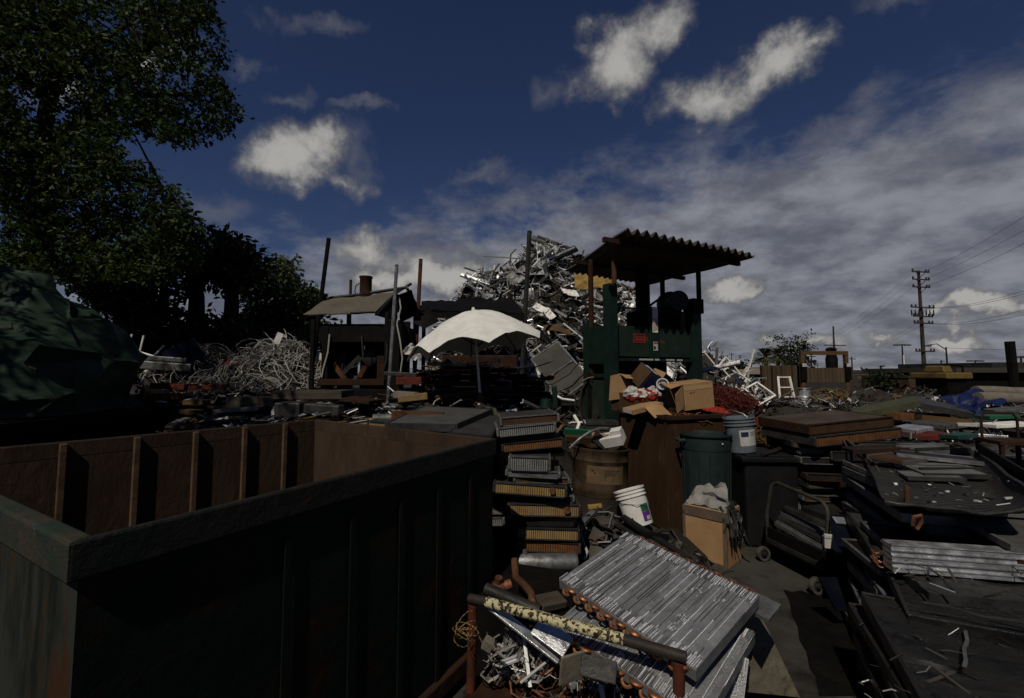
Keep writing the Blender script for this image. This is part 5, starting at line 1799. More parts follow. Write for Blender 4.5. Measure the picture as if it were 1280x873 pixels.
# wire heaps on the left
for nm, px, py, y, rx, ry, h, n, lab, lp in (("wire_heap", 348, 487, 9.6, 1.28, .9, 1.05, 620, "big heap of grey insulated wire left of the shed", .26), ("cable_heap", 255, 478, 9.4, .80, .5, .70, 300, "lower heap of dark and pale cable beside the blue panel", .24), ("low_wire_heap", 292, 487, 8.9, .62, .4, .40, 170, "small low tangle of wire between the two bigger wire heaps", .22)):
    c = at(px, py, y)
    w = MB()
    wires(w, (0, 0, -.05), rx, ry, h, n, .0075, loop=lp, seg=16, nmat=3, flat_=.8)
    m = MB()
    m.grid(lambda u, v: ((u - .5) * 2 * rx, (v - .5) * 2 * ry, h * .72 * max(0, 1 - (2 * u - 1) ** 2 - (2 * v - 1) ** 2) - .05), 14, 10)
    root = thing(nm, lab, "wire heap", c)
    root["kind"] = "stuff"
    w.build("wires", [M["wire_grey"], M["wire_grey"], M["wire_dark"]] if nm != "wire_heap" else [M["wire_grey"], M["cable_white"], M["wire_grey"]], root)["kind"] = "stuff"
    m.build("core", M["scrap_bed"], root)["kind"] = "stuff"
    m = MB(); m.box((0, 0, 0), (2 * rx * 1.05, 2 * ry * 1.1, c.z - .05), taper=.94)
    one("pallet_block", "dark stacked base under the %s" % {"wire_heap": "big grey wire heap", "cable_heap": "lower cable heap", "low_wire_heap": "small low wire tangle"}[nm], "base", m, "black_metal", (c.x, c.y, (c.z - .05) / 2 + .005))
w = MB(); w.box((0, 0, 0), (.62, .04, .50))
one("blue_board", "dark blue square panel tilted above the low piles", "panel", w, "blue_panel", at(231, 445, 8.9), (R(14), R(-28), R(8)))
w = MB()
for a, b in (((-.4, 0, 0), (-.33, 0, .34)), ((-.2, .05, 0), (-.14, .05, .32)), ((-.05, 0, -.28), (.30, 0, .12)), ((.22, .05, -.16), (.46, .05, .10)), ((-.4, 0, 0), (.15, .02, -.22)), ((-.2, .05, 0), (.3, .05, -.15))):
    w.tube([a, b], .017, 6)
one("chair_frame", "upturned white tubular chair frame beside the tarpaulin", "chair frame", w, "white_paint", at(185, 440, 8.8))
w = MB(); w.grid(lambda u, v: ((u - .5) * .3, (v - .5) * .2, .05 * noise.noise(Vector((u * 3, v * 3, 5)))), 6, 4, smooth=False, thick=.01)
one("red_rag", "small red rag on top of the wire between the heaps", "rag", w, "red_paint", at(288, 457, 9.0), (R(40), R(10), 0))
w = MB(); w.box((0, 0, 0), (1.1, .5, .16)); w.box((.1, -.1, .14), (.7, .3, .10))
one("grey_case", "grey broken case below the blue panel", "case", w, "alu_dull", at(208, 458, 9.0), (0, R(4), R(10)), bevel=.02)
w = MB(); w.box((0, 0, 0), (1.9, .9, 1.3)); p = at(215, 480, 9.2); one("dark_bin", "black low bin below the grey broken case", "bin", w, "black_metal", (p.x, 9.5, .66))
for i, (px, py) in enumerate(((383, 424), (398, 432))):
    w = MB(); w.box((0, 0, 0), (.12, .08, .26)); w.box((.05, 0, .1), (.16, .06, .05))
    one("white_fitting", ("white plastic fitting upright on the big wire heap", "second white plastic fitting lying on the big wire heap")[i], "fitting", w, "white_plastic", at(px - 35 * (1 - i), py + 12 * i, 9.4), (0, R(20 - 70 * i), R(20)))

# ------------------------------------------------------------------ cart in front with aluminium coils
hz = .61
bL, bR = on(587, 748, hz), on(858, 821, hz)
bx_ = (bR - bL).normalized()
by_ = Vector((-bx_.y, bx_.x, 0))
Lc = (bR - bL).length
mc_ = frame(bL, bx_).to_4x4()
ct = thing("scrap_cart", "low steel cart with chipped yellow push bar and red posts", "cart", (bL.x, bL.y, 0), mc_)
w = MB(); w.tube([(-.0, 0, hz), (.10, 0, hz + .004), (Lc - .24, 0, hz), (Lc, 0, hz - .004)], .023, 16); hb_ = w.build("push_bar", M["tube_dark"], ct)
w = MB(); w.tube([(.10, 0, hz + .004), (Lc * .45, 0, hz + .002), (Lc - .25, 0, hz)], .0243, 18, caps=False); w.build("yellow_paint", M["yellow_chip"], hb_)
for x in (.02, Lc - .03):
    w = MB(); w.tube([(x, 0, hz - .03), (x - .01, .0, .16)], .023, 12); w.build("post", M["tube_red"], ct)
w = MB(); w.box((Lc / 2, .50, .15), (Lc + .04, 1.05, .035)); w.build("deck", M["rust"], ct)
for x in (.12, Lc - .12):
    for y in (.1, .9):
        w = MB(); w.lathe([(0, -.022), (.055, -.022), (.06, -.01), (.06, .01), (.055, .022), (0, .022)], 16, 0, Matrix.Translation((x, y, .062)) @ Matrix.Rotation(R(90), 4, "Y"))
        w.build("caster", M["rubber"], ct)


def coil(label, ln, wd, t, loc, rot, rows=20, bends=True, seed=1, mat=None):
    """an evaporator coil: x along the bends, tubes run along y"""
    rr = random.Random(seed)
    root = thing("aluminium_coil", label, "coil", loc, rot)
    m = MB(); m.box((0, 0, 0), (ln, wd, t - .01)); m.build("fin_block", M["fin_alu"], root)
    m = MB()
    px = ln / rows
    for i in range(rows):
        x = -ln / 2 + px * (i + .5)
        segs = rr.choice((1, 1, 2))
        cuts = sorted([-wd / 2 + .012, wd / 2 - .012] + [rr.uniform(-.44, .44) * wd for _ in range(segs - 1)])
        for a, b in zip(cuts, cuts[1:]):
            if b - a < .012:
                continue
            tx, hgt = rr.gauss(0, .02), rr.uniform(0, .0006)
            hw = px * rr.uniform(.41, .43)
            z0 = t / 2 - .004 + hgt
            y0, y1 = a + .0006, b - .0006
            dz = tx * hw
            m.add([(x - hw, y0, z0 - dz), (x + hw, y0, z0 + dz), (x + hw, y1, z0 + dz + rr.gauss(0, .002)), (x - hw, y1, z0 - dz + rr.gauss(0, .002)),
                   (x - hw, y0, z0 - .012), (x + hw, y0, z0 - .012), (x + hw, y1, z0 - .012), (x - hw, y1, z0 - .012)],
                  [(0, 1, 2, 3), (4, 5, 1, 0), (5, 6, 2, 1), (6, 7, 3, 2), (7, 4, 0, 3)], 0)
        for q_ in range(1):                 # single fins standing a little proud
            x_ = x + px * rr.uniform(-.36, .36)
            l_ = rr.uniform(.05, .5) * wd
            m.box((x_, rr.uniform(-.5, .5) * (wd - l_), t / 2 + .0012), (.0013, l_, .006), 0)
        # bright ridge where the fins are folded over
        y_ = -wd / 2 + .01
        while y_ < wd / 2 - .02:
            l_ = rr.uniform(.10, .5)
            if rr.random() < .94:
                m.box((x + px * .5 + rr.gauss(0, .0003), min(y_ + l_ / 2, wd / 2 - l_ / 2), t / 2 + .0005), (.0016 + .0008 * rr.random(), l_, .0065), 1 if rr.random() < .7 else 0)
            y_ += l_ + .004
    for s in (-1, 1):                       # combed fins along the two long edges
        for i in range(int(ln / .0048)):
            x = -ln / 2 + .0048 * (i + .5)
            ww = .060 + rr.uniform(-.016, .016)
            m.box((x, s * (wd / 2 - ww / 2 - .002), t / 2 + .003 + rr.uniform(-.001, .002)), (.0022, ww, .007), 1 if rr.random() < .42 else 0, Matrix.Rotation(rr.gauss(0, .01), 4, "Z"))
    for c in range(5):                     # dents where fins are scratched bright
        x, y = rr.uniform(-.42, .42) * ln, rr.uniform(-.3, .3) * wd
        for q_ in range(rr.randint(6, 22)):
            m.box((x + rr.gauss(0, .016), y + rr.gauss(0, .02), t / 2 + .0035), (.0016, rr.uniform(.006, .022), .004), 1)
        if c > 0:
            continue
        L_ = rr.uniform(.03, .10)
        a_ = rr.choice((0, 0, 1.57)) + rr.gauss(0, .12)
        m.box((0, 0, 0), (L_, rr.uniform(.0015, .003), .003), 1, Matrix.Translation((x, y, t / 2 + .004)) @ Matrix.Rotation(a_, 4, "Z"))
    m.build("crushed_fins", [M["fin_alu"], M["fin_bright"]], root)["kind"] = "stuff"
    if bends:
        for s in (-1, 1):
            for i in range(rows - 2):
                x = -ln / 2 + px * (i + 1.5)
                z = (.016 if i % 2 else -.012) + (.018 if s > 0 else 0)
                m = MB()
                m.ring((x, s * wd / 2, z), px * .56, .0075, 10, 6, a0=math.pi * (1 if s < 0 else 0), a1=math.pi * (2 if s < 0 else 1), ax=(0, .35 * (1 if i % 2 else -1), 1))
                m.build("return_bend", M["copper"] if s < 0 else M["copper_dull"], root)
    return root


M["fin_alu"] = pm("fin_alu", (.34, .34, .35), (.27, .27, .275), rough=.40, metal=.6, scale=14, rvar=.14, island=.12, bump=.4, bscale=120, wave=("X", 230, .6, .5))
M["fin_bright"] = pm("fin_bright", (.80, .80, .84), rough=.35, metal=.35, scale=20, island=.25, bump=.6, bscale=90)  # near-white base colour paints in the sparkle of the fins
NL, NR, FR, FL = Vector((.263, 2.45, .673)), Vector((.748, 1.867, .575)), Vector((1.16, 2.26, .697)), Vector((.675, 2.844, .795))
ex = (NR - NL).normalized()
nz = ex.cross(FL - NL).normalized()
mcoil = frame(NL, ex, nz)
cc = (NL + NR + FR + FL) / 4
coil("large shiny aluminium coil with copper bends on top of the cart", .76, .58, .06, cc - nz * .035, mcoil, 20, True, 3)
coil("lower aluminium coil showing under the top one behind the yellow bar", .74, .56, .06, cc - nz * .125 + Vector((-.055, -.115, -.06)), mcoil @ Matrix.Rotation(R(5), 3, "Z"), 17, True, 5)
r3 = frame(NR, ex, nz) @ Euler((R(8), R(24), R(-10))).to_matrix()
coil("third aluminium coil standing on edge at the right end of the cart", .22, .36, .05, at(893, 866, 2.12), frame(NL, ex + Vector((.25, .25, 0))) @ Euler((R(66), R(4), R(6))).to_matrix(), 9, False, 8)
w = MB(); w.box((0, 0, 0), (.80, .14, .02))
one("grey_tray_edge", "flat grey metal strip showing behind the top coil", "metal strip", w, "alu_dull", FL.lerp(FR, .6) + by_ * .06 + Vector((0, 0, -.075)), mcoil)
for i in range(3):
    w = MB(); w.box((0, 0, 0), (.72 - .05 * i, .52, .10))
    q = cc - nz * (.21 + .105 * i) + Vector((0, 0, -.03))
    one("packed_core", ("dark finned core under the two aluminium coils", "middle dark core in the cart", "lowest dark core on the cart deck")[i], "radiator core", w, "fin_dark", (q.x + .02, q.y + .02, q.z), frame(NL, ex), bevel=.006)
plate("board", "dirty pale board leaning against the right end of the cart", "board", (on(902, 862, .10), on(1000, 872, .02), on(948, 762, .50), on(937, 756, .56)), .018, "wood_pale" if "wood_pale" in M else "carpet")
plate("thin_sheet", "thin grey panel between the coil and the leaning board", "panel", (on(900, 822, .30), on(925, 800, .30), on(944, 760, .52), on(935, 775, .52)), .02, "alu_dull")
# odds and ends in the cart, in front of the coils
Tc = Matrix.Translation((bL.x, bL.y, 0)) @ mc_
rs_ = random.Random(11)
m = MB()
for i in range(230):
    p = Vector((rs_.uniform(.06, .95), rs_.uniform(.03, .30), rs_.uniform(.17, .40)))
    scrap_piece(m, p, rs_.uniform(.05, .15), rs_.choices((0, 1, 2, 3), (.34, .06, .44, .16))[0], .9)
wires(m, (.5, .16, .18), .42, .12, .18, 60, .004, mat=4, loop=.05)
wires(m, (.18, .16, .25), .14, .10, .12, 30, .006, mat=5, loop=.06)
tag(m.build("mixed_scrap", [M["scrap"], M["scrap_bright"], M["scrap_dark"], M["scrap_brown"], M["copper_dull"], M["wire_grey"]], loc=(bL.x, bL.y, 0), rot=mc_), "loose mixed metal scrap heaped in the cart behind the yellow bar", "scrap", kind="stuff")
for (px, py, y, s, mt, lab, rt) in ((715, 835, 2.05, (.12, .012, .13), "wood_pale", "pale square board under the yellow bar", (R(10), R(0), R(25))), (690, 795, 2.25, (.18, .10, .012), "alu", "bright thin sheet lying behind the yellow bar", (R(30), R(20), R(-30))),
                                    (655, 790, 2.3, (.40, .05, .014), "alu", "bright metal angle slanting down under the bar", (R(20), R(28), R(-20))), (610, 805, 2.15, (.045, .04, .05), "carpet", "small whitish fitting near the left red post", (R(10), R(30), 0)),
                                    (748, 836, 2.0, (.15, .08, .012), "alu_dark", "grey plate beside the pale square board", (R(60), R(5), R(-15))), (688, 752, 2.65, (.16, .1, .04), "wood_grey", "grey wood offcut left of the lower coil", (R(12), R(4), R(30)))):
    w = MB(); w.box((0, 0, 0), s)
    one("scrap_offcut", lab, "scrap", w, mt, at(px, py, y), rt, bevel=.004)
w = MB(); w.tube([at(643, 700, 2.9), at(645, 722, 2.8), at(655, 731, 2.72), at(664, 742, 2.65), at(667, 760, 2.6)], .022, 10)
one("copper_elbow", "brown copper pipe elbow standing behind the yellow bar", "pipe", w, "rust_light", (0, 0, 0))
w = MB()
w.lathe([(0, -.05), (.03, -.05), (.03, -.02), (.045, -.02), (.045, .03), (.028, .035), (.028, .08), (0, .08)], 14, 0, Matrix.Rotation(R(80), 4, "Y"))
w.tube([(0, 0, 0), (.0, -.02, .07)], .022, 10)
one("brass_valve", "brown brass valve left of the copper elbow", "valve", w, "copper_dull", at(622, 736, 2.7), (0, 0, R(20)))
w = MB(); w.lathe([(0, -.16), (.030, -.16), (.030, .16), (0, .16)], 12, 0, Matrix.Rotation(R(90), 4, "Y"))
one("iron_pipe", "short dull iron pipe behind the left end of the yellow bar", "pipe", w, "dark_steel", at(640, 750, 2.5), (0, R(10), R(-25)))
w = MB(); w.box((0, 0, 0), (.7, .62, .40)); q = at(650, 790, 2.75); one("dark_block", "dark greasy block behind the left half of the cart", "block", w, "black_metal", (q.x + .05, 2.95, .21), (0, 0, R(-20)))
w = MB()
wires(w, (0, 0, 0), .02, .03, .04, 5, .0022, loop=.05, seg=14)
tag(w.build("wire_loop", M["fin_gold"], loc=at(581, 795, 2.2)), "small loop of yellowish wire outside the left red post", "wire", kind="stuff")

# clutter between the drum and the cart, under the white bucket
m = MB()
for i in range(260):
    x, y = rnd.uniform(.55, 1.55), rnd.uniform(3.2, 4.6)
    scrap_piece(m, (x, y, rnd.uniform(.03, .24)), rnd.uniform(.12, .34), rnd.choices((0, 2, 3), (.12, .74, .14))[0], .4)
m.box((1.2, 4.3, .10), (.9, .7, .2), 2)
m.grid(lambda u, v: (.42 + .75 * u, 3.55 + .95 * v, .50 * math.sin(u * math.pi) * math.sin(v * math.pi) + .02), 10, 10, 2)
for i in range(130):
    u, v = rnd.random(), rnd.random()
    scrap_piece(m, (.42 + .75 * u, 3.55 + .95 * v, .50 * math.sin(u * math.pi) * math.sin(v * math.pi) + rnd.uniform(.0, .07)), rnd.uniform(.10, .36), rnd.choices((0, 1, 2, 3), (.10, .02, .76, .12))[0], .5)
tag(m.build("dark_scrap", [M["scrap"], M["scrap_bright"], M["scrap_dark"], M["scrap_brown"]]), "dark oily scrap lying between drum, bin and cart", "scrap", kind="stuff")
for (p, q, wdt, mt, lab) in (((778, 646, 3.9), (862, 700, 3.3), .05, "black_gloss", "long black channel slanting below the white bucket"), ((770, 655, 3.8), (850, 706, 3.2), .035, "dark_steel", "second dark channel just in front of the black one"), ((700, 668, 3.7), (745, 640, 4.1), .03, "black_gloss", "black bar leaning toward the drum"),
                             ((735, 634, 4.2), (752, 632, 4.2), .045, "yellow_sheet", "yellowish tube end left of the white bucket"), ((706, 641, 4.15), (722, 637, 4.15), .04, "yellow_sheet", "small yellowish bracket left of the tube end"), ((728, 655, 3.8), (742, 640, 4.0), .05, "alu_dull", "grey bent plate below the drum"), ((800, 668, 3.6), (835, 672, 3.6), .06, "black_metal", "short black block under the white bucket")):
    a, b = at(*p), at(*q)
    w = MB(); w.bar(a - a, b - a, wdt, wdt * .6)
    one("metal_bar", lab, "metal bar", w, mt, a)
w = MB(); w.tube([at(730, 648, 4.1), at(726, 670, 3.9), at(734, 690, 3.75), at(730, 700, 3.7)], .012, 6); one("grey_cable", "short grey cable hanging right of the radiator stack", "cable", w, "cable_white", (0, 0, 0))
# ------------------------------------------------------------------ right: stack of big radiators with brown plates on top
p = at(1012, 600, 4.6)
RX, RY = 3.32, 4.86
z = .02
while z < 1.0:
    h_ = rnd.uniform(.05, .095)
    fin, rail = rnd.choice((("fin_dark", "alu_dull"), ("wood_grey", "dark_steel"), ("fin_dark", "alu_dull"), ("fin_grey", "alu_dark"), ("fin_brown", "alu_dull"), ("fin_orange", "dark_steel"), ("fin_dark", "rust"), ("mesh_light", "alu_dull")))
    radiator("dark radiator layered in the wide right stack under the brown plates", rnd.uniform(.84, .98), .62, h_, fin, (RX + rnd.uniform(-.09, .09), RY + rnd.uniform(-.07, .07), z), (R(rnd.uniform(-1.5, 1.5)), R(rnd.uniform(-1.5, 1.5)), R(-6 + rnd.uniform(-9, 9))), rail, group="dark radiators of the wide right stack")
    z += h_ + .008
M["plate_brown"] = pm("plate_brown", (.060, .040, .028), (.095, .072, .055), rough=.7, scale=3, bump=.2, c3=(.11, .05, .02), lo3=.55, hi3=.7)
zt = z
radiator("brown finned radiator second from the top of the right stack", 1.10, .66, .10, "fin_orange", (RX + .03, RY, zt), (R(2), R(-3), R(14)), "alu_dark", "plate_brown", tank=.02)
radiator("rusty brown topped radiator crowning the right stack", 1.08, .64, .10, "fin_brown", (RX - .01, RY + .02, zt + .108), (R(2), R(-3), R(14)), "rust", "plate_brown", tank=.02)
w = MB(); w.tube([at(1052, 545, 4.6), at(1062, 553, 4.45), at(1078, 566, 4.2), at(1092, 580, 3.8), at(1104, 597, 3.4), at(1106, 606, 3.3)], .012, 6)
w.tube([at(1046, 540, 4.6), at(1060, 560, 4.4), at(1080, 575, 4.0), at(1096, 590, 3.6)], .008, 6)
tag(w.build("loose_cable", M["wire_dark"]), "dark cable strands trailing over the tray's left corner", "cable", kind="stuff")

# ------------------------------------------------------------------ platform trolley
M["trolley_tube"] = pm("trolley_tube", (.11, .10, .085), (.06, .05, .04), rough=.6, scale=10, c3=(.10, .05, .025), lo3=.56)
lA, lB = at(966, 602, 4.35), at(1034, 622, 3.78)
tx = (lB - lA); tx.z = 0
Lt = tx.length
mt_ = frame(lA, tx).to_4x4()
pt = thing("platform_trolley", "old platform trolley with bent tube handle and grey wheels", "trolley", (lA.x, lA.y, 0), mt_)
zh = lA.z
w = MB(); w.tube([(-.02, -.06, .24), (-.03, -.05, .45), (.0, -.01, .70), (.02, 0, zh - .02), (.06, 0, zh), (Lt - .05, 0, zh - .04), (Lt - .01, 0, zh - .08), (Lt + .01, -.01, .60), (Lt + .0, -.04, .24)], .017, 10); w.build("handle", M["trolley_tube"], pt)
w = MB(); w.box((Lt / 2, .32, .20), (Lt + .06, .80, .05)); w.build("deck", M["dark_steel"], pt, bevel=.008)
w = MB(); w.box((Lt / 2, -.06, .24), (Lt + .02, .03, .16)); w.build("front_plate", M["black_metal"], pt, bevel=.006)
for x, y, rr in ((-.10, .10, .105), (-.04, -.10, .065), (Lt + .02, -.16, .065), (Lt, .65, .10)):
    mm = Matrix.Translation((x, y, rr + .003)) @ Matrix.Rotation(R(90), 4, "Y")
    w = MB(); w.lathe([(rr * .62, -.02), (rr * .95, -.022), (rr, -.012), (rr, .012), (rr * .95, .022), (rr * .62, .02)], 26, 0, mm); wh = w.build("wheel", M["wheel_grey"], pt)
    w = MB(); w.lathe([(0, -.028), (rr * .25, -.026), (rr * .3, -.012), (rr * .62, -.010), (rr * .62, .010), (rr * .3, .012), (rr * .25, .026), (0, .028)], 20, 0, mm); w.build("hub", M["dark_steel"], wh)
Tt = Matrix.Translation((lA.x, lA.y, 0)) @ mt_
for k in range(4):
    w = MB(); w.box((0, 0, 0), (.62, .05, .035)); w.box((0, .0, .022), (.62, .014, .012))
    one("aluminium_profile", ("lowest shiny profile lying on the trolley", "second shiny profile on the trolley", "third shiny profile on the trolley", "uppermost shiny profile on the trolley")[k], "profile", w, "alu_dull" if k % 2 == 0 else "alu_dark", Tt @ Vector((Lt * .46, .04 + .05 * k, .31 + .045 * k)), mt_ @ Euler((0, R(4), R(3 * k - 4))).to_matrix().to_4x4())
w = MB(); w.box((0, 0, 0), (.07, .06, .08)); w.box((0, -.02, .05), (.07, .03, .03))
one("white_fitting", "white rusty fitting at the right end of the trolley", "fitting", w, "label_white", at(1036, 678, 3.55), (0, 0, R(-20)), bevel=.006)
w = MB(); w.box((0, 0, 0), (.5, .5, .28)); one("dark_core", "black block loaded on the rear of the trolley", "radiator core", w, "fin_dark", Tt @ Vector((Lt * .5, .5, .37)), mt_, bevel=.01)

# blue steel panels beside it
plate("blue_sheet", "blue steel sheet with a bright corner right of the trolley", "metal sheet", (on(1044, 690, .50), on(1084, 690, .50), on(1078, 642, .60), on(1037, 644, .60)), .02, "blue_plate")
w = MB(); w.box((0, 0, 0), (.08, .10, .006))  # thin bright square laid on the upper left of the sheet
a = on(1050, 652, .585)
one("bright_patch", "bright flat square on the blue sheet", "scrap", w, "alu", a + Vector((0, 0, .008)), (R(12), 0, R(-20)))
plate("blue_sheet", "narrow blue sheet edge leaning beside the black coil pile", "metal sheet", (on(1046, 764, .14), on(1060, 764, .14), on(1046, 722, .34), on(1024, 722, .34)), .02, "blue_plate")

# ------------------------------------------------------------------ pile of black condenser sheets, lower right
O = Vector((1.50, 1.74, 0))
exb, eyb = Vector((.90, -.436, 0)), Vector((.436, .90, 0))
mb_ = frame(O, exb).to_4x4()
Tb2 = Matrix.Translation(O) @ mb_


def black_sheet(label, c, s, rot=(0, 0, 0), mat="net_black", rim="black_gloss"):
    root = thing("condenser_sheet", label, "condenser sheet", Tb2 @ Vector(c), mb_ @ Euler(rot).to_matrix().to_4x4())
    q = rnd.uniform(0, 50)
    m = MB()
    m.grid(lambda u, v: ((u - .5) * s[0], (v - .5) * s[1], s[2] / 2 + .030 * noise.noise(Vector((u * 3 + q, v * 3, 0))) + .010 * noise.noise(Vector((u * 11 + q, v * 9, 3)))), 26, 22, thick=s[2])
    m.build("net", M[mat], root, sharp=50)
    for c_, d_ in (((0, -s[1] / 2 - .004, 0), (s[0] + .02, .018, s[2] + .02)), ((0, s[1] / 2 + .004, 0), (s[0] + .02, .018, s[2] + .02)), ((-s[0] / 2 - .004, 0, 0), (.018, s[1] - .012, s[2] + .018))):
        m = MB(); m.box(c_, d_); m.build("edge", M[rim], root, bevel=.004)
    return root


M["net_black"] = pm("net_black", (.005, .0045, .0045), (.012, .011, .010), rough=.30, scale=3.2, bump=1.0, bscale=95, rvar=.2, c3=(.60, .56, .54), scale3=5.0, lo3=.60, hi3=.78, stretch=(.35, 1.5, 1), spec=.35, wave=("X", 110, .45, .45))  # pale streaks paint the glints of gloss into the colour
for i in range(8):
    so = black_sheet("black condenser sheet among the lower layers of the pile at the lower right", (.56 + rnd.uniform(-.04, .04), .52 + rnd.uniform(-.04, .04), .035 + .054 * i), (1.08, 1.05, .034), (R(rnd.uniform(-.6, .6)), 0, R(rnd.uniform(-4, 4))), rim=rnd.choice(("black_gloss", "alu_dark", "dark_steel")))
    so["group"] = "lower black condenser sheets"
black_sheet("wide black netted condenser sheet nearest the camera at the lower right", (.62, .44, .485), (1.20, 1.0, .05), (R(3), R(1), R(1)))
black_sheet("black condenser sheet slightly raised behind the nearest one", (.72, .98, .60), (1.10, .62, .05), (R(7), R(-2), R(-4)))
# finned bundles behind
zb2 = .10
for i, (h_, fin, rail, lab) in enumerate(((.14, "fin_dark", "black_metal", "lowest dark bundle under the netted tray"), (.14, "fin_dark", "dark_steel", "second dark bundle from the ground under the netted tray"), (.13, "fin_dark", "black_metal", "third dark bundle from the ground under the netted tray"), (.10, "fin_brown", "dark_steel", "brownish bundle under the shiny ribbed one"),)):
    radiator(lab, 1.3, 1.0, h_, fin, Tb2 @ Vector((.80, 1.68, zb2)), (0, 0, math.atan2(exb.y, exb.x) + R(rnd.uniform(-3, 3))), rail)
    zb2 += h_ + .02
w = MB()
for k in range(5):
    w.box((0, 0, .016 + k * .030), (1.15, .10 - .01 * (k % 2), .022)); w.box((0, -.045, .031 + k * .030), (1.15, .02, .006))
one("ribbed_bundle", "shiny ribbed aluminium bundle lying below the netted tray", "bundle", w, "alu", Tb2 @ Vector((.72, 1.17, .665)), (0, R(-1), math.atan2(exb.y, exb.x) + R(11)))
w = MB()
w.grid(lambda u, v: ((u - .5) * 1.0, (v - .5) * .22, .018 * noise.noise(Vector((u * 6, v * 5, 1)))), 20, 6, thick=.05)
one("crushed_bundle", "crushed dull fin bundle in front of the shiny ribbed one", "bundle", w, "alu_dark", Tb2 @ Vector((.74, 1.02, .655)), (0, R(-1), math.atan2(exb.y, exb.x) + R(9)))
for k in range(7):
    pass
w = MB()
for k in range(7):
    w.ring((.0, .02 * k, .022 * (k % 3)), .022, .006, 8, 5, a0=0, a1=math.pi, ax=(0, 1, 0))
one("copper_bends", "row of dull copper bends at the left end of the shiny bundle", "copper bends", w, "copper_dull", Tb2 @ Vector((.14, 1.12, .66)), mb_)
# netted tray with rounded rim
TR = [on(1108, 628, 1.0), on(1300, 646, 1.0), on(1222, 579, 1.0), on(1078, 567, 1.0)]
o = sum(TR, Vector()) / 4
nt_ = thing("netted_tray", "dusty dark netted tray with rounded rim lying on the right pile", "tray", o)
To = Matrix.Translation(-o)
M["net_grey"] = pm("net_grey", (.040, .037, .034), (.060, .056, .050), rough=.7, scale=3, bump=.6, bscale=60, c3=(.30, .28, .26), scale3=9, lo3=.64, hi3=.70, wave=("Y", 26, .35, .4))
w = MB()


def tray(u, v):
    p = TR[0].lerp(TR[1], u).lerp(TR[3].lerp(TR[2], u), v)
    e = max(0, u - .86) / .14
    return p + Vector((0, 0, .10 * e * e - .015 * math.sin(u * 3.1) * math.sin(v * 3.1) + .034 * noise.noise(Vector((u * 4, v * 4, 2)))))


w.grid(tray, 36, 36, 0, To, thick=.012); w.build("net", M["net_grey"], nt_)
w = MB()
pts = [tray(u / 12, 0) for u in range(13)] + [tray(1, v / 10) for v in range(1, 11)] + [tray(1 - u / 12, 1) for u in range(1, 13)] + [tray(0, 1 - v / 10) for v in range(1, 10)]
w.tube(pts, .011, 8, 0, To, closed=True); w.build("rim", M["dark_steel"], nt_)
w = MB(); w.tube([(0, 0, -.02), (0, 0, .05), (.004, 0, .07)], .014, 8); one("iron_stub", "rusty stub standing on the near rim of the netted tray", "bolt", w, "rust_light", tray(.16, .03) + Vector((0, 0, .02)))
w = MB(); w.tube([(0, 0, -.06), (.03, 0, -.02), (.02, -.01, .02), (-.02, -.01, .01), (-.02, 0, -.04)], .010, 7); one("copper_hook", "bent brown pipe hanging below the near rim of the tray", "pipe", w, "copper_dull", tray(.20, -.01) + Vector((0, 0, -.07)))
def layers(label, group, cx, cy, z0, z1, w_, d_, ang, pal, th=(.03, .06), jit=.06, jrot=5, tilt=1.2):
    """a pile of thin flat panels, every one its own object"""
    z = z0
    while z < z1:
        h = rnd.uniform(*th)
        fin, rail = rnd.choice(pal)
        m = MB()
        ww, dd = w_ * rnd.uniform(.82, 1.05), d_ * rnd.uniform(.82, 1.05)
        m.box((0, 0, h / 2), (ww, dd, h * .7), 0)
        for yy in (-1, 1):
            m.box((0, yy * (dd / 2 - .008), h / 2), (ww + .006, .022, h), 1)
        for xx in (-1, 1):
            m.box((xx * (ww / 2 - .006), 0, h / 2), (.020, dd - .03, h), 1)
        o_ = m.build("flat_panel_core", [M[fin], M[rail]], loc=(cx + rnd.uniform(-jit, jit), cy + rnd.uniform(-jit, jit), z), rot=(R(rnd.uniform(-tilt, tilt)), R(rnd.uniform(-tilt, tilt)), ang + R(rnd.uniform(-jrot, jrot))))
        tag(o_, label, "radiator core", group)
        z += h + rnd.choice((.004, .004, .02))


LP = [("fin_dark", "alu_dull"), ("black_metal", "alu_dull"), ("fin_grey", "alu_dark"), ("fin_brown", "alu_dull"), ("fin_dark", "rust"), ("mesh_light", "alu_dull"), ("fin_dark", "steel")]
LM = LP + [("mesh_light", "alu_dull"), ("fin_tan", "dark_steel"), ("fin_grey", "alu_dark"), ("wood_grey", "wood_brown"), ("fin_orange", "black_metal")]
c = sum(TR, Vector()) / 4
layers("thin flat core in the tall layered pile under the netted tray", "flat cores under the netted tray", c.x + .10, c.y + .06, .02, .93, .78, 1.25, math.atan2(-.3, .9), LP, jit=.07)
layers("thin flat core in the layered pile at the right edge below the tray", "flat cores at the right edge", 3.15, 2.75, .02, .86, .8, .9, math.atan2(-.3, .9), LP, jit=.08)
q_ = Tb2 @ Vector((.74, 1.0, 0))
layers("thin panel in the layers below the raised black condenser sheet", "panels below the raised black sheet", q_.x, q_.y, .44, .555, 1.12, .66, math.atan2(exb.y, exb.x), LP, th=(.018, .030), jit=.035, jrot=3, tilt=.6)
q_ = Tb2 @ Vector((.36, 1.48, 0))
layers("ragged flat core in the pile left of the shiny ribbed bundle", "ragged cores left of the ribbed bundle", q_.x, q_.y, .02, .72, .42, .56, math.atan2(exb.y, exb.x), LP, th=(.03, .055), jit=.06, jrot=10, tilt=2)
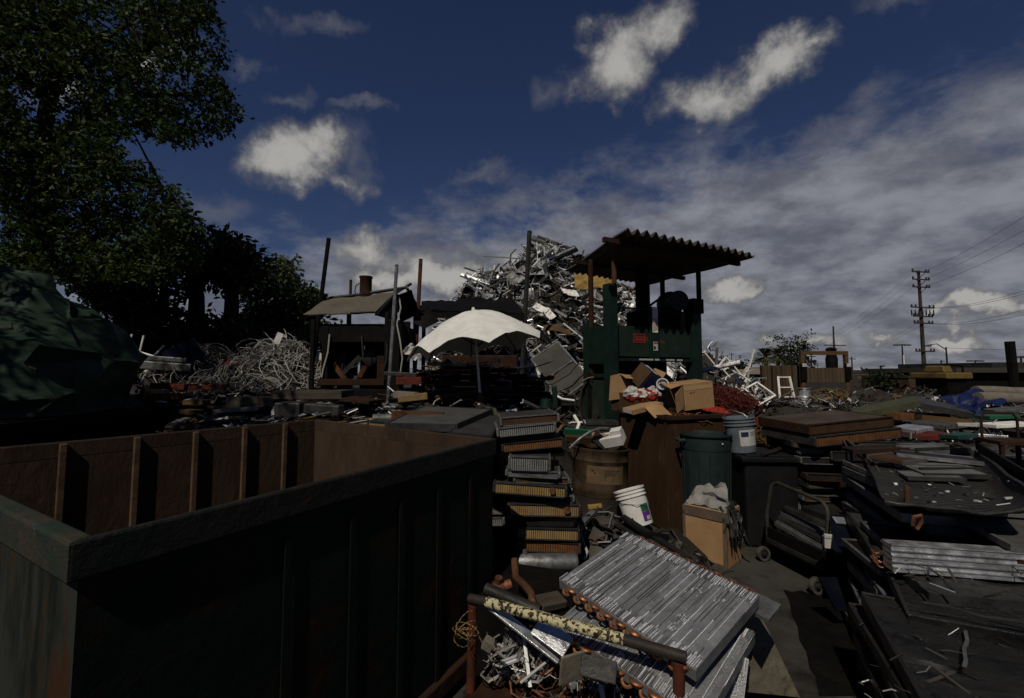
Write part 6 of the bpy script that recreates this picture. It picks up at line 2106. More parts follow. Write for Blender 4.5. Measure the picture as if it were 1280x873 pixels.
for k in range(7):
    p_ = tray(rnd.uniform(.12, .75), .48 + .075 * k) + Vector((0, 0, .02 + .012 * k))
    fin, rail = rnd.choice(LP)
    m = MB(); s_ = (rnd.uniform(.30, .55), rnd.uniform(.16, .28), rnd.uniform(.022, .04))
    m.box((0, 0, s_[2] / 2), (s_[0], s_[1], s_[2] * .7), 0)
    for yy in (-1, 1):
        m.box((0, yy * (s_[1] / 2 - .006), s_[2] / 2), (s_[0] + .006, .016, s_[2]), 1)
    tag(m.build("flat_panel_core", [M[fin], M[rail]], loc=p_, rot=(R(rnd.uniform(-4, 4)), R(rnd.uniform(-5, 5)), R(rnd.uniform(-50, 30)))), "small flat core lying loose on the far half of the netted tray", "radiator core", "loose cores on the netted tray")
for k, (px, y, zt_, w_) in enumerate(((1128, 5.5, .80, .62), (1168, 5.9, .78, .6), (1205, 6.4, .74, .6), (1245, 5.9, .66, .7), (1290, 5.6, .72, .7), (1110, 6.6, .92, .6), (1165, 7.0, .94, .6), (1225, 7.4, .96, .7), (1275, 7.2, .98, .8), (1040, 6.3, .98, .7), (1085, 7.5, 1.0, .7))):
    p = at(px, 470, y)
    layers("flat core or panel in the rows of piles behind the netted tray", "piles behind the netted tray", p.x, y, .02, zt_, w_, .5, R(rnd.uniform(-20, 20)), LM, th=(.04, .08), jit=.07, jrot=8, tilt=2)
plate("curved_sheet", "black sheet standing up at the far right edge of the tray", "metal sheet", (at(1222, 582, 3.75), at(1298, 628, 2.7), at(1296, 598, 2.7), at(1222, 554, 3.75)), .02, "black_metal")

# ------------------------------------------------------------------ middle distance on the right
plate("roof_panel_scrap", "pale green ridged roof slab sloping up to the right in the middle distance", "slab", (at(1062, 519, 6.9), at(1150, 501, 7.4), at(1142, 495, 8.3), at(1066, 510, 8.0)), .10, "pale_green")
plate("roof_panel_scrap", "grey roof slab sloping down to the right behind the pale green one", "slab", (at(1146, 503, 7.4), at(1218, 517, 7.1), at(1200, 508, 8.3), at(1143, 495, 8.3)), .09, "alu_dark")
w = MB(); w.box((0, 0, 0), (.9, .6, 1.05)); p = at(1150, 520, 7.7); one("dark_bin", "dark open bin under the two roof slabs", "bin", w, "black_metal", (p.x, 7.9, .53), (0, 0, R(10)))
w = MB(); w.box((0, 0, 0), (.26, .3, .10)); one("orange_block", "small orange brown block under the joint of the roof slabs", "block", w, "fin_orange", at(1122, 520, 7.1), (0, 0, R(8)))
w = MB(); w.box((0, 0, 0), (.62, .16, .06)); one("timber", "yellowish timber lying in front of the dark bin", "timber", w, "wood", at(1178, 524, 6.5), (0, R(5), R(-8)))
w = MB(); w.box((0, 0, 0), (.95, .18, .09)); w.box((0, -.02, .05), (.95, .05, .012)); one("grey_beam", "long grey ribbed beam behind the netted tray", "beam", w, "alu_dull", at(1118, 561, 4.9), (0, R(-1), R(-4)))
w = MB(); w.lathe([(0, 0), (.065, 0), (.085, .13), (.075, .13), (.06, .02), (0, .02)], 20); one("small_pail", "small pale grey pail among the scrap by the dark bin", "pail", w, "alu_dull", at(1110, 546, 5.6))
for (px, py, y, s, mt, lab, rz_) in ((1198, 545, 5.6, (.30, .22, .05), "teal", "teal plastic tray lying behind the netted tray", 10), (1245, 521, 7.4, (.44, .3, .06), "label_green", "green plastic box at the right among pale boards", -5), (1256, 531, 6.6, (.62, .3, .05), "white_paint", "white board in front of the green box", 4),
                                     (1262, 512, 8.5, (.8, .4, .05), "alu_dull", "pale sheet behind the green box", -8), (1162, 545, 5.9, (.5, .3, .06), "red_dark", "dark red slab behind the teal tray", -6), (1140, 536, 6.1, (.34, .3, .05), "alu", "light metal plate beside the dark red slab", 20),
                                     (1080, 549, 5.3, (.4, .2, .05), "alu_dull", "grey plate beside the small pail", 8), (1212, 531, 6.4, (.3, .2, .05), "label_white", "crumpled white sheet right of the timber", 35), (1225, 545, 5.7, (.5, .05, .05), "alu", "short bright bar right of the teal tray", -25)):
    w = MB(); w.box((0, 0, 0), s)
    one("flat_scrap", lab, "scrap", w, mt, at(px, py, y), (R(rnd.uniform(-5, 5)), R(rnd.uniform(-6, 6)), R(rz_)), bevel=.006)
for i, (px, py, y, s) in enumerate(((1216, 500, 8.8, (.95, .5)), (1216, 517, 7.8, (.5, .55)))):
    w = MB(); q = i * 5.0
    w.grid(lambda u, v: ((u - .5) * s[0], (v - .5) * s[1], .14 * noise.noise(Vector((u * 3 + q, v * 3, 4)))), 14, 10, smooth=False, thick=.006)
    one("blue_tarpaulin", ("bright blue tarpaulin spread behind the grey roof slab", "crumpled blue tarpaulin hanging below the spread one")[i], "tarp", w, "blue_tarp", at(px, py, y), (R(28 + 30 * i), R(-10 + 20 * i), R(10)))
for i, (px, py) in enumerate(((1262, 491), (1266, 499))):
    w = MB(); w.lathe([(0, -.75), (.11, -.75), (.12, -.3), (.11, .1), (.125, .75), (0, .75)], 16, 0, Matrix.Rotation(R(90), 4, "Y"))
    one("carpet_roll", ("upper pale carpet roll at the right edge", "lower pale carpet roll at the right edge")[i], "carpet roll", w, "carpet", at(px, py, 9.2 - .3 * i), (0, R(2), R(5)))
# small steel hand cart
a = at(1262, 552, 5.4)
hc = thing("hand_cart", "small rusty hand cart with looped tube handle at the right", "hand cart", (a.x, a.y, 0), (0, 0, R(-12)))
zc = a.z
w = MB(); w.box((0, 0, zc), (.46, .40, .04)); w.build("deck", M["rust"], hc)
w = MB(); w.tube([(-.2, .1, zc), (-.2, .1, zc + .26), (-.16, .1, zc + .32), (.12, .1, zc + .32), (.16, .1, zc + .26), (.16, .1, zc)], .014, 8); w.build("handle", M["rust"], hc)
for x in (-.2, .2):
    for y in (-.17, .17):
        w = MB(); w.bar((x, y, .02), (x, y, zc - .02), .035, .035); w.build("leg", M["rust"], hc)

# ragged cores between the tall right stack and the tray
zr = .02
for i in range(12):
    h_ = rnd.uniform(.065, .10)
    fin, rail = rnd.choice((("fin_dark", "alu_dark"), ("fin_brown", "dark_steel"), ("fin_dark", "alu_dull"), ("fin_dark", "rust"), ("fin_grey", "dark_steel")))
    c = at(1088, 600, 4.45)
    radiator("ragged radiator core in the leaning stack between the brown plates and the netted tray", rnd.uniform(.5, .8), .45, h_, fin, (c.x + .05 + rnd.uniform(-.10, .10), 4.55 + rnd.uniform(-.08, .08), zr), (R(rnd.uniform(-3, 3)), R(rnd.uniform(-4, 4)), R(rnd.uniform(-22, 12))), rail, group="ragged cores beside the netted tray", notch=(i % 4 == 1))
    zr += h_ + .01
    if zr > .98:
        break
# bent fins, torn edges and strips lying on the black sheets, on the tray and along their edges
m = MB()
rq = random.Random(5)
for i in range(240):
    e = rq.random()
    if e < .34:
        p = Vector((rq.uniform(.0, 1.25), rq.uniform(-.02, .95), .525))
    elif e < .50:
        p = Vector((rq.gauss(.02, .03), rq.uniform(-.05, .95), rq.uniform(.06, .52)))
    elif e < .80:
        p = Vector((rq.uniform(.15, 1.3), rq.gauss(1.02, .12), .66 + rq.uniform(0, .10)))
    else:
        p = Vector((rq.uniform(.1, 1.3), rq.uniform(.62, 1.3), .66 + rq.uniform(-.02, .03)))
    scrap_piece(m, Tb2 @ p, rq.uniform(.03, .13), rq.choices((0, 1, 2), (.22, .05, .73))[0], .15, rq.choice(("bar", "tube", "tube", "bar")))
for i in range(150):
    u, v = rq.random(), rq.random()
    scrap_piece(m, tray(u, v) + Vector((0, 0, .012)), rq.uniform(.015, .06), rq.choices((0, 1, 2), (.25, .12, .63))[0], .12, rq.choice(("bar", "sheet", "tube")))
tag(m.build("fin_debris", [M["scrap"], M["scrap_bright"], M["scrap_dark"]]), "torn fins and strips strewn over the black sheets and the netted tray", "debris", kind="stuff")
for i, (x, y, z, L_, rz_, lab) in enumerate(((.45, .02, .53, .9, 2, "bent bright edge strip along the near sheet"), (.62, .66, .64, .85, -6, "long pale edge strip lying on the raised black sheet"), (.80, 1.32, .70, 1.0, 9, "thin bright rail in front of the shiny ribbed bundle"), (.30, .55, .55, .45, 70, "short bright strip across the left of the near black sheet"), (.95, .40, .545, .5, -38, "slanting grey strip on the right of the near black sheet"))):
    w = MB()
    pts = [Vector((-L_ / 2 + L_ * t / 8, .004 * math.sin(t * 1.7 + i), .006 * math.sin(t * 2.3))) for t in range(9)]
    for a_, b_ in zip(pts, pts[1:]):
        w.bar(a_, b_, .013, .006)
    one("edge_strip", lab, "metal strip", w, "alu_dull" if i in (0, 2, 3) else "alu_dark", Tb2 @ Vector((x, y, z)), mb_ @ Euler((0, 0, R(rz_))).to_matrix().to_4x4())
# cast shadow painted on the ground beside the pile as a flat dark sheet
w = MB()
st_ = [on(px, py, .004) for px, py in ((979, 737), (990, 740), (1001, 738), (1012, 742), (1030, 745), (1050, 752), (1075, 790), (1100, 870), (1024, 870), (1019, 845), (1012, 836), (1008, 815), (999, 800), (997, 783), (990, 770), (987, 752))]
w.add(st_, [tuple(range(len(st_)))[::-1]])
o_ = w.build("shadow_patch", M["black_metal"]); tag(o_, kind="structure")
# scrap lying about on the right, in low heaps
def low_heap(name, label, spots, n, smin, smax, weights, mats=None, extra=None):
    m = MB()
    root = thing(name, label, "scrap heap", (0, 0, 0))
    root["kind"] = "stuff"
    for (x, y, rx, ry, h) in spots:
        m.grid(lambda u, v: (x + (2 * u - 1) * rx, y + (2 * v - 1) * ry, max(0, h * (1 - (2 * u - 1) ** 2) * (1 - (2 * v - 1) ** 2) + .2 * h * noise.noise(Vector((u * 5 + x, v * 5, 1)))) - .06), 14, 10)
    m.build("core", M["scrap_bed"], root)["kind"] = "stuff"
    m = MB()
    for i in range(n):
        x, y, rx, ry, h = rnd.choice(spots)
        u, v = rnd.uniform(-1, 1), rnd.uniform(-1, 1)
        zz = h * (1 - u * u) * (1 - v * v)
        scrap_piece(m, (x + u * rx, y + v * ry, zz + rnd.uniform(0, .12)), rnd.uniform(smin, smax), rnd.choices(range(len(weights)), weights)[0], .6)
    if extra:
        extra(m)
    m.build("pieces", mats or HM, root)["kind"] = "stuff"


def spot(px, py_top, y, rx, ry):
    p = at(px, py_top, y)
    return (p.x, y, rx, ry, max(.15, p.z))


low_heap("low_scrap_heap", "low heap of light scrap to the right of the baler", [spot(905, 482, 10.2, 1.0, 1.0), spot(945, 492, 9.4, 1.3, .9), spot(985, 500, 9.0, 1.2, .8)], 620, .12, .42, (.40, .14, .34, .12))
low_heap("mixed_scrap_heap", "wide low heap of mixed scrap in front of the gate", [spot(1030, 496, 10.0, 1.2, .9), spot(1090, 488, 11.0, 1.3, 1.0), spot(1060, 505, 8.6, 1.1, .7), spot(1140, 487, 13.5, 1.4, 1.0)], 900, .10, .36, (.38, .08, .30, .14, .06, .04), HM + [M["red_wire"], M["loader_yellow"]])
low_heap("far_scrap_heap", "scattered pale scrap along the right edge of the yard", [spot(1225, 494, 12.0, 1.6, 1.0), spot(1280, 500, 11.0, 1.6, 1.0), spot(1250, 508, 9.0, 1.2, .8), spot(1170, 500, 10.5, 1.2, .8)], 760, .14, .42, (.4, .10, .36, .14))
low_heap("low_dark_heap", "dark scrap lying behind the right radiator stack", [spot(1075, 535, 6.3, .8, .6), spot(1120, 548, 5.8, .7, .5), spot(1180, 545, 6.2, .9, .6), spot(1240, 545, 6.6, .8, .6)], 560, .10, .34, (.30, .05, .5, .15))
low_heap("left_scrap_heap", "sprawl of mixed metal scrap between the tarpaulin and the big wire heap", [spot(205, 455, 9.9, .9, .5), spot(245, 458, 10.1, .9, .5), spot(300, 452, 10.4, .9, .5)], 420, .14, .5, (.46, .14, .28, .12))
# white frames near the baler
for i, (px, py, y, rt, lab) in enumerate(((933, 484, 9.6, (R(70), R(35), R(10)), "white square chair frame standing on edge right of the baler"), (944, 494, 9.0, (R(40), R(-22), R(20)), "white rectangular frame lying in front of the upright one"), (912, 462, 10.6, (R(60), R(50), R(0)), "white tube frame sloping down beside the baler"))):
    w = MB()
    a_, b_ = (.50, .36) if i != 1 else (.62, .42)
    pts = [(-a_ / 2, -b_ / 2, 0), (a_ / 2, -b_ / 2, 0), (a_ / 2, b_ / 2, 0), (-a_ / 2, b_ / 2, 0)]
    for p, q in zip(pts, pts[1:] + pts[:1]):
        w.bar(p, q, .03, .03)
    w.bar((-.1, -b_ / 2, 0), (-.05, b_ / 2, .0), .035, .035)
    one("chair_frame", lab, "frame", w, "white_paint", at(px, py, y), rt)
for i in range(26):
    px = rnd.uniform(884, 960)
    y = rnd.uniform(9.8, 11.5)
    py = 430 + (px - 878) * .82 + rnd.uniform(0, 26)
    w = MB()
    scrap_piece(w, (0, 0, 0), rnd.uniform(.5, .9), 0, 0, rnd.choice(("bar", "tube", "angle", "bent")), M0=rot_rand(.8))
    tag(w.build("white_strip", M[rnd.choice(("white_paint", "scrap_bright", "alu"))], loc=at(px, py + 8, y)), "whitish strip in the slope of scrap right of the baler", "metal strip", "whitish strips right of the baler")
low_heap("slope_heap", "steep slope of pale frames and strips right of the baler", [spot(880, 436, 11.0, 1.0, .9), spot(905, 455, 10.8, .9, .8), spot(930, 475, 10.4, .9, .7)], 380, .2, .6, (.36, .34, .22, .08))
# black hoses on a post beside the baler, green machine part
o = at(735, 475, 6.9)
hk = thing("hose_coil", "thick hank of black hoses hanging beside the baler", "hose", o)
w = MB()
for k in range(9):
    q, s = rnd.uniform(-.04, .04), rnd.uniform(.8, 1.1)
    w.tube([(q + .02, q, .03), (-.09 * s + q, q * 2, -.16 * s), (-.12 * s + q, q, -.42 * s), (-.04, q, -.70 * s), (.05 * s, q, -.78 * s), (.12 * s + q, -q, -.45 * s), (.09 * s, q, -.14), (q + .02, q, .03)], .017, 6)
w.build("hose", M["hose"], hk)["kind"] = "stuff"
w = MB(); w.tube([(-.10, -.05, -.02), (0, -.06, .03), (.08, -.03, .04)], .010, 5); w.build("yellow_tie", M["fin_gold"], hk)
w = MB(); w.bar((.03, .03, -o.z), (.03, .03, .10), .05, .05); w.build("hook_post", M["black_metal"], hk)
o = at(690, 512, 6.2)
gm = thing("green_lever", "dark green cast lever and base below the framed screen", "machine part", (o.x, o.y, 0))
w = MB(); w.box((-.05, .05, o.z / 2), (.34, .30, o.z)); w.build("base", M["black_metal"], gm)
w = MB(); w.bar((.05, 0, o.z), (.03, 0, o.z + .32), .07, .07); w.build("lever", M["baler_green"], gm, bevel=.02)
w = MB(); w.lathe([(0, 0), (.09, .02), (.07, .14), (0, .15)], 14, 0, Matrix.Translation((-.08, 0, o.z))); w.build("boss", M["baler_green"], gm)
w = MB(); w.tube([at(690, 492, 6.6), at(703, 499, 6.5), at(718, 501, 6.5)], .018, 6); one("white_pipe", "white bent plastic pipe below the framed screen", "pipe", w, "white_paint", (0, 0, 0))
w = MB(); w.tube([at(718, 520, 6.2), at(724, 530, 6.0), at(720, 541, 5.9)], .022, 6); one("white_scrap", "white crooked strip between screen and drum", "scrap", w, "white_paint", (0, 0, 0))
low_heap("under_screen_heap", "tangle of metal below the framed screen", [spot(705, 502, 8.4, 1.0, .7), spot(715, 522, 6.8, .6, .5), spot(690, 528, 6.0, .5, .4)], 320, .12, .42, (.30, .12, .42, .16))
# ------------------------------------------------------------------ fence, gate and what stands behind the yard
o = at(976, 480, 14.0)
fx = MB(); a, b = at(952, 457, 14.0), at(1001, 457, 14.0)
fx.box((0, 0, a.z / 2), (b.x - a.x, .08, a.z))
for k in range(9):
    fx.box((-(b.x - a.x) / 2 + (k + .5) * (b.x - a.x) / 9, -.05, a.z / 2 - .01), (.05, .03, a.z - .03))
fn = thing("board_fence", "tall tan board fence left of the steel gate", "fence", (o.x, 14.0, 0))
fx.build("boards", M["fence_tan"], fn)
o = at(1031, 480, 13.6)
gt = thing("yard_gate", "yard gate with tan upper half, grey lower half and high brown frame", "gate", (o.x, 13.6, 0))
a, b = at(1006, 460, 13.6), at(1056, 460, 13.6)
gw = b.x - a.x
z1, z0 = a.z, at(1031, 478, 13.6).z
w = MB(); w.box((0, 0, (z1 + z0) / 2), (gw, .05, z1 - z0)); w.build("upper_panel", M["gate_tan"], gt)
w = MB(); w.box((0, -.01, z0 / 2), (gw, .06, z0 - .01)); w.build("lower_panel", M["gate_grey"], gt)
zt = at(1031, 441.5, 13.6).z
for x in (-gw / 2 - .06, gw / 2 + .06):
    w = MB(); w.box((x, 0, zt / 2), (.10, .10, zt)); w.build("post", M["wood"], gt)
    w = MB(); w.box((x, -.08, z1 - .12), (.16, .05, .5)); w.box((x, -.1, z1 + .08), (.12, .06, .10), 1); w.build("bracket", [M["black_metal"], M["label_white"]], gt)
w = MB(); w.box((0, 0, zt), (gw + .22, .11, .11)); w.build("top_beam", M["wood"], gt)
w = MB()
w.lathe([(0, 0), (.16, .0), (.17, .3), (.12, .5), (.16, .62), (.10, .66), (0, .68)], 14)
one("covered_post", "dark hooded shape behind the top of the gate", "post", w, "black_metal", at(1040, 461, 14.4))
w = MB()
for x, l in ((-.2, 1.0), (.2, 1.0)):
    w.bar((x, 0, 0), (x * .8, .12, .62), .05, .04)
for z in (.06, .32, .60):
    w.bar((-.2 + z * .05, z * .19, z), (.2 - z * .05, z * .19, z), .04, .03)
one("step_ladder", "short white step ladder leaning on the board fence", "ladder", w, "white_paint", at(984, 499, 12.6))
w = MB(); w.lathe([(0, 0), (.20, 0), (.20, .06), (.13, .10), (.13, .26), (.17, .30), (0, .30)], 18)
one("chrome_canister", "shiny steel canister in front of the gate's left post", "canister", w, "alu", at(1006, 500, 11.6))
w = MB(); wires(w, (0, 0, 0), .35, .2, .12, 40, .012, loop=.14)
tag(w.build("yellow_strap", M["loader_yellow"], loc=at(1036, 499, 10.4)), "tangle of yellow strap in front of the gate", "strap", kind="stuff")
w = MB(); w.box((0, 0, 0), (2.2, .8, .05)); one("pale_tray", "long pale flat tray lying before the fence", "tray", w, "alu_dull", at(985, 503, 11.2), (0, R(1), R(2)))

# low buildings and walls
def block(name, label, cat, px0, px1, ptop, y, dep, mat, roof=None, roofh=.18, over=.15):
    a, b = at(px0, ptop, y), at(px1, ptop, y)
    root = thing(name, label, cat, ((a.x + b.x) / 2, y, 0))
    w = MB(); w.box((0, dep / 2, a.z / 2), (b.x - a.x, dep, a.z)); w.build("wall", M[mat], root)
    if roof:
        w = MB(); w.box((0, dep / 2, a.z + roofh / 2 + .003), (b.x - a.x + 2 * over, dep + 2 * over, roofh)); w.build("roof", M[roof], root)
    return root


bk = block("brick_shed", "low grey brick shed with white roof edge behind the pale scrap", "shed", 926, 952, 468, 24, 4, "distant", "distant_pale", .25)
w = MB(); w.box((-.2, -.03, .9), (.7, .05, 1.7)); w.build("door", M["teal"], bk)
block("far_warehouse", "far pale roofed warehouse left of the fence on the skyline", "warehouse", 920, 955, 463, 70, 14, "distant_pale", "distant_pale", .5)
block("yard_wall", "long brown yard wall between gate and yellow loader", "wall", 1058, 1178, 468, 24, .3, "distant", None)
block("far_warehouse", "long far grey warehouse behind the yard wall", "warehouse", 1060, 1150, 466.5, 95, 20, "distant_pale", "distant", .6)
block("dark_shed", "long dark open shed roof at the far right", "shed", 1196, 1290, 466, 21, 5, "black_metal", "distant", .22, .3)
block("grey_shed", "grey sloping shed end at the right edge of the yard", "shed", 1240, 1300, 462, 26, 6, "distant", "alu_dark", .4)
block("brown_container", "brown container in front of the dark shed", "container", 1136, 1182, 473, 18, 2.4, "wood_brown", "distant", .08, .02)
block("cream_cabin", "small cream cabin beyond the scrap heap in front of the yard wall", "cabin", 1118, 1142, 474, 21, 2, "distant_pale", "distant_pale", .1, .1)
# yellow loader
o = at(1196, 480, 15)
ld = thing("yellow_loader", "dirty yellow loader with open roll frame in the right background", "loader", (o.x, 15, 0))
zz = lambda py: at(1196, py, 15).z
xx = lambda px: at(px, 470, 15).x - o.x
w = MB(); w.box(((xx(1180) + xx(1213)) / 2, .6, (zz(466) + zz(474)) / 2), (xx(1213) - xx(1180), 1.4, zz(466) - zz(474))); w.build("body", M["loader_yellow"], ld, bevel=.04)
w = MB(); w.box((xx(1194), .6, (zz(466) + zz(457)) / 2), (.34, .8, zz(457) - zz(466)), taper=.8); w.build("seat", M["loader_yellow"], ld, bevel=.04)
w = MB(); w.box(((xx(1182) + xx(1210)) / 2, .6, (zz(474)) / 2), (.62, 1.2, zz(474) - .02)); w.build("chassis", M["black_metal"], ld)
w = MB(); w.tube([(xx(1192), .3, zz(457)), (xx(1193), .3, zz(455.5)), (xx(1212), .3, zz(457)), (xx(1215), .3, zz(458)), (xx(1215.5), .3, zz(474))], .035, 6); w.build("roll_frame", M["black_metal"], ld)
for x in (1182, 1212):
    w = MB(); w.lathe([(0, -.16), (.28, -.16), (.36, -.12), (.36, .12), (.28, .16), (0, .16)], 18, 0, Matrix.Translation((xx(x), -.1, .37)) @ Matrix.Rotation(R(90), 4, "Y")); w.build("wheel", M["rubber"], ld)


# ------------------------------------------------------------------ poles and lines
def utility_pole(label, px_t, py_t, px_b, y, r, arms, lean=True, name="utility_pole", ins=True):
    top = at(px_t, py_t, y)
    bot = at(px_b, 466, y)
    bot = Vector((bot.x, y, 0))
    root = thing(name, label, "utility pole", bot)
    w = MB(); w.tube([(0, 0, 0), (top - bot) * .5, top - bot], [r, r * .85, r * .62], 10); w.build("pole", M["pole_wood"], root)
    for py, half, kind in arms:
        t = (at(px_t, py, y).z) / top.z
        c = (top - bot) * t
        w = MB()
        w.box((0, -r, 0), (2 * half, .13, .16))
        am = w.build("crossarm", M["pole_wood"], root, loc=c, rot=(0, 0, R(14)))
        if kind:
            w = MB()
            for s in (-1, 1):
                w.bar((s * half * .55, -r, -.05), (0, -r * .8, -.75), .06, .06)
            w.build("brace", M["pole_wood"], root, loc=c, rot=(0, 0, R(14)))
        if ins:
            for x in ((-.94, .94, .62) if kind else (-.95, -.6, .6, .95)):
                w = MB(); w.lathe([(0, 0), (.10, 0), (.12, .12), (.07, .2), (.09, .28), (0, .32)], 8, 0, Matrix.Translation((x * half, -r, .09)))
                w.build("insulator", M["dark_steel"], am)
    return root


YP = 62
UP = utility_pole("tall wooden utility pole with three upper crossarms and a double rack", 1148, 338.5, 1155.5, YP, .26,
                  [(340.5, 1.55, 1), (350, 1.55, 1), (359.5, 1.55, 1), (385, 2.1, 0), (396, 1.75, 0), (404.5, 1.7, 0), (439.5, 1.7, 0)])
w = MB()
for k in range(7):
    x = -1.5 + k * .5
    w.lathe([(0, -.9), (.07, -.9), (.09, -.5), (.05, -.1), (0, 0)], 6, 0, Matrix.Translation((x, -.3, at(1152, 386, YP).z - .1)))
rk = w.build("insulator_rack", M["dark_steel"], UP)
rk["kind"] = "stuff"
utility_pole("utility pole with one low crossarm behind the gate", 1041.5, 408, 1044, 78, .20, [(432, 2.3, 0)], ins=False)
utility_pole("thin bare pole left of the gate frame on the skyline", 1006.5, 428, 1007.5, 85, .14, [], ins=False)
utility_pole("short pole with two small arms just inside the gate frame", 1014, 444, 1014.5, 105, .18, [(446, 1.2, 0), (452, 1.2, 0)], ins=False)
utility_pole("pole with small arm right of the gate", 1064.5, 446, 1065.5, 105, .2, [(449, .9, 0)], ins=False)
utility_pole("small distant pole with one arm left of the palms", 939, 446, 939.5, 115, .2, [(451, .9, 0)], ins=False)
utility_pole("faint pole above the bush right of the baler", 914.5, 441, 914.5, 120, .14, [(443, .7, 0)], ins=False)
utility_pole("small pole with arm beside the palms", 988, 431, 988, 95, .16, [(434, .9, 0)], ins=False)
utility_pole("slim pole left of the yellow loader", 1176.5, 450, 1176.5, 110, .2, [(452, .7, 0)], ins=False)
p = at(1262, 427, 19)
q = at(1265, 470, 19)
pole("dark_post", "thick dark post rising from the shed at the far right", Vector((q.x + .1, 19, 0)), p, .16, "black_metal")


def lamp(label, px, ptop, y, arm):
    t = at(px, ptop, y)
    root = thing("street_lamp", label, "street lamp", (t.x, y, 0))
    w = MB(); w.tube([(0, 0, 0), (0, 0, t.z)], [.11, .07], 8); w.build("pole", M["dark_steel"], root)
    w = MB()
    if arm:
        w.tube([(0, 0, t.z - .3), (arm * .5, 0, t.z + .35), (arm, 0, t.z + .2)], .05, 6)
    else:
        w.box((0, 0, t.z), (1.5, .1, .1))
    w.build("arm", M["dark_steel"], root)
    for x in ((arm,) if arm else (-.6, .6)):
        w = MB(); w.box((x, 0, t.z + (.14 if arm else -.05)), (.7, .3, .16)); w.build("lamp_head", M["alu_dull"], root, bevel=.05)


lamp("street lamp with a double head left of the utility pole", 1127.5, 431, 52, 0)
lamp("street lamp with a long arm to the left behind the loader", 1182.5, 434, 50, -2.0)
lamp("short street lamp between loader and far right post", 1219, 451, 52, 0)
lamp("street lamp with twin heads at the far right", 1276, 446, 42, 0)
w = MB(); a = at(1131, 470, 40); w.tube([(0, 0, 0), (0, 0, at(1131, 444, 40).z)], .05, 6)
one("flag_pole", "slender pale pole beside the double headed lamp", "pole", w, "white_paint", (a.x, 40, 0))


def line(label, p, q, sag, r=.015, n=14):
    p, q = Vector(p), Vector(q)
    pts = [p.lerp(q, i / n) - Vector((0, 0, sag * 4 * (i / n) * (1 - i / n))) for i in range(n + 1)]
    w = MB(); w.tube([x - p for x in pts], r, 4)
    tag(w.build("power_line", M["black_metal"], loc=p), label, "power line", "power lines of the tall pole")


zA = [at(1148, y, YP).z for y in (340, 349.5, 359)]
for i in range(3):
    a = at(1142, (340, 349.5, 359)[i], YP)
    b = at(1157, (339, 348.5, 358)[i], YP)
    line("thin power line running from the upper crossarms out at the right", b, at(1420, (180, 205, 230)[i], 26), .5)
    line("thin power line running from the upper crossarms to the left distance", a, at(1010, (432, 436, 440)[i], 160), 1.5)
for k, (py, ye) in enumerate(((384.5, 345), (385, 352), (404.5, 372), (404.5, 385))):
    line("power line from the lower racks out at the right", at(1160, py, YP), at(1400, ye - 25, 27), .9)
for k, py in enumerate((404.5, 410)):
    line("power line from the lower racks to the left distance", at(1146, py, YP), at(1050, 452, 150), .6)
line("power line from the lowest crossarm out at the right", at(1182, 435, 50), at(1300, 437, 50), .1)

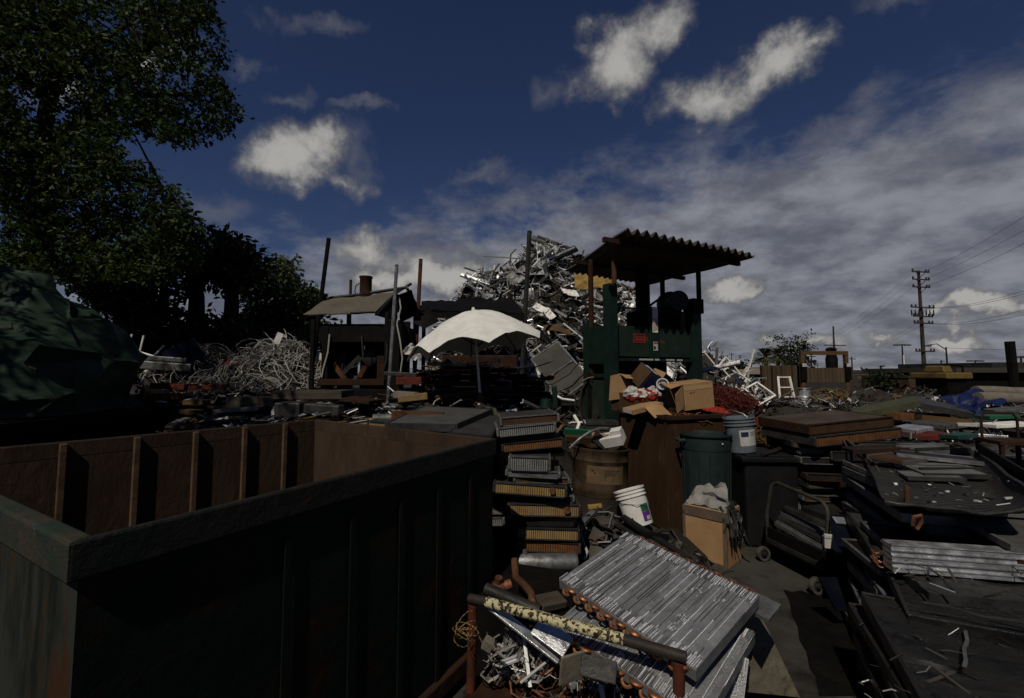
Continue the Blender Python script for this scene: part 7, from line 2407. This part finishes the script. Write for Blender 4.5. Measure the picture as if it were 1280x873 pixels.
# ------------------------------------------------------------------ palms and small trees on the skyline
def palm(label, px, ptop, y, rc, n=34):
    t = at(px, ptop, y)
    root = thing("palm_tree", label, "palm", (t.x, y, 0))
    w = MB(); w.tube([(0, 0, 0), (.1, 0, t.z * .5), (0, 0, t.z - rc * .3)], [.22, .17, .16], 8); w.build("trunk", M["bark"], root)
    m = MB()
    for i in range(n):
        a_, e = rnd.uniform(0, 6.28), rnd.uniform(-.9, 1.2)
        d = Vector((math.cos(a_) * math.cos(e), math.sin(a_) * math.cos(e), math.sin(e)))
        c = Vector((0, 0, t.z - rc * .5))
        tip = c + d * rc * rnd.uniform(.8, 1.05) - Vector((0, 0, rc * .18))
        midp = c + d * rc * .55
        s = d.cross(Vector((0, 0, 1))).normalized() * rc * .16
        m.add([c, midp + s, midp - s], [(0, 1, 2)])
        for k in range(7):
            f_ = (k - 3) / 3
            tp = tip + s * f_ * 2.4 - d * rc * .1 * abs(f_)
            m.add([midp + s * (f_ - .14), midp + s * (f_ + .14), tp], [(0, 1, 2)])
    m.build("crown", M["palm"], root)


palm("squat fan palm rising behind the low roof", 585, 359, 40, 1.35, 46)
palm("small palm at the left of the skyline group", 956, 436, 38, 1.35, 60)
palm("second palm beside the leafy treetop", 971, 436, 40, 1.2, 50)


def small_tree(label, px, ptop, y, rx, h, n, leaf, mats="leaf_dark", gap=-.2, px_b=None):
    t = at(px, ptop, y)
    root = thing("small_tree", label, "tree", (t.x, y, 0))
    w = MB(); w.tube([(0, 0, 0), (.1, 0, t.z * .55), (0, 0, t.z * .9)], [.16, .11, .04], 7)
    m = MB()
    lumps = [Vector((rnd.uniform(-rx, rx) * .8, rnd.uniform(-rx, rx) * .6, t.z - h * rnd.uniform(.05, .95))) for _ in range(9)]
    for c in lumps:
        w.tube([(0, 0, c.z * .6), (c.x * .5, c.y * .5, c.z * .85), c], [.05, .035, .012], 5)
    for i in range(n):
        c = rnd.choice(lumps)
        p = c + Vector((max(-.7, min(.7, rnd.gauss(0, .33))) * rx, max(-.7, min(.7, rnd.gauss(0, .33))) * rx, max(-.3, min(.3, rnd.gauss(0, .16))) * h))
        leaf_spray(m, p, leaf, 5)
    m.build("crown", M[mats], root)
    w.build("trunk", M["bark"], root)


small_tree("leafy treetop with bare gaps between palms and gate", 984, 425, 36, 1.3, 2.6, 260, .22)
small_tree("leafy tree beside the board fence top", 996, 445, 33, .9, 1.4, 160, .2)
small_tree("dark round bush right of the baler on the skyline", 910, 447, 30, 1.2, 1.6, 330, .2)
small_tree("low bush right of the baler half behind the pale scrap", 899, 452, 26, .8, 1.4, 200, .18)
small_tree("dark bush in front of the yard wall", 1107, 466, 19, .75, 1.0, 240, .14)
small_tree("tree clump at the foot of the utility pole", 1150, 461, 58, 2.6, 1.8, 260, .3)
small_tree("bush behind the yellow loader", 1205, 461, 34, 1.6, 1.6, 260, .24)
small_tree("tree at the right of the yellow loader", 1218, 463, 40, 1.2, 1.2, 160, .24)
